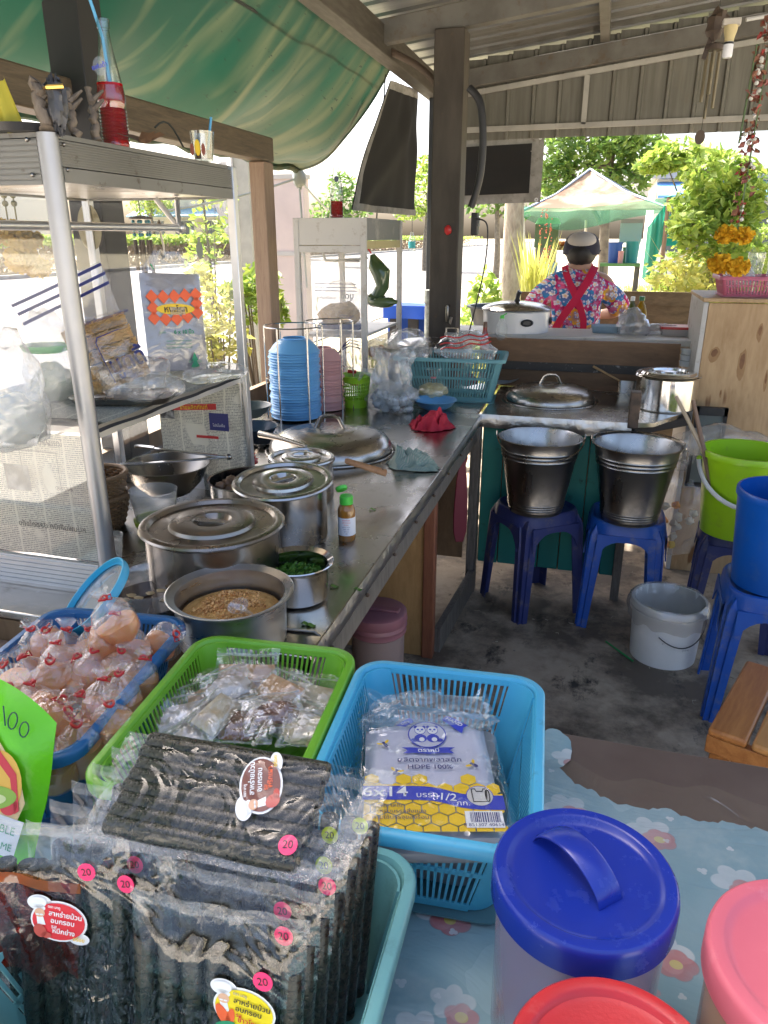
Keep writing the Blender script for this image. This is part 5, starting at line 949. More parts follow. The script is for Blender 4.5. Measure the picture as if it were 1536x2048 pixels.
# ================================================================ floor things
def stool(lab, loc, rzv, mat, w=.30, h=.46):
    s = thing('plastic_stool', lab, 'stool', loc, rzv, 'blue plastic stools holding buckets'); m = MB(); t = w*.90
    prof = [(.0,h-.012),(.5,h-.012),(.84,h-.012),(.9,h-.004),(.95,h),(1.0,h-.004),(1.04,h-.018),(1.07,h-.06),(1.045,h-.06),(1.0,h-.02),(.9,h-.03),(0,h-.03)]
    m.loft([ring(rr(t*max(k,.02),t*max(k,.02),.07*max(k,.1)*1.2),z_) for k, z_ in prof]); part('seat', m, mat, s)
    for sx_ in (-1,1):
        for sy_ in (-1,1):
            m = MB(); L = []
            for z_, o, wd in ((h-.02,t/2-.012,.050),(h-.06,t/2+.004,.046),(h-.10,t/2+.006,.039),(h*.4,t/2+.014,.034),(0,t/2+.022,.029)):
                c_ = Vector((sx_*o,sy_*o,z_)); a = Vector((-sx_*wd*1.6,0,0)); b = Vector((0,-sy_*wd*1.6,0)); e = .006
                ca = c_+a*.0; pts = [c_+a, c_+a*.55, c_+a*.5+Vector((0,-sy_*e*1.2,0)), c_+a*.18+Vector((0,-sy_*e,0)), c_+a*.12+b*.02, c_+b*.18+Vector((-sx_*e,0,0)), c_+b*.5+Vector((-sx_*e*1.2,0,0)), c_+b*.55, c_+b]
                inn = [c_+b+Vector((-sx_*e,0,0)), c_+b*.2+a*.28+Vector((0,0,0)), c_+a*.28+b*.28, c_+a+Vector((0,-sy_*e,0))]
                L.append(pts+inn)
            m.loft(L,0,True,True); part('leg', m, mat, s, sm=30)
    for k in range(4):
        m = MB(); hw = t/2-.03; R_ = Matrix.Rotation(k*PI/2,3,'Z'); up = [];lo = []
        for i in range(13):
            u = -1+i/6; x_ = u*hw; zt_ = h-.05; zb = h-.075-.075*abs(u)**3.2; y_ = -(t/2+.012); up.append(R_ @ Vector((x_,y_,zt_))); lo.append(R_ @ Vector((x_,y_-.006*abs(u)**3,zb)))
        off = R_ @ Vector((0,.005,0)); m.loft([up,lo,[p+off for p in lo],[p+off for p in up],up],wrap=False); part('apron', m, mat, s, sm=50)
    return s
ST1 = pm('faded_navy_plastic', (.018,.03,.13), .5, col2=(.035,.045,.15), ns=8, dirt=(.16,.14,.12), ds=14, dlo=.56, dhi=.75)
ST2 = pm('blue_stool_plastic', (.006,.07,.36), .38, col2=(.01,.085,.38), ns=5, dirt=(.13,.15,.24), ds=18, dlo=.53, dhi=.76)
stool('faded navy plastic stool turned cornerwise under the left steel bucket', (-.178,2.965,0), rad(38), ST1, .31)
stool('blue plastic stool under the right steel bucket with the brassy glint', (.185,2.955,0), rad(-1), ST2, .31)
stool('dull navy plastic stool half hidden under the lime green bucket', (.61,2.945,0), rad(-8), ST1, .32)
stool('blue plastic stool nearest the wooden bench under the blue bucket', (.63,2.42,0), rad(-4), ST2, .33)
ZINC = steel('zinc_bucket', (.30,.285,.265), .28, st=(1,1,.25), bump=.15, bs=5, dirt=(.17,.15,.13))
ZINC2 = steel('zinc_bucket_inside', (.36,.355,.345), .25, bump=.2, bs=6)
def zbucket(lab, loc, rzv, hang):
    b = thing('steel_bucket', lab, 'bucket', loc, rzv, 'steel buckets on stools'); r0, r1, h = .105, .157, .30
    pr = [(0,.008),(r0-.004,.008),(r0,0),(r0+.002,.012),(r0+.004,.014)]
    def at(z): return r0+(r1-r0)*z/h
    for z_ in (.022,.032,.042): pr += [(at(z_),z_),(at(z_+.004)+.0025,z_+.004),(at(z_+.008),z_+.008)]
    for z_ in (.225,.240,.255): pr += [(at(z_),z_),(at(z_+.005)+.003,z_+.005),(at(z_+.010),z_+.010)]
    pr += [(r1,h-.004),(r1+.005,h-.003),(r1+.006,h+.002),(r1+.002,h+.004)]
    m = MB(); m.lathe(pr,64); part('body', m, ZINC, b)
    m = MB(); m.lathe([(r1+.001,h+.003),(r1-.003,h-.004),(at(.2)-.003,.2),(r0-.002,.02),(0,.016)],64); part('inside', m, ZINC2, b)
    for s_ in (-1,1):
        m = MB(); m.tube([(s_*(r1+.004),-.012,h-.012),(s_*(r1+.012),-.012,h+.005),(s_*(r1+.012),0,h+.018),(s_*(r1+.012),.012,h+.005),(s_*(r1+.004),.012,h-.012)],.003,6); part('lug', m, SSD, b)
    m = MB(); m.tube([((r1+.012)*math.cos(PI*i/20), hang*math.sin(PI*i/20)*.16, h+.012-.07*math.sin(PI*i/20)*(1 if hang < 0 else .15)) for i in range(21)],.003,6) if hang < 0 else m.tube([((r1+.012)*math.cos(PI*i/20),(r1+.01)*math.sin(PI*i/20),h+.012-.004*math.sin(PI*i/20)) for i in range(21)],.003,6)
    part('bail_handle', m, SSD, b)
zbucket('dark steel bucket with its handle laid across on the faded navy stool', (-.178,2.885,.463), .1, -1)
zbucket('steel bucket with a seam and warm glint on the bright blue stool', (.185,2.876,.463), -.15, 1)
def pbucket(nm, lab, loc, r0, r1, h, mat, rim=.006, handle=None, rzv=0):
    b = thing(nm, lab, 'bucket', loc, rzv); m = MB(); m.lathe([(0,.004),(r0-.003,.004),(r0,0),(r0+.001,.01),(r1,h-.022),(r1+rim,h-.022),(r1+rim,h-.004),(r1+rim-.002,h),(r1-.003,h),(r1-.004,h-.012),(r0-.003,.012),(0,.008)],64); part('body', m, mat, b)
    return b
gb = pbucket('green_bucket', 'lime green plastic bucket with a white handle and two sticks in it', (.565,2.85,.463), .122, .152, .315, pm('lime_bucket', (.35,.62,.012), .32, col2=(.31,.55,.015), ns=4, dirt=(.24,.36,.05), ds=15, dlo=.58, dhi=.85, r2=.5), rim=.008)
m = MB(); hp = [Vector((.160*math.cos(rad(a)),.160*math.sin(rad(a)),.262-.10*math.sin(rad(a-180)*1.0) if a > 180 else .262)) for a in range(182,359,8)]
hp = [Vector((.163*math.cos(rad(a)),.172*math.sin(rad(a)),.268-.125*math.sin(rad(a-180)))) for a in range(180,361,9)]
m.tube(hp,.0085,10,flat=.6); part('handle', m, WHITE, gb)
m = MB(); m.blob((-.161,0,.272),.010,10,8); m.blob((.161,0,.272),.010,10,8); part('handle_lug', m, pm('lime_bucket'  , (.35,.62,.012)), gb)
for (t0, t1, r, lab, mt) in (((1352,792),(1418,925),.009,'pale wooden stick leaning in the lime green bucket',wood('pale_stick', (.34,.26,.17), (.42,.33,.22), (6,6,2))),((1386,800),(1412,920),.010,'dark wooden stick leaning in the lime green bucket',wood('dark_stick', (.13,.075,.045), (.2,.12,.075), (6,6,2)))):
    a, b = P(*t0,y=2.84), P(*t1,y=2.80); b2 = b+(b-a)*.55; m = MB(); m.tube([a,b2],[r*.8,r*1.25],10,flat=.7); single('wooden_stick', m, mt, lab, 'stick')
pbucket('blue_bucket', 'deep blue plastic bucket at the right edge on the nearest blue stool', (.615,2.40,.463), .125, .147, .31, pm('blue_bucket', (.004,.09,.42), .3, col2=(.004,.075,.34), ns=4, dirt=(.05,.13,.36), ds=15, dlo=.58, dhi=.85), rim=.005)
wbk = pbucket('white_bucket', 'scuffed white bucket lined with a clear bag on the concrete floor', P(1325,1322,z=0)+Vector((0,.055,0)), .118, .128, .235, pm('scuffed_white', (.82,.82,.80), .45, col2=(.74,.74,.71), ns=5, dirt=(.25,.24,.22), ds=34, dlo=.68, dhi=.76), rim=.008)
m = MB(); m.lathe([(.130,.197),(.138,.197),(.138,.206),(.131,.206)],56); part('rim_ring', m, WHITE, wbk)
m = MB(); m.tube([(.137*math.cos(rad(a)),.14*math.sin(rad(a)),.19-.085*math.sin(rad((a-230)/125*180))) for a in range(255,356,6)],.0022,6); part('wire_handle', m, BLACK, wbk); m = MB(); m.blob((.136,.0,.185),(.008,.02,.016),10,8); part('handle_lug', m, WHITE, wbk)
LIN = film('bin_liner', haze=.32, hc=(.62,.6,.56), bump=.8, bs=24, fold=True, rough=.14, gl=3.)
m = MB(); rings = []
for k, (r_, z_) in enumerate(((.108,.09),(.116,.16),(.124,.236),(.133,.243),(.146,.225),(.149,.20),(.145,.175),(.142,.16))):
    rings.append([Vector(((r_+.006*noise.noise(Vector((math.cos(a)*6,math.sin(a)*6,k*.5))))*math.cos(a),(r_+.006*noise.noise(Vector((math.cos(a)*6,math.sin(a)*6,k*.5))))*math.sin(a),z_+.022*noise.noise(Vector((math.cos(a)*2.5,math.sin(a)*2.5,4)))*(1 if k > 5 else .2))) for a in [2*PI*i/72 for i in range(72)]])
m.loft(rings); lin = single('bin_liner', m, LIN, 'clear bag folded over the rim of the scuffed white bucket', 'bag', wbk.location, sm=70, fixn=False)
fqb = fmat(Vector((.055,-.1165,.09)), Vector((1,.45,0)), Z); text('.., ..\n(10/6)', .011, INK_GREY, wbk, .01, .005, .001, fqb)
m = MB(); m.tube([P(1212,1283,z=.006),P(1266,1322,z=.006)],.0038,8); single('green_straw', m, pm('green_straw', (.03,.28,.08), .4), 'green drinking straw dropped on the concrete floor', 'straw')
tbg = thing('rubbish_bag', 'clear rubbish bag with orange peel behind the steel bucket', 'bag', P(1335,1040,z=.30).xy.to_3d()+Vector((.02,.12,0))); m = MB(); crumple(m,(0,0,.28),(.15,.10,.30),81,ridge=.6,nu=44,nv=30); part('bag', m, CRUMP, tbg, sm=70, fixn=False)
m = MB(); rings = [[Vector(((.1+.09*t)*math.cos(a)*(1+.35*noise.noise(Vector((math.cos(a)*3,math.sin(a)*3,t*2)))),.07*math.sin(a)+.01*math.sin(a*5),.52+.14*t+.05*noise.noise(Vector((math.cos(a)*2,math.sin(a)*2,7)))*t)) for a in [2*PI*i/40 for i in range(40)]] for t in (0,.3,.6,1)]; m.loft(rings); part('bag_top', m, CRUMP, tbg, sm=70, fixn=False)
for nm, c_, k in (('orange_peel',(.75,.28,.02),7),('pale_scrap',(.6,.55,.42),10),('yellow_peel',(.7,.5,.05),3)):
    m = MB(); rnd = random.Random(k)
    for i in range(k): m.blob((rnd.uniform(-.09,.09),rnd.uniform(-.085,-.03),rnd.uniform(.14,.36)),(.02,.012,.017),10,7,.5,3,i)
    part(nm, m, pm(nm, c_, .6), tbg)
bagthing('plastic_bag', 'grey crumpled plastic bag lying behind the green bucket', 'bag', P(1450,885,y=3.22)+Vector((0,0,-.05)), (.17,.08,.08), 85, mat=MILKY, ridge=.8)
# pink lidded container under the counter, red paddle
pcn = thing('pink_container', 'pink lidded storage tub standing under the steel counter', 'tub', (-.58,1.98,0)); m = MB(); m.lathe([(0,0),(.075,0),(.08,.01),(.084,.34),(0,.34)],40); part('body', m, pm('frosted_pinkish', (.24,.18,.165), .4), pcn); m = MB(); m.lathe([(.086,.335),(.09,.34),(.088,.352),(.092,.36),(.089,.372),(.093,.38),(.090,.405),(.082,.41),(0,.408)],44); part('lid', m, pm('dusty_pink', (.24,.10,.12), .4), pcn); m = MB(); m.bar((-.07,0,.412),(.07,0,.412),.03,.01); part('lid_grip', m, pm('dusty_pink', (.42,.16,.2)), pcn, bev=.003)
pdp = [(-.02,.0),(-.034,.06),(-.036,.14),(-.032,.24),(-.026,.34),(-.018,.41),(-.024,.44),(-.018,.475),(0,.485),(.018,.475),(.024,.44),(.018,.41),(.026,.34),(.032,.24),(.036,.14),(.034,.06),(.02,.0)]
pd = thing('red_paddle', 'dark red paddle with a round handle end hanging beside the counter corner', 'paddle', M=fmat(P(918,1082,y=2.80), Vector((1,.35,0)), Z)); sc2 = (P(925,900,y=2.80)-P(918,1082,y=2.80)).length/.485
m = MB(); m.prism([(a*sc2,b*sc2) for a, b in pdp],(0,0,0),X,Y,.012); part('blade', m, pm('dark_red_paint', (.16,.012,.03), .5), pd, bev=.003); m = MB(); m.blob((-.01,.44*sc2,.013),.005,8,6); m.blob((.01,.45*sc2,.013),.005,8,6); part('hole', m, BLACK, pd); m = MB(); m.blob((0,.445*sc2,.004),(.022,.03,.009),14,8); part('handle_end', m, pm('faded_red', (.32,.07,.05), .6), pd)
# wooden bench
bw = wood('varnished_pine', (.27,.095,.022), (.42,.18,.05), (6,.7,6), 5, .4); bw2 = wood('varnished_pine_light', (.36,.16,.045), (.5,.26,.09), (6,.7,6), 4, .4)
bn2 = thing('wooden_bench', 'varnished pine bench with slatted seat at the lower right', 'bench', P(1415,1455,z=.44)); o = bn2.location; yv = (P(1492,1318,z=.44)-o); L = yv.length; bn2.rotation_euler = (0,0,math.atan2(yv.y,yv.x)-PI/2)
for k in range(4):
    m = MB(); m.prism([(.0+.002,0),(.085,0),(.085,L),(.002,L)],(.093*k,0,-.022),X,Y,.022); part('slat', m, bw if k%2 == 0 else bw2, bn2, bev=.007)
m = MB(); m.bx(.0,.38,.006,.03,-.07,-.024); m.bx(.0,.38,L-.03,L-.006,-.07,-.024); part('rail', m, bw, bn2, bev=.003)
for x_ in (.03,.34):
    for y_ in (.05,L-.05): m = MB(); m.bx(x_-.022,x_+.022,y_-.02,y_+.02,-.44,-.025); part('leg', m, bw, bn2, bev=.003)
m = MB(); m.bx(.05,.08,.03,L-.03,-.34,-.30); part('stretcher', m, bw2, bn2)
# ================================================================ foreground table
TT = .74
tbl = thing('display_table', 'low front table with a dark brown edge board covered by printed plastic', 'table', (0,.3,0))
brn = pm('brown_table_paint', (.10,.065,.05), .5, col2=(.13,.09,.07), ns=6, dirt=(.3,.25,.2), ds=60, dlo=.7, dhi=.76)
m = MB(); m.bx(-1.6,.75,-.55,.755,TT-.03,TT-.004); part('table_top', m, brn, tbl, bev=.003)
for x_ in (-1.5,.68):
    for y_ in (-.45,.68): m = MB(); m.bx(x_-.025,x_+.025,y_-.025,y_+.025,0,TT-.03); part('leg', m, brn, tbl)
m = MB(); m.bx(-1.6,-.46,.755,.785,TT-.05,CT-.002); single('step_board', m, SSD, 'steel faced step between the low front table and the counter', 'board')
g = G('printed_oilcloth'); v = g.co(); big = g.noise(3, v, 4); fine = g.noise(40, v, 3)
c = g.mix(g.mr(big, .35, .65), (.20,.36,.41), (.33,.45,.47)); c = g.mix(g.mr(g.noise(5, v, 6, .7), .5, .75), c, (.42,.52,.52))
cr = g.ma('ABSOLUTE', g.ma('SUBTRACT', g.noise(5, g.co((1,2.2,1)), 3, .5, 1.5), .5))
def cellprint(c, sc, off, rnd, rad0, pet, amp, cols, heart, keep, dist=.0):
    v0 = g.n('VectorMath', {0: v, 1: off}, operation='ADD').outputs[0]
    if dist: v0 = g.n('VectorMath', {0: v0, 1: g.n('VectorMath', {0: g.n('TexNoise', {'Vector': v, 'Scale': 60, 'Detail': 2}).outputs['Color'], 'Scale': dist}, operation='SCALE').outputs[0]}, operation='ADD').outputs[0]
    vo = g.n('TexVoronoi', {'Vector': v0, 'Scale': sc, 'Randomness': rnd}, voronoi_dimensions='2D'); d = g.n('VectorMath', {0: v0, 1: vo.outputs['Position']}, operation='SUBTRACT').outputs[0]
    q = g.n('SeparateXYZ', {0: d}).outputs; qx, qy = g.ma('MULTIPLY', q[0], sc), g.ma('MULTIPLY', q[1], sc); r_ = g.ma('SQRT', g.ma('ADD', g.ma('MULTIPLY', qx, qx), g.ma('MULTIPLY', qy, g.ma('MULTIPLY', qy, 1.5))))
    rc_ = g.n('SeparateColor', {0: vo.outputs['Color']}).outputs; an = g.ma('ADD', g.ma('ARCTAN2', qy, qx), g.ma('MULTIPLY', rc_[1], 6.3))
    lim = g.ma('MULTIPLY', g.ma('MULTIPLY', g.ma('ADD', 1-amp, g.ma('MULTIPLY', g.ma('ABSOLUTE', g.ma('COSINE', g.ma('MULTIPLY', an, pet))), amp)), rad0), g.mr(rc_[2], 0, 1, .7, 1.15))
    ok = g.ma('LESS_THAN', rc_[0], keep); msk = g.ma('MULTIPLY', g.mr(g.ma('SUBTRACT', lim, r_), 0, .02), ok); wear = g.mr(g.noise(7, None, 5, .65), .34, .6, .95, .45)
    col = g.mix(rc_[1], cols[0], cols[1])
    if heart is not None: col = g.mix(g.ma('LESS_THAN', r_, rad0*.3), col, heart); col = g.mix(g.ma('MULTIPLY', g.ma('GREATER_THAN', r_, g.ma('MULTIPLY', lim, .93)), .6), col, (.16,.06,.06))
    return g.mix(g.ma('MULTIPLY', msk, wear), c, col)
c = cellprint(c, 9.5, (.012,-.013,0), .75, .30, 2.5, .3, ((.66,.69,.68),(.56,.62,.63)), None, .85)
c = cellprint(c, 9.5, (0,0,0), .75, .225, 2.5, .16, ((.56,.20,.20),(.42,.05,.06)), (.66,.50,.10), .72)
c = cellprint(c, 24, (.31,.17,0), .9, .16, 1.5, .4, ((.68,.70,.70),(.6,.66,.67)), None, .35)
c = cellprint(c, 17, (.7,.23,0), .9, .16, 2.0, .2, ((.50,.16,.17),(.6,.3,.3)), (.6,.48,.14), .25)
OIL = g.done(g.pr(Base_Color=c, Roughness=g.mr(big, .3, .7, .16, .34), Normal=g.bump(cr, .55, .015), Coat_Weight=.6, Coat_Roughness=.1))
clo = thing('printed_cloth', 'torn light blue plastic tablecloth printed with faded clouds and red blossoms', 'tablecloth', (0,0,TT))
def tear(x): 
    e = .925+.05*max(0,min(1,(.03-x)/.05)) - .0
    e += .016*noise.noise(Vector((x*22,0,0)))+.008*noise.noise(Vector((x*60,3,0)))+.005*noise.noise(Vector((x*190,7,0))) - .045*max(0,min(1,(x-.06)/.03))*.45
    if -.02 < x < .02: e += .03*max(0, 1-abs(x-.0)/.02)*.3
    return e
NX = 320
m = MB(); m.grid(lambda u, v: Vector((-1.2+1.93*u, -.22+(tear(-1.2+1.93*u)+.22)*v, .0012+.0035*max(0,noise.noise(Vector((u*16,v*12,2))))*(1 if v < .97 else .4)+(.0015*(v > .985)*(noise.noise(Vector((u*60,0,5)))+.5)))), NX, 60); part('sheet', m, OIL, clo, sm=180, fixn=False)
m = MB(); q = P(1105,1495,z=TT+.002); m.add([q+Vector((p[0]*.03+.006*noise.noise(Vector((p[0]*3,p[1]*3,1))),p[1]*.05,.0)) for p in ell(0,0,1,1,26)],[tuple(range(26))]); single('torn_scrap', m, OIL, 'torn scrap of the blue tablecloth on the brown board beside the light blue basket', 'scrap', sm=0, fixn=False)
GFILM = film('loose_clear_sheet', haze=.02, hc=(.6,.66,.66), bump=.5, bs=7, fold=True, rough=.10, gl=2., bd=.02)
m = MB(); m.grid(lambda u, v: Vector((-.02+.62*u, .30+(.655+.03*noise.noise(Vector((u*9,0,0))))*v, TT+.011+.004*noise.noise(Vector((u*9,v*7,3))))), 60, 50); single('clear_table_sheet', m, GFILM, 'clear plastic sheet laid over the printed tablecloth', 'plastic sheet', sm=180, fixn=False)
# four slotted baskets
BL1 = pm('deep_blue_plastic', (.012,.105,.27), .38, col2=(.02,.14,.33), ns=6, dirt=(.04,.08,.12), ds=25); GR1 = pm('leaf_green_plastic', (.17,.44,.025), .36, col2=(.2,.48,.04), ns=6, dirt=(.12,.22,.04), ds=30, dlo=.62, dhi=.78); SK1 = pm('sky_blue_plastic', (.07,.42,.62), .36, col2=(.09,.46,.66), ns=6, dirt=(.07,.26,.36), ds=26, dlo=.62, dhi=.8); TL1 = pm('pale_teal_plastic', (.18,.43,.41), .4, col2=(.2,.47,.44), ns=6, dirt=(.13,.3,.28), ds=22)
GRP = 'slotted plastic baskets on the front table'
basket('dark blue slotted basket crowded with bags of juice', BL1, (-.735,.795,TT+.006), rad(6), .265, .385, .14, .03, .045, (20,27), group=GRP)
basket('leaf green slotted basket of small snack packets', GR1, (-.436,.782,TT+.006), rad(4.5), .272, .37, .14, .03, .045, (20,27), group=GRP)
basket('sky blue slotted basket holding a pack of printed plastic bags', SK1, (-.155,.79,TT+.006), rad(4), .282, .352, .14, .03, .045, (19,25), lattice=pm('slate_lattice', (.09,.2,.22), .5), group=GRP)
basket('pale teal basket packed with seaweed rolls at the lower left', TL1, (-.312,.462,TT+.006), rad(1), .375, .285, .13, .028, .045, (26,20), group=GRP)
def emboss(q0, s, tx, mt, rot): 
    pass
# juice bags
JF = film('juice_bag_film', haze=.085, hc=(1,.93,.9), bump=.8, bs=34, fold=True, rough=.07, gl=3.2); JU = film('orange_juice', tint=(1.0,.70,.42), haze=.8, hc=(1.0,.48,.17), rough=.04, ior=1.33)
BAND = pm('red_rubber_band', (.62,.02,.02), .5)
def juice(label, M, seed, full):
    t = thing('juice_bag', label, 'juice bag', M=M, group='knotted bags of juice in the blue basket'); r = random.Random(seed)
    pf = [(.004,-.088),(.022,-.087),(.034,-.074),(.037,-.055),(.035,-.036),(.027,-.018),(.013,-.006),(.0055,0),(.0085,.007),(.015,.015),(.013,.019)]
    def shape(pf, k, n=30):
        rings = []
        for q, z in pf:
            rings.append([Vector((k*q*(1+.16*noise.noise(Vector((math.cos(a)*1.3+seed,math.sin(a)*1.3,z*26+seed)))+(.10*math.sin(a*9+seed) if z > -.02 else 0)+(.35*math.sin(a*3+seed) if z > .006 else 0))*math.cos(a), k*q*.86*(1+.26*noise.noise(Vector((math.cos(a)*1.6+seed,math.sin(a)*1.6,z*26+seed+5))))*math.sin(a), z)) for a in [2*PI*i/n for i in range(n)]])
        return rings
    m = MB(); m.loft(shape(pf,1.0),0,True,False); part('bag', m, JF, t, sm=70, fixn=False)
    zt_ = -.088+.088*full; lp = [(q,z) for q, z in pf if z < zt_]; lp.append((lp[-1][0]*.98,zt_)); lp.append((.0005,zt_)); m = MB(); m.loft(shape(lp,.955),0,True,True); part('juice', m, JU, t, sm=60, fixn=False)
    m = MB(); m.tube([(.0062*math.cos(a)*1.1,.0062*math.sin(a),.001+.0015*math.sin(2*a)) for a in [2*PI*i/16 for i in range(16)]],.0022,6,closed=True); m.tube([(.006,0,.002),(.014,-.004,.004),(.012,-.008,-.004),(.004,-.007,0)],.0013,5); part('rubber_band', m, BAND, t)
    return t
KN = [(565,160,'juice bag lying highest against the propped blue rimmed lid'),(620,240,'juice bag just below the propped blue rimmed lid'),(690,305,'juice bag by the slots of the far wall of the blue basket'),(965,350,'pale nearly clear juice bag in the far right corner of the blue basket'),(170,325,'juice bag at the far left end of the blue basket'),(250,335,'juice bag right of the one at the far left end'),(360,325,'fat juice bag below the topmost one'),(490,325,'juice bag squeezed behind the fat one below the topmost'),(560,370,'small juice bag in the middle of the second row'),(665,445,'juice bag in the right half of the middle row'),(518,445,'juice bag in the centre of the heap'),(425,475,'large juice bag with a white knot tail in the heap centre'),(785,485,'juice bag against the right wall in the middle of the blue basket'),(275,500,'juice bag left of the large one with the white knot tail'),(655,570,'shiny juice bag with its knot upright near the right wall'),(340,715,'juice bag lying on its side near the bag with handwritten 100'),(435,680,'juice bag between the side lying one and the shiny one'),(600,735,'tilted juice bag by the lower part of the right wall'),(370,770,'juice bag lying flat with its knot pointing right'),(420,845,'juice bag nearest the near right corner of the blue basket'),(240,920,'juice bag deep in the near corner of the blue basket'),(20,520,'juice bag cut by the left edge of the picture'),(40,640,'lower juice bag at the left edge of the picture'),(300,400,'juice bag with pale pink knot in the left half of the heap'),(120,480,'upright pointed juice bag in the left of the heap'),(160,620,'juice bag under the pointed one in the left of the heap'),(560,600,'juice bag wedged in the lower middle of the heap')]
for i, (zx, zy, lab) in enumerate(KN):
    zk = .908 if i > 2 else (.985,.95,.93)[i]
    if zy > 840: zk = .90
    q = P(zx*.3646, 1140+zy*.3646, z=zk); r = random.Random(i*7+1); R_ = Matrix.Rotation(r.uniform(0,6.28),4,'Z'); tl_ = r.uniform(.05,.38); ax = Vector((r.uniform(-1,1),r.uniform(-1,1),0)).normalized()
    if i in (3,15,18): tl_ = .9; ax = Vector((0,1,0)) if i != 3 else Vector((.3,1,0))
    juice(lab, Matrix.Translation(q) @ Matrix.Rotation(tl_,4,ax) @ R_ @ Matrix.Scale(r.uniform(.82,.98),4), i, (r.uniform(.5,.66) if i else .42) if i != 3 else .3)
# snack packets
SNF = film('snack_film', haze=.05, bump=.6, bs=30, fold=True, rough=.05, gl=3.5)
SEDGE = film('packet_seal', haze=.35, hc=(.85,.83,.8), bump=.6, bs=60, rough=.15, gl=2.0)
crmb = [pm('fine_tan_powder', (.50,.27,.12), .9, col2=(.6,.37,.19), ns=60, bump=.4, bs=120), pm('dark_brown_chilli', (.13,.045,.02), .7, col2=(.22,.09,.04), ns=40, bump=1, bs=80), pm('cream_sugar', (.70,.60,.42), .8, col2=(.5,.34,.16), ns=30, bump=.6, bs=90), pm('grey_sugar', (.64,.58,.50), .8, col2=(.45,.33,.22), ns=20, bump=.5, bs=70)]
PK = [(490,1357,.855,.10,.075,0,10,'snack packet of tan powder leaning on the far wall of the green basket'),(415,1395,.85,.085,.07,0,60,'tan powder packet tilted left of the centre of the green basket'),(620,1390,.845,.10,.065,2,-8,'cream coloured packet in the right corner of the green basket'),(520,1400,.85,.10,.07,2,5,'packet of pale crumbs with yellow oil in the middle of the green basket'),(360,1430,.85,.08,.06,3,35,'white sugar packet at the left wall of the green basket'),(480,1445,.855,.10,.07,1,12,'dark brown chilli packet in front of the yellow crumbs'),(580,1437,.855,.09,.07,3,-20,'greyish sugar packet right of the dark chilli packet'),(620,1455,.86,.09,.06,2,15,'pale packet nearest the right wall of the green basket'),(400,1460,.85,.09,.06,3,70,'milky packet with a sharp folded edge at the near left of the green basket'),(455,1372,.868,.075,.06,3,40,'small pale packet lying over the two tan powder packets'),(560,1378,.866,.08,.06,0,-25,'tan crumb packet half covering the cream coloured packet'),(545,1425,.868,.085,.06,1,30,'reddish brown packet lying over the pale crumbs'),(430,1425,.866,.08,.055,2,80,'upright cream packet left of the dark chilli packet')]
for i, (u, v, z_, w, h, ci, an, lab) in enumerate(PK):
    q = P(u, v, z=z_); xd = Vector((math.cos(rad(an)),math.sin(rad(an)),.05)); yd = Vector((-math.sin(rad(an)),math.cos(rad(an)),.35 if i else .9)); M_ = fmat(q, xd, yd) @ Matrix.Translation((-w/2,-h/2,0))
    t = thing('snack_packet', lab, 'packet', M=M_, group='clear snack packets in the green basket'); m = pillow(w,h,.03,i*3+1,.004); part('film', m, SNF, t, sm=180, fixn=False)
    m = pillow(w*.9,h*.74,.014,i*5+2,.002,18,14,5).xf(Matrix.Translation((w*.05,h*.06,0))) if i%2 == 0 else MB().blob((w/2,h*.42,0),(w*.43,h*.36,.005),26,14,.3,3.5,i); part('filling', m, crmb[ci], t)
    m = MB()
    for k in range(2): m.grid(lambda a, b: Vector((w*(-.01+1.02*a),(h*.97+h*.06*b) if k else h*.05*b,.003*math.sin(a*7+i)+.001)),12,1)
    part('seal_edge', m, SEDGE, t, sm=180, fixn=False, kind='stuff')
    m = MB(); m.grid(lambda a, b: Vector((w*(-.02+1.04*a),h*(1+.14*b),.004*math.sin(a*9+i))),12,2); part('film_flap', m, SNF, t, sm=180, fixn=False)
for k in range(6):
    q = P(*((400,1480),(340,1440),(560,1465),(640,1420),(450,1410),(520,1470))[k],z=.845+.003*k); m = MB(); an = k*1.1; m.grid(lambda a, b: q+Vector(((a-.5)*.05*math.cos(an)-(b-.5)*.03*math.sin(an),(a-.5)*.05*math.sin(an)+(b-.5)*.03*math.cos(an),.02*b+.006*math.sin(a*7+b*3))),6,5); single('film_scrap', m, SNF, ('clear film flap by the dark chilli packet','clear film flap at the left wall of the green basket','clear film flap below the greyish sugar packet','clear film flap in the right of the green basket','clear film flap on the tan powder packet','clear film flap at the near side of the green basket')[k], 'film', sm=180, fixn=False)
# pack of printed plastic bags
bl0, br0, tl0 = P(722,1668,z=.875), P(1022,1668,z=.875), P(762,1432,z=.868)
M_, w, h = frame(bl0, br0, tl0); pb = thing('bag_pack', 'pack of white bags with panda emblem and yellow honeycomb print in the sky blue basket', 'bag pack', M=M_); h *= 1.02
w2 = w*.93
def taper(x, y): return (w/2+(x-w/2)*(1-.0*y/h), y)
PBW = pm('lilac_white_plastic', (.60,.60,.68), .3, col2=(.52,.52,.60), ns=7, bump=.35, bs=16, bd=.008)
m = pillow(w,h,.055,2,.0016,30,30,8); m.xf(Matrix.Translation((0,0,-.0285))); part('bags', m, PBW, pb, sm=180, fixn=False)
zz = .0016
hexes = []; s = w*.066
for j in range(7):
    for i in range(9):
        cx, cy = (i+.5*(j%2))*s*1.80, .004+j*s*1.56
        lim = [h*.42,h*.40,h*.44,h*.40,h*.36,h*.41,h*.40,h*.38,h*.36][i%9]
        if cy < lim and cx < w*1.0 and not (cy > h*.35 and i in (1,5)): hexes.append([(min(max(cx+s*.96*math.cos(rad(60*k+30)),.002),w-.002), max(cy+s*.96*math.sin(rad(60*k+30)),.002)) for k in range(6)])
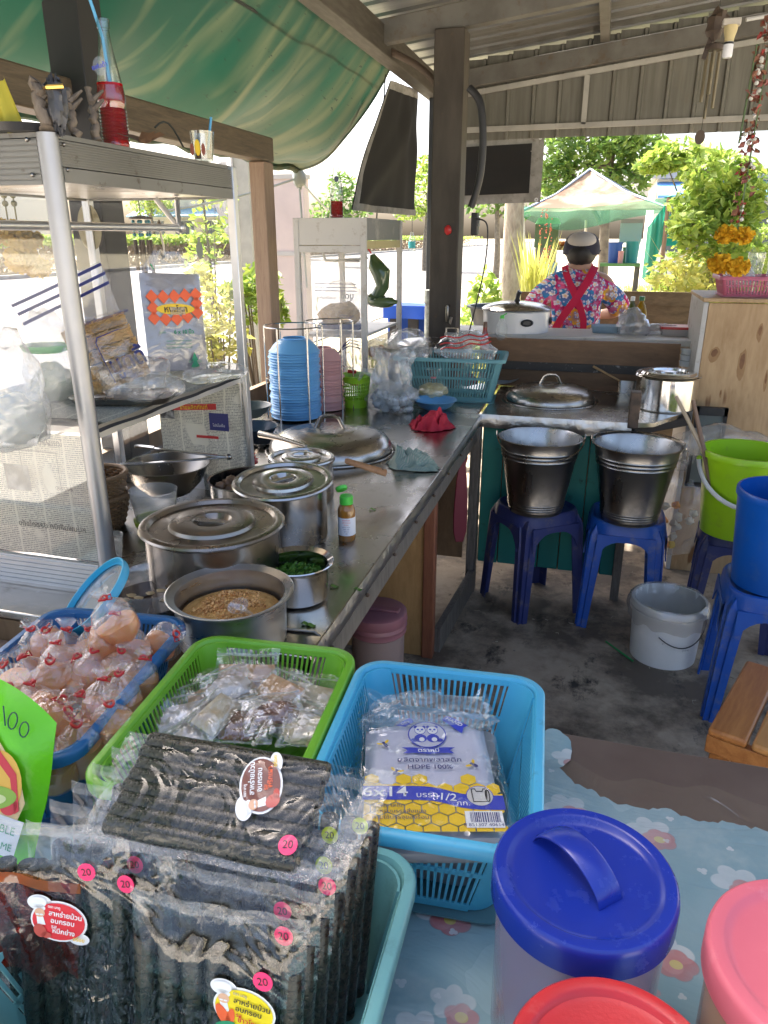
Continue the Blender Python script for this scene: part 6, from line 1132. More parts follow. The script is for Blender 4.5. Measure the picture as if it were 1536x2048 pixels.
flat('honeycomb', hexes, INK_YELLOW, pb, zz)
top = [(w*(i/20), h*(.335-.075*(1/(1+math.exp(-(i/20-.62)*16))))) for i in range(21)]; bot = [(p[0], p[1]-h*.105) for p in top[::-1]]
flat('blue_wave', [top+bot], INK_BLUE, pb, zz+.0004); flat('yellow_edge', [[(p[0], p[1]+h*.012) for p in top]+[(p[0],p[1]+h*.001) for p in top[::-1]]], INK_YELLOW, pb, zz+.0003)
text('6x14', h*.105, INK_WHITE, pb, w*.16, h*.285, zz+.001, bold=.01, sx=1.15); text('บรรจุ', h*.055, INK_WHITE, pb, w*.46, h*.262, zz+.001); text('1/2', h*.075, INK_WHITE, pb, w*.605, h*.245, zz+.001, bold=.01, rot=-.12); text('กก.', h*.05, INK_WHITE, pb, w*.71, h*.20, zz+.001)
flat('icon_ring', [ell(w*.835,h*.255,w*.098,h*.078)], INK_BLUE, pb, zz+.0007); flat('icon_disc', [ell(w*.835,h*.255,w*.092,h*.072)], pm('icon_pale', (.62,.6,.55), .4), pb, zz+.001)
bx_, by_ = w*.835, h*.255; outl = [(-.05,-.045),(.045,-.045),(.055,.05),(.028,.05),(.022,.032),(-.022,.032),(-.028,.05),(-.055,.05)]
m = MB(); pts = [Vector((bx_+p[0]*w,by_+p[1]*h,zz+.0014)) for p in outl]; m.tube(pts,.0007,4,closed=True); m.tube([Vector((bx_+w*.055+w*.014*math.cos(a),by_+h*.045*math.sin(a),zz+.0014)) for a in [2*PI*i/20 for i in range(20)]],.0007,4,closed=True); part('bag_icon', m, INK_BLACK, pb)
text('ผลิตจากพลาสติก', h*.052, INK_NAVY, pb, w*.5, h*.545, zz+.001, bold=.006); text('HDPE 100%', h*.05, INK_NAVY, pb, w*.5, h*.485, zz+.001, bold=.012)
for k, tx in enumerate(('ถุงพลาสติก','สำหรับบรรจุสิ่งของ','ห้ามใช้บรรจุของร้อน')): text(tx, h*.036, INK_NAVY, pb, w*.07, h*(.185-.042*k), zz+.0012, align='LEFT')
flat('barcode_panel', [rect(w*.71,h*.03,w*.97,h*.145)], INK_WHITE, pb, zz+.0008); rb_ = random.Random(2); bars = []; x_ = w*.745
while x_ < w*.945: d = rb_.choice((.0006,.0011,.0016)); bars.append(rect(x_,h*.065,x_+d,h*.135)); x_ += d+rb_.choice((.0007,.0012))
flat('barcode', bars, INK_NAVY, pb, zz+.0012); text('8 851307 406145', h*.03, INK_NAVY, pb, w*.84, h*.048, zz+.0012)
# emblem: ring, two pandas, ribbons
ex, ey = w*.5, h*.78
flat('emblem_ring', [ell(ex,ey,w*.155,h*.125)], INK_BLUE, pb, zz); flat('emblem_disc', [ell(ex,ey,w*.145,h*.116)], PBW, pb, zz+.0003)
dk, wh = [], []
for sx_, px in ((-1,-.055),(1,.045)):
    cx, cy = ex+px*w, ey+.02*h
    dk += [ell(cx-.034*w,cy+.05*h,.014*w,.014*h), ell(cx+.034*w,cy+.05*h,.014*w,.014*h), ell(cx,cy-.058*h,.05*w,.038*h), ell(cx-sx_*-.05*w,cy-.075*h,.028*w,.017*h), ell(cx,cy+.018*h,.045*w,.04*h)]
    wh += [ell(cx,cy+.018*h,.041*w,.036*h), ell(cx+.01*w,cy-.07*h,.022*w,.02*h)]
flat('panda_shape', dk, INK_BLUE, pb, zz+.0006); flat('panda_face', wh, INK_WHITE, pb, zz+.0009)
ey2 = []
for px in (-.055,.045):
    cx, cy = ex+px*w, ey+.02*h; ey2 += [ell(cx-.017*w,cy+.022*h,.010*w,.009*h,12,.5), ell(cx+.017*w,cy+.022*h,.010*w,.009*h,12,-.5), ell(cx,cy+.006*h,.006*w,.004*h,10)]
flat('panda_eye', ey2, INK_BLUE, pb, zz+.0012)
rib = [(w*.29,h*.655),(w*.335,h*.63),(w*.30,h*.60),(w*.40,h*.605),(w*.5,h*.595),(w*.60,h*.605),(w*.70,h*.60),(w*.665,h*.63),(w*.71,h*.655),(w*.62,h*.655),(w*.5,h*.645),(w*.38,h*.655)]
flat('ribbon', [rib, [(w*.25,h*.86),(w*.33,h*.85),(w*.40,h*.90),(w*.37,h*.94),(w*.30,h*.90)], [(w*.63,h*.92),(w*.70,h*.86),(w*.78,h*.78),(w*.80,h*.84),(w*.84,h*.86),(w*.76,h*.92),(w*.68,h*.96)]], INK_BLUE, pb, zz+.0012)
text('ตราหมี', h*.045, INK_WHITE, pb, w*.5, h*.624, zz+.0018, bold=.012); text('ตรา', h*.035, INK_WHITE, pb, w*.325, h*.885, zz+.0018, rot=.5); text('HAND', h*.04, INK_WHITE, pb, w*.73, h*.895, zz+.0018, rot=-.7, bold=.01)
for (bx_, by_, rt_) in ((w*.16,h*.68,.5),(w*.24,h*.44,-.4),(w*.83,h*.50,.9)):
    c_, s_ = math.cos(rt_), math.sin(rt_); L = lambda x, y: (bx_+(x*c_-y*s_)*w, by_+(x*s_+y*c_)*w)
    flat('bee_wing', [ell(*L(.03,.025),.026*w,.012*w,14,rt_+.6), ell(*L(-.03,.025),.026*w,.012*w,14,rt_-.6)], INK_YELLOW, pb, zz+.0014); flat('bee_body', [ell(*L(0,-.012),.016*w,.026*w,14,rt_), ell(*L(0,.022),.014*w,.012*w,12,rt_)], INK_NAVY, pb, zz+.0017)
PBF = film('pack_sleeve_film', haze=.015, hc=(.8,.8,.85), bump=.6, bs=13, fold=True, rough=.06, gl=2.4, bd=.014)
m = MB(); rs_ = random.Random(5)
m.grid(lambda u, v: Vector((-.012+(w+.024)*u, -.006+(h+.05)*v, .006+.006*noise.noise(Vector((u*7,v*9,3)))+.004*noise.noise(Vector((u*17,v*15,3)))-(.02*max(0,(abs(u-.5)-.45)/.05)) + (.012*max(0,(v-.85)/.15)*math.sin(u*13+1)))), 60, 60); part('sleeve', m, PBF, pb, sm=180, fixn=False)
m = MB(); crumple(m,(w*.5,h*1.02,-.01),(w*.56,.045,.03),91,ridge=.9); part('sleeve_gather', m, film('gather_film', haze=.10, bump=1, bs=30, fold=True, rough=.08, gl=4.), pb, sm=70, fixn=False)
m = MB(); m.grid(lambda u, v: Vector((.004+(w-.008)*u, -.004-.012*math.sin(v*PI), -.002-.035*v)), 20, 6); part('near_fold', m, pm('grey_fold', (.40,.40,.41), .3, trl=.3), pb, sm=180, fixn=False)
m = MB(); q = Vector((-.16,.80,TT+.012)); m.loft([ring(rr(w*.9,.22,.02),0),ring(rr(w*.95,.23,.02),.03),ring(rr(w*.9,.22,.02),.07)],0,True,True); single('bag_pack', m, pm('clear_stack', (.38,.40,.42), .3, trl=.3), 'second pack of clear bags lying under the panda printed pack', 'bag pack', q)
# ---------------------------------------------------------------- seaweed packs
g = G('roasted_seaweed'); n = g.noise(160, None, 3, .7); n2 = g.noise(30, None, 4); v = g.n('TexVoronoi', {'Vector': g.co((1,1,1)), 'Scale': 420}).outputs[0]
c = g.mix(g.mr(n, .45, .7), (.009,.010,.007), (.048,.044,.026)); c = g.mix(g.mr(n2, .6, .8), c, (.022,.026,.012))
NORI = g.done(g.pr(Base_Color=c, Roughness=g.mr(n, .3, .7, .16, .42), Normal=g.bump(g.ma('ADD', n, n2), .7, .0016)))
PKF = film('seaweed_pack_film', haze=.004, bump=.6, bs=9, fold=True, rough=.045, gl=1.9, bd=.02)
PKC = film('flat_pack_film', haze=.004, bump=.8, bs=12, fold=True, rough=.05, gl=.8, bd=.02); SEAL = film('seal_strip_film', haze=.22, hc=(.78,.76,.74), bump=.6, bs=60, rough=.2, gl=1.5)
PINK = pm('fluorescent_pink', (.95,.035,.16), .5); YELW = pm('fluorescent_yellow', (.72,.85,.02), .5)
PW, PH, PT = .157, .225, .022
rolls_ = [mesh('seaweed_roll', MB().lathe([(.001,0),(.0085,0),(.0095,.002),(.0098,.06),(.0094,.12),(.0097,.178),(.0085,.18),(.006,.176),(.001,.176)],16,wob=.035,seed=sd), NORI, 60) for sd in (0,3,7)]
def shell_me(seed, fl=1.0):
    m = MB()
    for s in (1,-1):
        m.grid(lambda u, v: Vector((PW*u+.0015*noise.noise(Vector((v*4,seed,s))), PH*v*.985, s*PT*.58*(1-abs(2*u-1)**6)*(1-max(0,(v-.82)/.18)**1.2)*(min(1,v*12)) + (.0025*noise.noise(Vector((u*4,v*3,seed+s)))+.0012*abs(noise.noise(Vector((u*9,v*14,seed-s)))))*min(1,8*min(u,1-u)) + (.009*(abs(noise.noise(Vector((u*3.6,v*4,seed-s))))-.15)*max(0,(v-.74)/.26)*(1 if v < .97 else 0)*min(1,10*min(u,1-u))))), 26, 34)
    return mesh('pack_film', m, PKF, 180, False)
shells = [shell_me(k*3.3+1) for k in range(4)]
seal_me = mesh('seal_strip', MB().grid(lambda u, v: Vector((PW*(-.01+1.02*u), PH*(.965+.055*v), .0015*math.sin(u*23)+.003*math.sin(u*5))), 26, 3), SEAL, 180, False)
def dotsticker(par, x, y, z, col, r=.0085, tx='20'):
    m = MB(); m.lathe([(0,.0006),(r,.0006),(r,0),(0,0)],24); s = part('price_sticker', m, col, par, loc=(x,y,z)); text(tx, r*1.15, INK_BLACK, s, 0, 0, .001, rot=.15); return s
def pack(label, M, k, n=7, sticker=None):
    t = thing('seaweed_pack', label, 'seaweed pack', M=M, group='packs of seaweed rolls in the pale teal basket')
    for i in range(n): part('seaweed_roll', rolls_[(i+k)%3], None, t, loc=(PW*(.075+.142*i),.006,-.001), rot=(-PI/2,0,0))
    part('pack_film', shells[k%4], None, t); part('seal_strip', seal_me, None, t)
    if sticker: dotsticker(t, sticker[1], sticker[2], PT*.62, sticker[0], tx=sticker[3] if len(sticker) > 3 else '20')
    return t
def brand(par, cx, cy, z, base, third, tcol, corn=False, rot=0, sc=1.0):
    M = Matrix.Translation((cx,cy,z)) @ Matrix.Rotation(rot,4,'Z') @ Matrix.Diagonal((sc,sc,1,1)); a = .026
    s = flat('brand_sticker', [ell(0,0,.0275,.0205), ell(-.018,.017,.012,.008), ell(.019,-.016,.010,.006)], INK_WHITE, par, 0, M)
    flat('oval', [ell(0,0,.0255,.0185)], base, s, .0006, M)
    flat('chef_hat', [ell(-.019,.018,.0085,.0055,18,.1), ell(-.018,.0125,.006,.0035)], INK_WHITE, s, .001, M); flat('face', [ell(-.0175,.008,.005,.0045)], pm('print_skin', (.72,.42,.26), .5), s, .0013, M); flat('chef_coat', [[(-.021,.004),(-.0145,.004),(-.0125,-.004),(-.0205,-.004)]], INK_WHITE, s, .001, M); flat('moustache', [ell(-.0195,.0065,.0018,.0008), ell(-.0158,.0065,.0018,.0008)], INK_WHITE, s, .0016, M)
    if corn: flat('corn_print', [ell(-.018,-.008,.005,.011,18,.5), ell(-.0115,-.009,.0035,.009,18,-.2)], INK_ORANGE, s, .0014, M); flat('husk_print', [ell(-.016,-.016,.009,.003,18,.3)], INK_GREEN, s, .0016, M)
    else: flat('food_print', [ell(-.018,-.010,.006,.007,18,.5), ell(-.012,-.014,.005,.003)], pm('print_brick', (.5,.07,.05), .5), s, .0014, M)
    for tx, x_, y_, z_, mt in (('สาหร่ายม้วน',.0075,.0075,.0068,INK_BLACK if corn else INK_WHITE),('อบกรอบ',.0045,.0005,.0068,INK_BLACK if corn else INK_WHITE),('รส',-.004,-.0048,.005,tcol),(third,.005,-.0095,.0066,tcol),('อร่อย',.0195,-.0155,.0052,INK_YELLOW),('ตรา มากู',-.003,.0150,.0036,INK_WHITE if not corn else INK_GREY)): text(tx, z_, mt, s, x_, y_, .0017, M, bold=.02, rot=-.08)
    return s
YO = pm('sticker_yellow', (.85,.66,.01), .45); RO = pm('sticker_red', (.72,.02,.035), .45); BO = pm('sticker_brown', (.16,.035,.02), .45)
def upright(x, y, lean, yaw, zb=.758): 
    return Matrix.Translation((x,y,zb)) @ Matrix.Rotation(yaw,4,'Z') @ Matrix.Rotation(PI/2-lean,4,'X')
ROW = ['just behind the front','third from the front','in the middle','behind the middle one','second from the back','rearmost']
for f, (x0, nm, stc, col) in enumerate(((-.338,'right','pink',PINK),(-.482,'left','pink',PINK))):
    for k in range(1,7):
        c_ = PINK if (f == 1 or k < 4) else YELW
        sx_ = (PW*.88+.004*(k%2)) if f == 0 else PW*.80
        pack('seaweed pack %s in the %s file with a %s price dot' % (ROW[k-1], nm, 'pink' if c_ is PINK else 'yellow'), upright(x0+.0025*k+(.004 if f else 0), .365+.0255*k+(.0 if f == 0 else .004), rad(11+1.2*k), rad(-1+f*3)), k+f, 7, (c_, sx_-.012*(k%3), PH*(.87 if k%2 else .84)))
pB = pack('front right seaweed pack with a yellow corn sticker', upright(-.335,.362,rad(10),rad(2)), 0, 7, (PINK, PW*.80, PH*.80)); brand(pB, PW*.70, PH*.665, PT*.66, YO, 'ข้าวโพด', INK_RED, True)
pA = pack('front left seaweed pack with a red sticker and red marinade', upright(-.515,.375,rad(12),rad(9),.770), 2, 7, (PINK, PW*.78, PH*.86)); brand(pA, PW*.60, PH*.63, PT*.66, RO, 'หมึกย่าง', INK_WHITE)
m = MB(); m.grid(lambda u, v: Vector((PW*(.18+.52*u), PH*(.36+.42*v+.03*math.sin(u*9)), PT*.52+.002*math.sin(u*14+v*8))), 14, 14); part('red_marinade', m, film('red_tint_film', tint=(.75,.16,.09), haze=.10, hc=(.5,.06,.03), bump=.6, bs=20, rough=.1), pA, sm=180, fixn=False)
m = MB(); m.grid(lambda u, v: Vector((PW*(.12+.62*u), PH*(.765+.045*v+.012*math.sin(u*6)), PT*.60+.001*math.sin(u*14))), 14, 4); part('orange_glint', m, film('orange_tint_film', tint=(.9,.35,.08), haze=.45, hc=(.7,.2,.04), rough=.1), pA, sm=180, fixn=False)
# pack lying across the top
bl0, br0, tl0 = P(188,1655,z=.992), P(600,1735,z=.992), P(290,1468,z=1.035)
M_, w, h = frame(bl0, br0, tl0); pC = thing('seaweed_pack', 'seaweed pack with a brown sticker lying sideways on top of the standing packs', 'seaweed pack', M=M_, group='packs of seaweed rolls in the pale teal basket')
L_ = w*.93
rl = mesh('seaweed_roll', MB().lathe([(.001,0),(.0095,0),(.0105,.002),(.0108,L_*.3),(.0104,L_*.6),(.0107,L_*.985),(.0095,L_),(.001,L_*.99)],16,wob=.05), NORI, 60)
for i in range(8): part('seaweed_roll', rl, None, pC, loc=(.010+.0012*(i%3)-.001*i+.012*(i/7), h*(.07+.122*i), -.002), rot=(0,PI/2,-.01))
def cshell(s): return lambda u, v: Vector((-.010+(w*1.16)*u+.03*v*u, -.006+(h*1.06)*v, s*.0165*(1-abs(2*u-1)**7)*(1-abs(2*v-1)**8)+.002*noise.noise(Vector((u*4,v*4,s)))+.001*abs(noise.noise(Vector((u*9,v*7,s+4))))))
m = MB(); m.grid(cshell(1),40,30); m.grid(cshell(-1),40,30); part('pack_film', m, PKC, pC, sm=180, fixn=False)
m = MB(); m.grid(lambda u, v: Vector((w*1.06+.026*u+.03*v,-.004+h*1.05*v,.003*math.sin(v*14))),3,20); m.grid(lambda u, v: Vector((-.012+(w*1.15)*u, -.012+.012*v-.0, .002*math.sin(u*15))),30,2); part('seal_strip', m, SEAL, pC, sm=180, fixn=False)
dotsticker(pC, w*.94, h*.13, .013, PINK); brand(pC, w*.74, h*.62, .0145, BO, 'พริกเผา', INK_ORANGE, rot=rad(112), sc=.98)
# green fruit crisps pouch
o = P(52,1745,z=.79); M_ = fmat(o, -(RT*.96+_fh*-.25+Vector((0,0,-.12))), Z*.92+_fh*.40)
fp = thing('crisps_pouch', 'bright green pouch of fruit and vegetable crisps marked 100 at the left edge', 'pouch', M=M_ @ Matrix.Diagonal((-1,1,-1,1)) @ Matrix.Translation((-.194,-.004,0)))
pw, ph = .20, .22; m = pillow(pw,ph,.05,17,.002,20,20,4); m.v = [(x_-.02*max(0,y_/ph-.6), y_*(1-.16*max(0,(x_/pw-.35)/.65)**2.2), z_) for x_, y_, z_ in m.v]; part('pouch_body', m, pm('lime_pouch', (.16,.62,.012), .25, bump=.4, bs=14, bd=.01), fp, sm=180, fixn=False)
zf = .026
flat('window_print', [[(0,.074),(.185,.074),(.19,.095),(.175,.125),(.13,.165),(.07,.18),(0,.185)]], pm('print_cream', (.62,.45,.22), .35), fp, zf)
flat('fruit_print', [ell(.155,.112,.026,.036,24,.4)], pm('print_mango', (.75,.42,.06), .35), fp, zf+.0006); flat('fruit_print', [ell(.10,.12,.035,.04,24,.2)], pm('print_beet', (.28,.03,.14), .35), fp, zf+.0009); flat('fruit_print', [ell(.145,.090,.035,.014,24,.3)], pm('print_kiwi', (.25,.42,.05), .35), fp, zf+.0012); flat('fruit_print', [ell(.17,.088,.012,.012,20,-.4), [(.10,.165),(.165,.118),(.18,.08),(.185,.085),(.172,.125),(.11,.172)]], pm('print_crimson', (.6,.03,.05), .35), fp, zf+.0010); flat('fruit_print', [ell(.145,.088,.022,.007,20,.3)], pm('print_kiwi_heart', (.6,.65,.3), .35), fp, zf+.0015)
flat('label_band', [[(0,.028),(.19,.03),(.194,.074),(0,.078)]], pm('print_silver', (.62,.63,.64), .3), fp, zf+.0005); text('VEGETABLE', .0135, INK_GREEN, fp, .186, .060, zf+.0015, align='RIGHT'); text('& FRUIT ME', .0115, INK_GREEN, fp, .186, .041, zf+.0015, align='RIGHT')
m = MB(); 
for pts in ([(.142,.20),(.150,.178)], [(.158+.006*math.cos(a),.186+.010*math.sin(a)) for a in [2*PI*i/12 for i in range(13)]], [(.175+.006*math.cos(a),.180+.009*math.sin(a)) for a in [2*PI*i/12 for i in range(13)]]): m.tube([Vector((p[0]-.008,p[1]-.004,.0235-.0)) for p in pts],.0009,5)
part('handwriting', m, pm('marker_ink', (.02,.08,.05), .5), fp)
# ---------------------------------------------------------------- lidded jars
def jar(label, loc, r, h, lidm, content=None, body=None, strap=None, skirt=.032):
    t = thing('lidded_jar', label, 'jar', loc); m = MB(); b = r*.93
    m.lathe([(0,.002),(b*.93,0),(b*.97,.008),(b,h-skirt),(b*.98,h-.01),(b*.96,h-.01),(b*.985,h-skirt),(b*.95,.01),(0,.006)],64); part('body', m, body, t)
    if content: m = MB(); m.lathe([(0,.007),(b*.94,.011),(b*.965,content[1]*.9),(b*.7,content[1]),(0,content[1]*1.05)],48,wob=.02); part('filling', m, content[0], t)
    m = MB(); m.lathe([(r*.985,h-skirt),(r,h-skirt+.001),(r*1.0,h-.008),(r*.985,h-.002),(r*.96,h),(r*.86,h+.0005),(r*.83,h-.001),(r*.80,h-.0045),(r*.74,h-.006),(0,h-.0055)],96); part('lid', m, lidm, t)
    if strap:
        a, b_ = strap; a = Vector(a)-Vector(loc); b_ = Vector(b_)-Vector(loc); a.z = b_.z = h-.004; m = MB(); side = (b_-a).cross(Z).normalized()*.0135; up = [];lo = []
        for i in range(25):
            s = i/24; q = a.lerp(b_, s); q.z += .026*math.sin(PI*s)**.55; up.append(q); 
        m.loft([[q-side-Z*.0018,q-side,q-side*.86+Z*.0012,q+side*.86+Z*.0012,q+side,q+side-Z*.0018] for q in up],0,True,True); part('strap_handle', m, lidm, t, sm=50)
    return t
FRJ = film('frosted_lilac', haze=.5, hc=(.55,.52,.72), rough=.25, gl=2., bump=.15, bs=40); FRJ2 = film('frosted_cream', haze=.55, hc=(.72,.58,.42), rough=.25)
BLU = pm('royal_blue_lid', (.010,.028,.27), .27, col2=(.012,.034,.3), ns=4, bump=.06, bs=90, dirt=(.06,.09,.36), ds=26, dlo=.58, dhi=.85, r2=.4); RLD = pm('red_lid', (.50,.018,.022), .36, bump=.25, bs=260, bd=.001, col2=(.40,.02,.025), ns=5, dirt=(.55,.09,.08), ds=30, dlo=.6, dhi=.85); PLD = pm('pink_lid', (.82,.20,.25), .38, bump=.1, bs=120, trl=.2, col2=(.74,.16,.21), ns=4, dirt=(.85,.32,.35), ds=24, dlo=.6, dhi=.85)
zl = .955
jar('frosted jar with a royal blue lid and strap handle on the printed tablecloth', (.035,.551,TT+.006), .0835, zl-TT-.006, BLU, (pm('red_crumbs', (.22,.06,.03), .8, col2=(.4,.2,.1), ns=30, bump=1, bs=60), .075), FRJ, (P(1088,1665,z=zl), P(1222,1800,z=zl)))
jar('jar with a plain red lid at the bottom edge of the picture', (.062,.372,TT+.006), .078, .957-TT-.006, RLD, None, pm('orange_jar', (.5,.2,.07), .4, trl=.3))
jar('frosted jar with a pink lid at the lower right edge', (.222,.505,TT+.006), .088, .957-TT-.006, PLD, (pm('tan_powder', (.5,.33,.18), .8), .13), FRJ2, (Vector((.205,.47,0)),Vector((.27,.53,0))))
# ================================================================ the cook
def skin(name, verts, edges, radii, mat, parent, sub=2, loc=None, root=0):
    me = bpy.data.meshes.new(name); me.from_pydata([Vector(v) for v in verts], edges, []); me.materials.append(mat); o = link(bpy.data.objects.new(name, me), parent)
    sk = o.modifiers.new('skin', 'SKIN'); sk.use_smooth_shade = True
    if not me.skin_vertices: me.skin_vertices.new() if hasattr(me.skin_vertices, 'new') else None
    for i, r in enumerate(radii):
        d = me.skin_vertices[0].data[i]; d.radius = r if isinstance(r, tuple) else (r, r); d.use_root = (i == root)
    s = o.modifiers.new('sub', 'SUBSURF'); s.levels = s.render_levels = sub; return o
pe = thing('person', 'cook seen from behind in a floral shirt with red apron straps and a cap', 'person', (-.135, 4.56, 0))
SKIN = pm('skin', (.42,.24,.16), .55)
V_ = [(0,0,.80),(0,0,.98),(0,.0,1.14),(0,.01,1.25),(0,.02,1.33),(0,.035,1.40),(0,.05,1.46),
      (-.15,.01,1.265),(-.235,.07,1.09),(-.15,.24,1.06),(-.12,.31,1.06),(.15,.01,1.265),(.225,.07,1.09),(.15,.24,1.06),(.12,.31,1.06),
      (-.085,0,.74),(-.09,.01,.42),(-.09,0,.07),(-.09,.10,.03),(.085,0,.74),(.09,.01,.42),(.09,0,.07),(.09,.10,.03)]
E_ = [(0,1),(1,2),(2,3),(3,4),(4,5),(5,6),(3,7),(7,8),(8,9),(9,10),(3,11),(11,12),(12,13),(13,14),(0,15),(15,16),(16,17),(17,18),(0,19),(19,20),(20,21),(21,22)]
R_ = [(.15,.11),(.13,.10),(.14,.105),(.11,.085),(.052,.05),(.07,.075),(.07,.08),.052,.042,.030,.026,.052,.042,.030,.026,.085,.058,.042,.035,.085,.058,.042,.035]
skin('body', V_, E_, R_, SKIN, pe)
for s_ in (-1,1):
    m = MB(); hb = Vector((s_*.115,.33,1.06)); m.blob(hb,(.035,.042,.015),14,10)
    for k in range(4): 
        q = hb+Vector(((k-1.5)*.016,.035,0)); L = (.05,.06,.058,.045)[k]; m.tube([q, q+Vector((0,L*.5,-.004)), q+Vector((0,L*.8,-.018)), q+Vector((0,L*.85,-.032))],[.0085,.008,.0075,.006],8)
    m.tube([hb+Vector((-s_*.02,-.01,0)), hb+Vector((-s_*.05,.02,-.006)), hb+Vector((-s_*.055,.045,-.014))],[.011,.0095,.007],8); part('hand', m, SKIN, pe)
    m = MB(); m.blob((s_*.083,.05,1.425),(.011,.02,.03),12,8); part('ear', m, SKIN, pe)
m = MB(); m.blob((0,.135,1.42),(.012,.018,.02),10,8); m.blob((0,.118,1.385),(.025,.012,.008),10,6); part('nose_and_mouth', m, SKIN, pe); m = MB(); m.blob((-.03,.118,1.44),(.011,.008,.006),8,6); m.blob((.03,.118,1.44),(.011,.008,.006),8,6); part('eye', m, BLACK, pe)
m = MB(); m.blob((0,.015,1.412),(.084,.092,.078),24,16,.08,5); part('hair', m, pm('black_hair', (.012,.010,.009), .55, bump=.6, bs=120), pe)
g = G('floral_print'); s_ = g.n('SeparateXYZ', {0: g.co((1,1,1))}).outputs
pl_ = g.n('CombineXYZ', {0: g.ma('ADD', s_[0], g.ma('MULTIPLY', s_[1], .6)), 1: s_[2], 2: 0.0}).outputs[0]
base = g.mix(g.mr(g.noise(13, pl_, 3, .5, 1), .45, .55), (.58,.015,.15), (.62,.16,.33)); base = g.mix(g.mr(g.noise(24, pl_, 2, .5, 2), .58, .62), base, (.40,.01,.10))
def flowers(c, sc, petals, cols, rad_, off, rnd=.8):
    v0 = g.n('VectorMath', {0: pl_, 1: off}, operation='ADD').outputs[0]; vo = g.n('TexVoronoi', {'Vector': v0, 'Scale': sc, 'Randomness': rnd}, voronoi_dimensions='2D'); d = g.n('VectorMath', {0: g.n('VectorMath', {0: v0, 'Scale': sc}, operation='SCALE').outputs[0], 1: g.n('VectorMath', {0: vo.outputs['Position'], 'Scale': sc}, operation='SCALE').outputs[0]}, operation='SUBTRACT').outputs[0]
    q = g.n('SeparateXYZ', {0: d}).outputs; an = g.ma('ARCTAN2', q[1], q[0]); rr_ = g.n('VectorMath', {0: d}, operation='LENGTH').outputs['Value']; rc_ = g.n('SeparateColor', {0: vo.outputs['Color']}).outputs
    pet = g.ma('MULTIPLY', g.ma('ADD', .68, g.ma('MULTIPLY', g.ma('ABSOLUTE', g.ma('COSINE', g.ma('ADD', g.ma('MULTIPLY', an, petals/2), g.ma('MULTIPLY', rc_[1], 6.)))), .34)), rad_)
    msk = g.ma('LESS_THAN', rr_, pet); col = g.mix(g.ma('GREATER_THAN', rc_[0], .5), cols[0], cols[1]); col = g.mix(g.mr(rr_, 0, rad_*.75), cols[2], col); 
    return g.mix(msk, c, col)
c = flowers(base, 9.5, 5, ((.03,.24,.52),(.80,.42,.03),(.12,.10,.35)), .46, (.13,.31,0)); c = flowers(c, 19, 5, ((.82,.80,.84),(.60,.70,.86),(.85,.45,.1)), .29, (.4,.2,0)); c = flowers(c, 34, 5, ((.12,.16,.5),(.7,.55,.7),(.85,.85,.8)), .26, (.1,.7,0))
SHIRT = g.done(g.pr(Base_Color=c, Roughness=.85, Normal=g.bump(g.noise(9, None, 4, .55, 1.5), .9, .04)))
VS = [(0,-.005,.84),(0,-.015,1.0),(0,-.015,1.12),(0,-.005,1.215),(0,.01,1.29),(0,.022,1.335),(-.13,.0,1.255),(-.225,.02,1.165),(-.268,.06,1.075),(.13,.0,1.255),(.222,.02,1.165),(.262,.06,1.075)]
ES = [(0,1),(1,2),(2,3),(3,4),(4,5),(3,6),(6,7),(7,8),(3,9),(9,10),(10,11)]; RSH = [(.165,.125),(.15,.118),(.152,.118),(.128,.10),(.085,.072),(.060,.056),(.080,.078),(.076,.074),(.070,.066),(.080,.078),(.076,.074),(.070,.066)]
skin('floral_shirt', VS, ES, RSH, SHIRT, pe, 2, root=2)
m = MB(); m.tube([(.062*math.cos(a),.028+.058*math.sin(a),1.345+.012*math.sin(a)) for a in [2*PI*i/24 for i in range(24)]],.014,8,closed=True,flat=.7); part('collar', m, SHIRT, pe)
APR = pm('crimson_apron', (.58,.008,.06), .75)
def strap_(pts, w_, nm='apron_strap'):
    m = MB(); rings = []
    for i, p in enumerate(pts):
        p = Vector(p); t = (Vector(pts[min(i+1,len(pts)-1)])-Vector(pts[max(i-1,0)])).normalized(); s = t.cross(Vector((0,-1,0))).normalized()*w_/2; n_ = Vector((0,-.0025,0)); rings.append([p-s,p+s,p+s+n_,p-s+n_])
    m.loft(rings,0,True,True); part(nm, m, APR, pe, sm=40)
strap_([(-.085,-.01,1.345),(-.068,-.075,1.305),(-.034,-.122,1.24),(0,-.138,1.18),(.03,-.139,1.12),(.05,-.142,1.06),(.055,-.142,.98),(.06,-.14,.90)], .036)
strap_([(.085,-.01,1.345),(.068,-.079,1.302),(.037,-.127,1.24),(.0,-.144,1.175),(-.035,-.145,1.125),(-.075,-.140,1.06),(-.11,-.126,.99),(-.14,-.105,.90)], .042)
m = MB(); m.lathe([(.168,.72),(.178,.80),(.172,.88),(.166,.92)],40,sy=.78); part('apron_skirt', m, APR, pe); m = MB(); m.lathe([(.16,.45),(.165,.6),(.17,.78),(.165,.86)],36,sy=.75); part('trousers', m, pm('dark_trousers', (.02,.022,.03), .8), pe)
NAVY = pm('navy_cap', (.018,.018,.035), .85); GREYC = pm('pale_cap_panel', (.46,.43,.40), .85, bump=.3, bs=200)
m = MB(); m.lathe([(.098,1.405),(.102,1.41),(.1,1.45),(.09,1.49),(.065,1.515),(.03,1.525),(0,1.527)],36,(0,.035,0)); part('cap', m, NAVY, pe); m = MB(); m.blob((0,-.002,1.478),(.080,.075,.050),26,16); part('cap_crown', m, GREYC, pe)
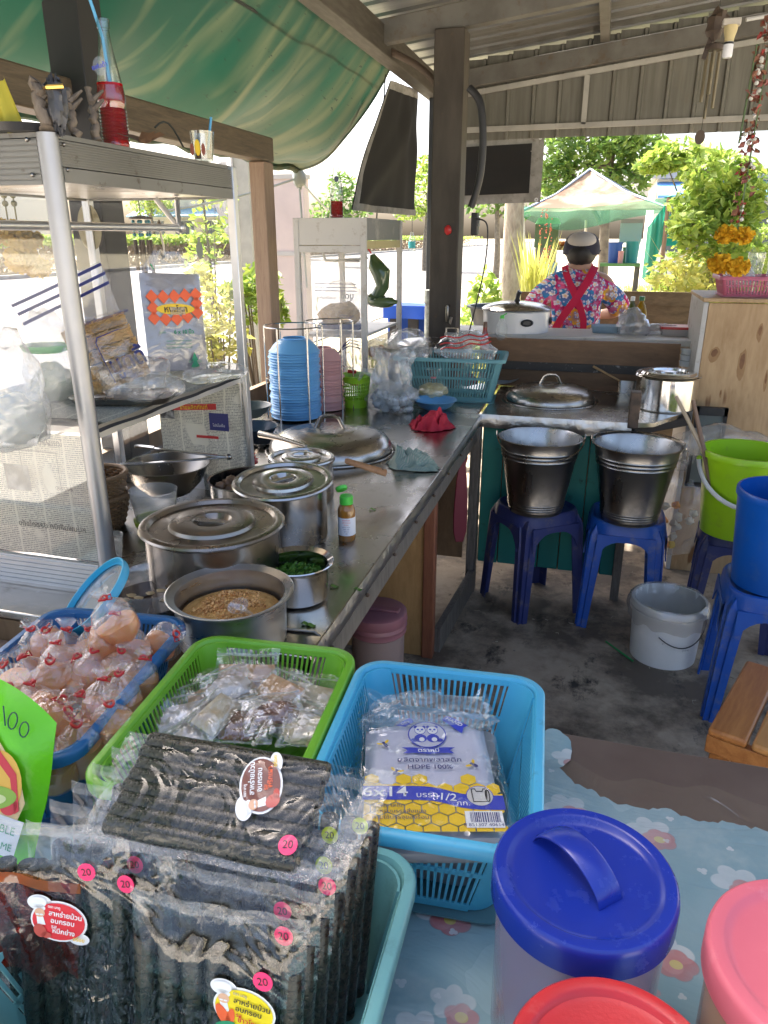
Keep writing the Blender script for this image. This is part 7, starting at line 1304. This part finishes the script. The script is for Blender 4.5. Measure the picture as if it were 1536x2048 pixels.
m = MB(); m.grid(lambda u, v: Vector((.11*math.cos(PI*u)*(1-.1*v), .12+.06*v*math.sin(PI*u)+.0*u, 1.43-.02*v)),16,4); part('cap_visor', m, NAVY, pe, sm=180, fixn=False)
# ================================================================ beyond the stall
def leaves(mb, c, r, n, size, rnd, hang=.3, shell=.35, asp=.45):
    c = Vector(c); r = Vector(r)
    for _ in range(n):
        d = Vector((rnd.gauss(0,1),rnd.gauss(0,1),rnd.gauss(0,1))).normalized()*rnd.uniform(shell,1)**.6; p = c+Vector((d.x*r.x,d.y*r.y,d.z*r.z))
        a = Vector((rnd.gauss(0,1),rnd.gauss(0,1),rnd.gauss(0,.6)-hang)).normalized(); b = a.cross(Vector((rnd.gauss(0,1),rnd.gauss(0,1),rnd.gauss(0,1)))).normalized(); s = size*rnd.uniform(.6,1.3); n_ = a.cross(b)*s*.12
        mb.add([p-a*s, p-a*s*.1+b*s*asp+n_, p+a*s, p-a*s*.1-b*s*asp+n_],[(0,1,2,3)])
bark = pm('pale_bark', (.42,.36,.28), .9, col2=(.26,.21,.16), ns=7, st=(3,3,1), bump=.8, bs=20, bd=.02); bark2 = pm('grey_bark', (.2,.17,.13), .9, col2=(.12,.10,.08), ns=9, bump=.7, bs=30)
LF1 = leafm('lime_leaves', (.20,.33,.05), (.38,.46,.09)); LF2 = leafm('green_leaves', (.08,.18,.035), (.20,.30,.06)); LF3 = leafm('yellow_leaves', (.36,.40,.08), (.52,.48,.13)); LF4 = leafm('grass_blades', (.22,.27,.06), (.40,.38,.13), .35); LF5 = leafm('dark_green_leaves', (.03,.085,.02), (.08,.15,.03))
def tree(label, loc, h, tr, clumps, leaf, size, n, seed, bk=bark2, bend=.1, name='tree'):
    t = thing(name, label, 'tree', loc); rnd = random.Random(seed); m = MB(); pts = [Vector((bend*math.sin(k*.7+seed)*k/6, bend*.5*math.cos(k*.9)*k/6, h*k/6)) for k in range(7)]; m.tube(pts,[tr*(1-.09*k) for k in range(7)],12)
    for c, r in clumps: 
        b0 = pts[rnd.randint(3,6)]; m.tube([b0,(b0+Vector(c))/2+Vector((0,0,.1)),Vector(c)],[tr*.4,tr*.25,tr*.1],7)
        for _ in range(3): e = Vector(c)+Vector((rnd.uniform(-1,1)*r[0],rnd.uniform(-1,1)*r[1],rnd.uniform(-.7,.7)*r[2])); m.tube([Vector(c),(Vector(c)+e)/2+Vector((0,0,.03)),e],[tr*.12,tr*.08,tr*.03],5)
    part('trunk', m, bk, t); m = MB()
    for c, r in clumps: leaves(m, c, r, n, size, rnd)
    part('crown', m, leaf, t, sm=0, fixn=False); return t
def cl(u, v, y, r, base): q = P(u,v,y=y)-base; return ((q.x,q.y,q.z), r)
# thick sunlit trunk with its crown above the sheet wall opening
b0 = P(1015,640,y=9).xy.to_3d(); tree('pale thick tree trunk in full sun left of the cook', b0, 4.2, .14, [((.3,0,4.3),(.9,.9,.7)),((-.6,.2,4.6),(.9,.9,.7))], LF1, .07, 500, 1, bark, .06)
b0 = P(1200,600,y=15).xy.to_3d(); tree('leafy green tree spreading above the tent roof', b0, 3.2, .12, [cl(1110,300,15,(.55,.6,.55),b0),cl(1165,285,15,(.6,.6,.5),b0),cl(1110,355,15,(.4,.5,.35),b0),cl(1215,330,15,(.5,.6,.45),b0),cl(1250,370,15,(.45,.5,.4),b0),cl(1280,290,15,(.45,.5,.3),b0),cl(1240,275,14.6,(.5,.5,.3),b0),cl(1180,250,15,(1,.6,.5),b0)], LF2, .075, 480, 2)
b0 = P(1390,560,y=10).xy.to_3d(); tree('slender papaya like tree with loose lime leaves right of the tent', b0, 2.4, .05, [cl(1360,310,10,(.32,.3,.18),b0),cl(1400,330,10,(.3,.3,.2),b0),cl(1330,320,10,(.25,.3,.12),b0),cl(1310,330,10.2,(.25,.3,.10),b0)], LF1, .07, 230, 3, bark2, .05)
b0 = P(1440,560,y=8.2).xy.to_3d(); tree('dense bright bush of narrow leaves behind the pink cup basket', b0, 1.2, .04, [cl(1430,350,8.2,(.3,.3,.22),b0),cl(1400,410,8.2,(.28,.3,.2),b0),cl(1460,420,8.2,(.35,.3,.22),b0),cl(1380,450,8,(.22,.3,.15),b0),cl(1440,480,8,(.4,.3,.2),b0),cl(1490,380,8.2,(.22,.3,.3),b0)], LF1, .055, 420, 4, name='bush')
bt = thing('banana_plant', 'banana plant with broad pale green leaves at the upper right', 'plant', P(1465,560,y=9).xy.to_3d()); bb0 = bt.location; m = MB(); m.tube([(0,0,0),(0,0,1.2),(.02,0,1.9)],[.10,.08,.05],12); part('stem', m, pm('banana_stem', (.3,.34,.12), .6), bt)
def blade(p, q, w_, droop, mt, par):
    p, q = Vector(p), Vector(q); d = q-p; s = d.cross(Z).normalized() if d.cross(Z).length > 1e-4 else X.copy(); m = MB()
    m.grid(lambda u, v: p+d*v+Z*(-droop*v*v)+s*(w_*(u-.5)*2*math.sin(PI*min(1,v*.93+.07))**.6)+Z*(.10*w_*math.sin(u*25+v*30)*.3-abs(u-.5)*w_*.5), 10, 26); part('leaf', m, mt, par, sm=180, fixn=False)
BAN = leafm('banana_leaf', (.20,.36,.05), (.28,.42,.08), .5)
for (q, w_, dr) in (((1395,315),.13,.05),((1500,290),.16,.1),((1330,385),.10,.1),((1520,350),.12,.2),((1440,280),.14,.0),((1500,440),.1,.3)): blade((0,0,1.75), P(*q,y=9)-bb0, w_, dr, BAN, bt)
b0 = P(970,600,y=7.5).xy.to_3d()
def shrub(label, loc, clumps, leaf, size, n, seed, name='shrub', bk=bark2):
    t = thing(name, label, 'shrub', loc); rnd = random.Random(seed); m = MB(); f = MB()
    for c, r in clumps:
        for _ in range(3): e = Vector(c)+Vector((rnd.uniform(-1,1)*r[0]*.6,rnd.uniform(-1,1)*r[1]*.6,rnd.uniform(-.2,.5)*r[2])); m.tube([Vector((rnd.uniform(-.05,.05),rnd.uniform(-.05,.05),0)),e*.5+Vector((0,0,.05)),e],[.012,.009,.004],5)
        leaves(f, c, r, n, size, rnd)
    part('stem', m, bk, t); part('foliage', f, leaf, t, sm=0, fixn=False)
shrub('bright leafy shrub between the brown post and the pale trunk', b0, [((0,0,.95),(.16,.2,.28)),((-.12,0,.6),(.16,.2,.3)),((.12,0,.55),(.15,.2,.3))], LF1, .06, 190, 11)
b0 = P(1065,610,y=8).xy.to_3d(); gp = thing('potted_plant', 'tall reedy plant in a pale pot right of the pale trunk', 'plant', b0); m = MB(); m.lathe([(0,0),(.12,0),(.16,.75),(.17,.78),(.155,.78),(0,.72)],24); part('pot', m, pm('pale_pot', (.42,.38,.34), .8), gp)
m = MB(); rnd = random.Random(6)
for k in range(90):
    a = rnd.uniform(0,6.28); L = rnd.uniform(.4,.95); o = Vector((rnd.uniform(-.08,.08),rnd.uniform(-.08,.08),.74)); d = Vector((math.cos(a)*.28,math.sin(a)*.28,1))*L; s = Vector((-math.sin(a),math.cos(a),0))*.010; m.add([o-s,o+s,o+d*.6+s,o+d*.6-s],[(0,1,2,3)]); m.add([o+d*.6-s,o+d*.6+s,o+d-Vector((0,0,.1*L))],[(0,1,2)])
part('blades', m, LF3, gp, sm=0, fixn=False); m = MB()
for k in range(90): q = Vector((.03+.05*(k%3)+rnd.uniform(-.012,.012),rnd.uniform(-.03,.03),rnd.uniform(1.25,1.75))); m.blob(q,.007,6,4)
part('red_seed_spike', m, pm('rust_flowers', (.42,.10,.05), .7), gp, kind='stuff')
# grass
def tufts(label, boxes, leaf, n, hmin, hmax, w_, seed, name='grass'):
    m = MB(); rnd = random.Random(seed)
    for (x0,x1,y0,y1) in boxes:
        for _ in range(n):
            p = Vector((rnd.uniform(x0,x1),rnd.uniform(y0,y1),-.03)); h = rnd.uniform(hmin,hmax)*(.6+.7*abs(noise.noise(p*.9))); a = rnd.uniform(0,6.28); d = Vector((math.cos(a)*rnd.uniform(.1,.5),math.sin(a)*rnd.uniform(.1,.5),1))*h; s = Vector((-math.sin(a),math.cos(a),0))*w_
            m.add([p-s,p+s,p+d*.55+s*.8,p+d*.55-s*.8],[(0,1,2,3)]); m.add([p+d*.55-s*.8,p+d*.55+s*.8,p+d*1.0+Vector((d.x,d.y,-.2*h))*.3],[(0,1,2)])
    o = part(name, m, leaf, None, sm=0, fixn=False, kind='stuff'); props(o, label, 'grass')
tufts('long sunlit grass in the yard behind the low plywood wall', [(-1.6,2.4,6.6,8.6)], LF4, 3800, .35,.75,.008, 1)
tufts('tall yellowing grass at the right of the tent', [(1.15,2.8,8.4,12)], LF4, 5000, 1.2,1.9,.013, 2)
tufts('short grass around the tent and along the yard', [(-3,4,8,26)], LF4, 7000, .12,.35,.014, 3)
rw = random.Random(77)
for i, (u, v, y, lab) in enumerate(((1375,500,8.6,'weedy lime shrub at the foot of the tent side net'),(1430,530,8.0,'tangled yellow green weeds behind the pink cup basket'),(1490,520,8.4,'bushy weeds at the right edge of the yard'),(1400,560,7.6,'low weeds above the old plank edging'),(1520,470,9.0,'tall leafy weeds right of the dense bright bush'),(1350,560,9.4,'pale weeds between the tent pole and the plank'))):
    b0 = P(u,600,y=y).xy.to_3d(); q = P(u,v,y=y)-b0; shrub(lab, b0, [((rw.uniform(-.25,.25),rw.uniform(-.2,.2),q.z*k),(.28,.25,.2)) for k in (.5,.7,.85,1.0)], LF3 if i%2 else LF1, .05, 150, 80+i, 'weed_clump')
# tent with green netting
tn = thing('canopy_tent', 'sun bleached terracotta canopy tent with sagging green netting in the yard', 'tent', P(1185,600,y=11).xy.to_3d()); tb_ = tn.location
g = G('bleached_terracotta'); n = g.noise(2.6, None, 5, .6, .5); c = g.mix(g.mr(n, .42, .6), (.19,.10,.065), (.36,.28,.21)); TENT = g.done(g.n('MixShader', {0: .3, 1: g.pr(Base_Color=c, Roughness=.8), 2: g.n('BsdfTranslucent', {'Color': c}).outputs[0]}).outputs[0])
ap = P(1180,340,y=12.4)-tb_; cs = [P(1040,425,y=11)-tb_, P(1330,415,y=11)-tb_, P(1350,420,y=13.8)-tb_, P(1060,420,y=13.8)-tb_]
for i in range(4):
    a, b = cs[i], cs[(i+1)%4]; m = MB(); m.grid(lambda u, v: (a.lerp(b,u)).lerp(ap,v)+Z*(-.10*math.sin(PI*v)*(.4+.6*math.sin(PI*u))+.02*noise.noise(Vector((u*5,v*5,i)))), 14, 12); part('canopy_panel', m, TENT, tn, sm=180, fixn=False)
bar_p = pm('blue_grey_trim', (.3,.36,.46), .6); m = MB()
for i in range(4): m.tube([cs[i]+Z*.01,(cs[i]+ap)/2-Z*.05,ap+Z*.012],.018,6)
part('ridge_trim', m, bar_p, tn)
NET = film('green_net', tint=(.5,.7,.58), haze=.38, hc=(.10,.30,.2), rough=.5, gl=.2); NET2 = film('green_net_dense', tint=(.2,.5,.4), haze=.75, hc=(.02,.30,.22), rough=.5, gl=.2)
nt = thing('shade_net', 'green shade netting sagging along the tent front and down its right side', 'net', tb_); m = MB()
m.grid(lambda u, v: (P(1045,412+8*math.sin(PI*u)*1.2,y=10.95)-tb_).lerp(P(1340,395,y=10.9)-tb_,u)+Z*(-.17*v*(.8+.25*math.sin(u*7))-.13*math.sin(PI*u)*(.2+v))+Y*(.03*math.sin(u*21)), 40, 6); part('valance', m, NET, nt, sm=180, fixn=False)
m = MB(); m.grid(lambda u, v: (P(1295,455,y=10.95)-tb_).lerp(P(1342,395,y=10.9)-tb_,u)+Z*(-(.25+.55*(1-abs(u-.3)))*v)+Y*.03*math.sin(u*17), 14, 8); part('side_net', m, NET2, nt, sm=180, fixn=False)
m = MB(); m.grid(lambda u, v: (P(1335,425,y=11.3)-tb_).lerp(P(1412,450,y=11.2)-tb_,u)+Z*(-.42*v*(1-u*.75)-.05*math.sin(PI*u)), 16, 8); part('side_net', m, NET2, nt, sm=180, fixn=False)
PLE = pm('brown_pole', (.26,.15,.10), .6); PLW = pm('white_pole', (.62,.6,.55), .5)
for (u0, v0, u1, v1, y, lab, mt, r) in ((1338,395,1310,655,10.9,'brown bamboo pole at the right front corner of the tent',PLE,.028),(1316,430,1298,640,11.1,'white pole just left of the brown tent pole',PLW,.02),(1046,425,1050,560,11,'white pole at the left front corner of the tent',PLW,.02),(1172,440,1170,540,13.8,'thin white pole at the back of the tent',PLW,.02)):
    a, b = P(u0,v0,y=y), P(u1,v1,y=y); b = a+(b-a)*((a.z+.03)/(a.z-b.z)) if a.z > b.z else b; m = MB(); m.tube([a,b],r,10); single('tent_pole', m, mt, lab, 'pole')
m = MB(); q = P(1338,392,y=10.9); m.tube([q+Vector((.04*math.cos(a*3),.04*math.sin(a*3),-.02*a)) for a in range(10)],.02,6); single('net_knot', m, pm('net_cord', (.03,.3,.24), .7), 'green cord wound round the top of the brown tent pole', 'cord')
# things under the tent
wt_ = thing('tent_table', 'green topped dark table carrying tubs under the tent', 'table', P(1232,600,y=12).xy.to_3d()); zt_ = P(1232,526,y=12).z
m = MB(); m.bx(-.28,.28,-.25,.25,zt_-.04,zt_); part('table_top', m, pm('green_top', (.12,.28,.10), .6), wt_); m = MB(); m.bx(-.25,.25,-.2,.2,zt_-.45,zt_-.42); part('shelf', m, dkt, wt_)
for sx_ in (-.25,.25):
    for sy_ in (-.2,.2): m = MB(); m.bx(sx_-.03,sx_+.03,sy_-.03,sy_+.03,-.03,zt_-.04); part('leg', m, dkt, wt_)
def tub(lab, u, v, y, r, h, col, cat='tub'):
    m = MB(); m.lathe([(0,0),(r*.85,0),(r,h),(r*1.05,h),(r*1.05,h+.02),(r*.96,h+.02),(0,h-.02)],22); single(cat.replace(' ','_'), m, col, lab, cat, P(u,v,y=y).xy.to_3d()+Vector((0,0,zt_)))
BTB = pm('blue_tub', (.03,.10,.42), .5); TTB = pm('teal_tub', (.04,.32,.34), .5)
tub('blue tub on the tent table beside the pale cup', 1228,524,12,.10,.27,BTB); tub('teal tub at the right of the tent table', 1262,524,12.1,.10,.28,TTB); tub('pale pink cup on the tent table between the tubs', 1240,526,11.85,.04,.15,pm('pale_pink', (.6,.3,.32), .5), 'cup'); tub('small green jug on the tent table', 1250,520,12.2,.05,.2,pm('jug_green', (.1,.35,.2), .5), 'jug')
bs2 = thing('banner', 'pale blue price board hanging under the tent', 'board', P(1262,462,y=12.5)); m = MB(); m.bx(-.16,.16,-.01,.01,-.17,.17); part('board', m, pm('pale_blue_board', (.30,.52,.58), .6), bs2); m = MB(); m.bx(-.16,.16,-.014,-.011,.11,.17); part('board_header', m, pm('board_grey', (.25,.3,.35), .6), bs2); bs2.name = 'price_board'
sk = thing('drinks_stand', 'green topped dark drinks stand at the left inside the tent', 'stand', P(1085,600,y=12).xy.to_3d()); zs = P(1085,445,y=12).z; m = MB(); m.bx(-.17,.17,-.15,.15,zs-.35,zs-.02); part('cabinet', m, pm('dark_green_cab', (.05,.09,.04), .5), sk); m = MB(); m.lathe([(0,zs-.02),(.19,zs-.02),(.15,zs+.06),(.0,zs+.08)],20); part('green_top', m, pm('vivid_green', (.10,.42,.08), .5), sk); m = MB(); m.bx(-.15,.15,-.13,.13,-.03,zs-.35); part('base', m, dkt, sk)
fr = thing('fruit_tray', 'dark tray of orange fruit on a stall board inside the tent', 'tray', P(1120,600,y=12.6).xy.to_3d()); zf_ = P(1120,492,y=12.6).z; m = MB(); m.bx(-.22,.22,-.15,.15,zf_-.06,zf_); part('tray', m, pm('brown_tray', (.12,.06,.03), .6), fr)
for k in range(10): m = MB(); m.blob((-.18+.04*k,-.05+.05*(k%3),zf_+.035),.04,10,7); part('fruit', m, pm('orange_fruit', (.5,.2,.06), .5), fr)
for sx_ in (-.2,.2): m = MB(); m.bx(sx_-.02,sx_+.02,-.02,.02,-.03,zf_-.06); part('leg', m, dkt, fr)
bxb = thing('blue_crate', 'blue crates and sheeting heaped at the left under the tent', 'crate', P(1105,600,y=11.6).xy.to_3d()); zc_ = P(1105,545,y=11.6).z
m = MB(); m.bx(-.2,.14,-.2,.2,-.03,zc_); part('crate', m, pm('crate_blue', (.03,.22,.42), .6, dirt=(.02,.10,.2), ds=9), bxb, bev=.02); m = MB(); m.lathe([(0,zc_),(.08,zc_),(.09,zc_+.14),(0,zc_+.14)],16,(-.05,0,0)); part('bucket', m, pm('bright_blue', (.02,.2,.55), .5), bxb)
tbk = pm('white_bag_far', (.6,.6,.58), .6); m = MB(); crumple(m,(0,0,.16),(.12,.1,.2),99); single('white_sack', m, tbk, 'white plastic sack at the foot of the tent poles', 'sack', P(1328,590,y=10).xy.to_3d(), sm=70, fixn=False)
m = MB(); m.bx(-.02,.95,-.02,.02,-.03,.5); single('garden_edge', m, pm('old_plank', (.4,.37,.32), .8), 'old grey plank edging the weeds at the right of the yard', 'plank', P(1365,590,y=8.2).xy.to_3d(), rot=(0,0,-.5))
shrub('broad leaved green plant at the foot of the white tent pole', P(1285,600,y=10.3).xy.to_3d(), [((0,0,.55),(.2,.2,.3)),((-.15,0,.4),(.15,.2,.25))], LF1, .10, 70, 21)
# blue draped chair outside
bch = thing('draped_bench', 'dark wooden bench with a blue cloth beyond the far cabinet', 'bench', P(832,680,y=6).xy.to_3d()); zb = P(830,612,y=6).z
m = MB(); m.bx(-.2,.2,-.12,.12,zb-.05,zb); part('top', m, dkt, bch)
for sx_ in (-.15,0,.15): m = MB(); m.bx(sx_-.04,sx_+.04,-.12,-.08,-.03,zb-.05); part('leg', m, pm('dark_slat', (.03,.028,.028), .7), bch)
m = MB(); m.grid(lambda u, v: Vector((-.24+.48*u, -.14-.015*math.sin(u*12)*v, zb+.012-.10*v)),16,5); m.grid(lambda u, v: Vector((-.24+.48*u,-.14+.3*v,zb+.012)),6,4); m.grid(lambda u, v: Vector((-.24+.48*u,.0,zb-.1-.5*v)),4,2); part('blue_cloth', m, pm('blue_cloth', (.02,.10,.55), .7), bch, sm=180, fixn=False)
# roadside: hedge, sapling, shrubs, utility pole, wall, far buildings
hg = thing('hedge', 'long clipped roadside hedge with brown lower stems beyond the road', 'hedge', (-23.2,0,.1)); m = MB(); rnd = random.Random(8)
for k in range(20000): 
    y_ = rnd.triangular(6,150,20); x_ = rnd.uniform(-.7,.7); z_ = rnd.uniform(1.05,1.45)+.08*noise.noise(Vector((y_*.8,0,0))); a = Vector((rnd.gauss(0,1),rnd.gauss(0,1),rnd.gauss(0,1))).normalized(); b = a.orthogonal().normalized(); s = .13; p = Vector((x_,y_,z_)); m.add([p-a*s,p+b*s*.6,p+a*s,p-b*s*.6],[(0,1,2,3)])
part('foliage', m, LF1, hg, sm=0, fixn=False); m = MB()
for k in range(12000):
    y_ = rnd.triangular(6,150,20); x_ = rnd.uniform(-.65,.65); z_ = rnd.uniform(0,1.1); a = Vector((rnd.gauss(0,1),rnd.gauss(0,1),rnd.gauss(0,1.4))).normalized(); b = a.orthogonal().normalized(); s = .13; p = Vector((x_,y_,z_)); m.add([p-a*s,p+b*s*.5,p+a*s,p-b*s*.5],[(0,1,2,3)])
part('stems', m, leafm('brown_twigs', (.16,.11,.08), (.30,.22,.15), .2), hg, sm=0, fixn=False)
m = MB(); m.bx(-.7,.7,5,150,-.1,.06); part('bed', m, pm('hedge_soil', (.25,.2,.14), .9), hg)
b0 = P(425,600,y=4.6).xy.to_3d(); tree('thin sapling with sparse leaves seen through the front cabinet', b0, 1.75, .016, [cl(430,420,4.6,(.16,.15,.16),b0),cl(415,470,4.6,(.16,.15,.12),b0),cl(440,380,4.6,(.12,.15,.12),b0),cl(405,520,4.6,(.14,.15,.1),b0)], LF1, .03, 60, 31, bark2, .03, 'sapling')
shrub('vivid lime shrub outside beyond the timber upright', P(520,720,y=4.3).xy.to_3d(), [cl(520,570,4.3,(.13,.15,.13),P(520,720,y=4.3).xy.to_3d()),cl(500,610,4.3,(.16,.15,.13),P(520,720,y=4.3).xy.to_3d()),cl(545,620,4.2,(.10,.12,.14),P(520,720,y=4.3).xy.to_3d()),cl(475,580,4.3,(.10,.12,.05),P(520,720,y=4.3).xy.to_3d())], LF1, .035, 170, 32)
q0 = P(440,760,y=4.0).xy.to_3d(); shrub('yellow orange leaved shrub low behind the front cabinet', q0, [cl(425,620,4.0,(.16,.15,.16),q0),cl(450,680,3.9,(.16,.15,.14),q0),cl(400,560,4.2,(.09,.1,.10),q0),cl(410,700,3.9,(.12,.12,.12),q0)], LF3, .032, 170, 33)
upl = thing('utility_pole', 'pale concrete utility pole with looping wires left of the timber upright', 'pole', P(505,640,y=7.5).xy.to_3d()); m = MB(); m.bx(-.09,.09,-.09,.09,-.03,6); part('pole', m, pm('pole_concrete', (.36,.35,.30), .9, col2=(.28,.28,.24), ns=5), upl); m = MB()
for k in range(4): m.tube([(-.14-.02*k,-.1,2.2),(-.18-.03*k,-.12,1.8),(-.14-.02*k,-.12,1.45+.05*k),(-.06,-.11,1.6),(-.08,-.1,2.3)],.012,6)
part('wire_loop', m, pm('white_wire', (.5,.48,.46), .6), upl)
bw_ = thing('boundary_wall', 'pinkish beige rendered wall outside behind the timber upright', 'wall', P(590,640,y=9).xy.to_3d()); m = MB(); m.bx(-.62,.17,0,.18,-.03,2.15); part('wall_panel', m, pm('pinkish_render', (.52,.43,.40), .85, col2=(.45,.37,.35), ns=2), bw_); m = MB(); m.bx(-.64,.19,-.02,.2,2.15,2.20); m.bx(-.62,.17,-.012,-.001,1.28,1.33); part('coping', m, pm('grey_coping', (.4,.38,.36), .8), bw_)
def facade(label, x0, x1, y, h, col, awn, nwin, zb=0):
    b = thing('building', label, 'building', ((x0+x1)/2,y,0)); w_ = x1-x0; m = MB(); m.bx(-w_/2,w_/2,0,6,-.1,h); part('wall', m, col, b); m = MB(); m.bx(-w_/2-.2,w_/2+.2,-.3,6.2,h,h+.25); part('roof', m, pm('roof_grey', (.35,.33,.32), .8), b)
    for k in range(nwin):
        xx = -w_/2+w_*(k+.5)/nwin; m = MB(); m.bx(xx-.7,xx+.7,-.05,-.01,1.0,2.5); f = part('window', m, pm('window_dark', (.08,.10,.12), .2), b); m = MB(); m.bx(xx-.78,xx+.78,-.09,-.055,.92,1.0); m.bx(xx-.78,xx+.78,-.09,-.055,2.5,2.58); part('frame', m, pm('window_frame', (.5,.5,.48), .6), f)
    m = MB(); m.add([(-w_/2,-.05,3.3),(w_/2,-.05,3.3),(w_/2,-1.6,2.8),(-w_/2,-1.6,2.8),(-w_/2,-.05,3.22),(w_/2,-.05,3.22),(w_/2,-1.6,2.72),(-w_/2,-1.6,2.72)],[(0,1,2,3),(7,6,5,4),(0,4,5,1),(1,5,6,2),(2,6,7,3),(3,7,4,0)]); part('awning', m, awn, b)
wht = pm('white_render', (.62,.6,.56), .85)
facade('low shophouse with a yellow awning far across the road', -46,-32,34,5,wht,pm('yellow_awning', (.7,.45,.04), .6),4); facade('white shophouse with a blue awning far across the road', -31,-22,48,5,pm('cream_render', (.6,.56,.48), .85),pm('blue_awning', (.15,.3,.42), .6),4); facade('pale house beyond the trees on the right', 1.5,9,30,3.4,wht,pm('blue_sheet', (.12,.3,.6), .6),3)
for i, (u, v, y, h, lab) in enumerate(((680,420,40,6,'roadside tree in the distance right of the clear soda bottle'),(852,400,36,6,'distant roadside tree behind the slim grey post'),(470,420,50,5,'distant street tree beyond the hedge'),(300,400,46,6,'distant street tree behind the front cabinet'),(1000,380,30,5,'distant tree behind the black banner'))):
    b0 = P(u,v,y=y).xy.to_3d(); q = P(u,v,y=y)-b0; tree(lab, b0, max(2.,q.z), .14, [((0,0,q.z+.3),(1.2,1.1,1.0)),((.7,0,q.z-.3),(1,.9,.8)),((-.7,0,q.z-.2),(1,.9,.8)),((.1,0,q.z+1.2),(.8,.8,.7))], LF1 if i%2 else LF2, .16, 200, 60+i)
# outdoors hanging things beyond the cabinet
ch = thing('bamboo_chime', 'bamboo wind chime with teal beads hanging outside behind the front cabinet', 'wind chime', P(280,430,y=2.25)); m = MB()
for k in range(5): m.tube([(-.028+.014*k,.01*(k%2),-.075),(-.028+.014*k,.01*(k%2),-.17-.012*(k%3))],.0065,8)
part('bamboo_tube', m, cwood, ch); m = MB()
for k in range(5):
    for j in range(4): m.blob((-.028+.014*k,.01*(k%2),-.02-.013*j),.006,8,6)
part('bead', m, pm('teal_beads', (.03,.2,.24), .4), ch); m = MB(); m.lathe([(0,.0),(.035,-.006),(.036,-.012),(0,-.012)],20); m.tube([(0,0,0),(0,0,.05)],.0015,4); part('disc', m, cwood, ch)
mg = thing('marigold_garland', 'dried marigold garland hanging outside at the far left edge', 'garland', P(22,440,y=1.75)); 
for i, (dx, dz, r) in enumerate(((-.02,-.03,.036),(.03,-.05,.035),(.0,-.10,.038),(.035,-.12,.03),(-.03,-.09,.03))): m = MB(); pompon(m,(dx,.01*i,dz),r,20+i); part('pompon', m, pm('dull_marigold', (.48,.32,.06), .8, trl=.3), mg, sm=0, fixn=False)
m = MB()
for s_ in (-.01,.018): m.tube([(s_,0,.0),(s_,0,.34)],.002,4); [m.blob((s_,0,.04+.02*j),.008,8,6) for j in range(4)]
part('bead_string', m, pm('olive_beads', (.2,.18,.08), .6), mg)
bt2 = thing('hanging_bottle', 'small clear bottle with a teal label hanging in the gap by the slim post', 'bottle', P(824,478,y=5.3)); m = MB(); m.lathe([(0,-.09),(.022,-.09),(.024,-.08),(.024,.0),(.012,.03),(.010,.045),(0,.045)],20); part('body', m, BGLASS, bt2); m = MB(); m.lathe([(.0245,-.06),(.0245,-.015)],20); part('label', m, pm('teal_label', (.05,.4,.42), .5), bt2); m = MB(); m.tube([(0,0,.04),(0,0,.25)],.002,4); part('string', m, rope, bt2)
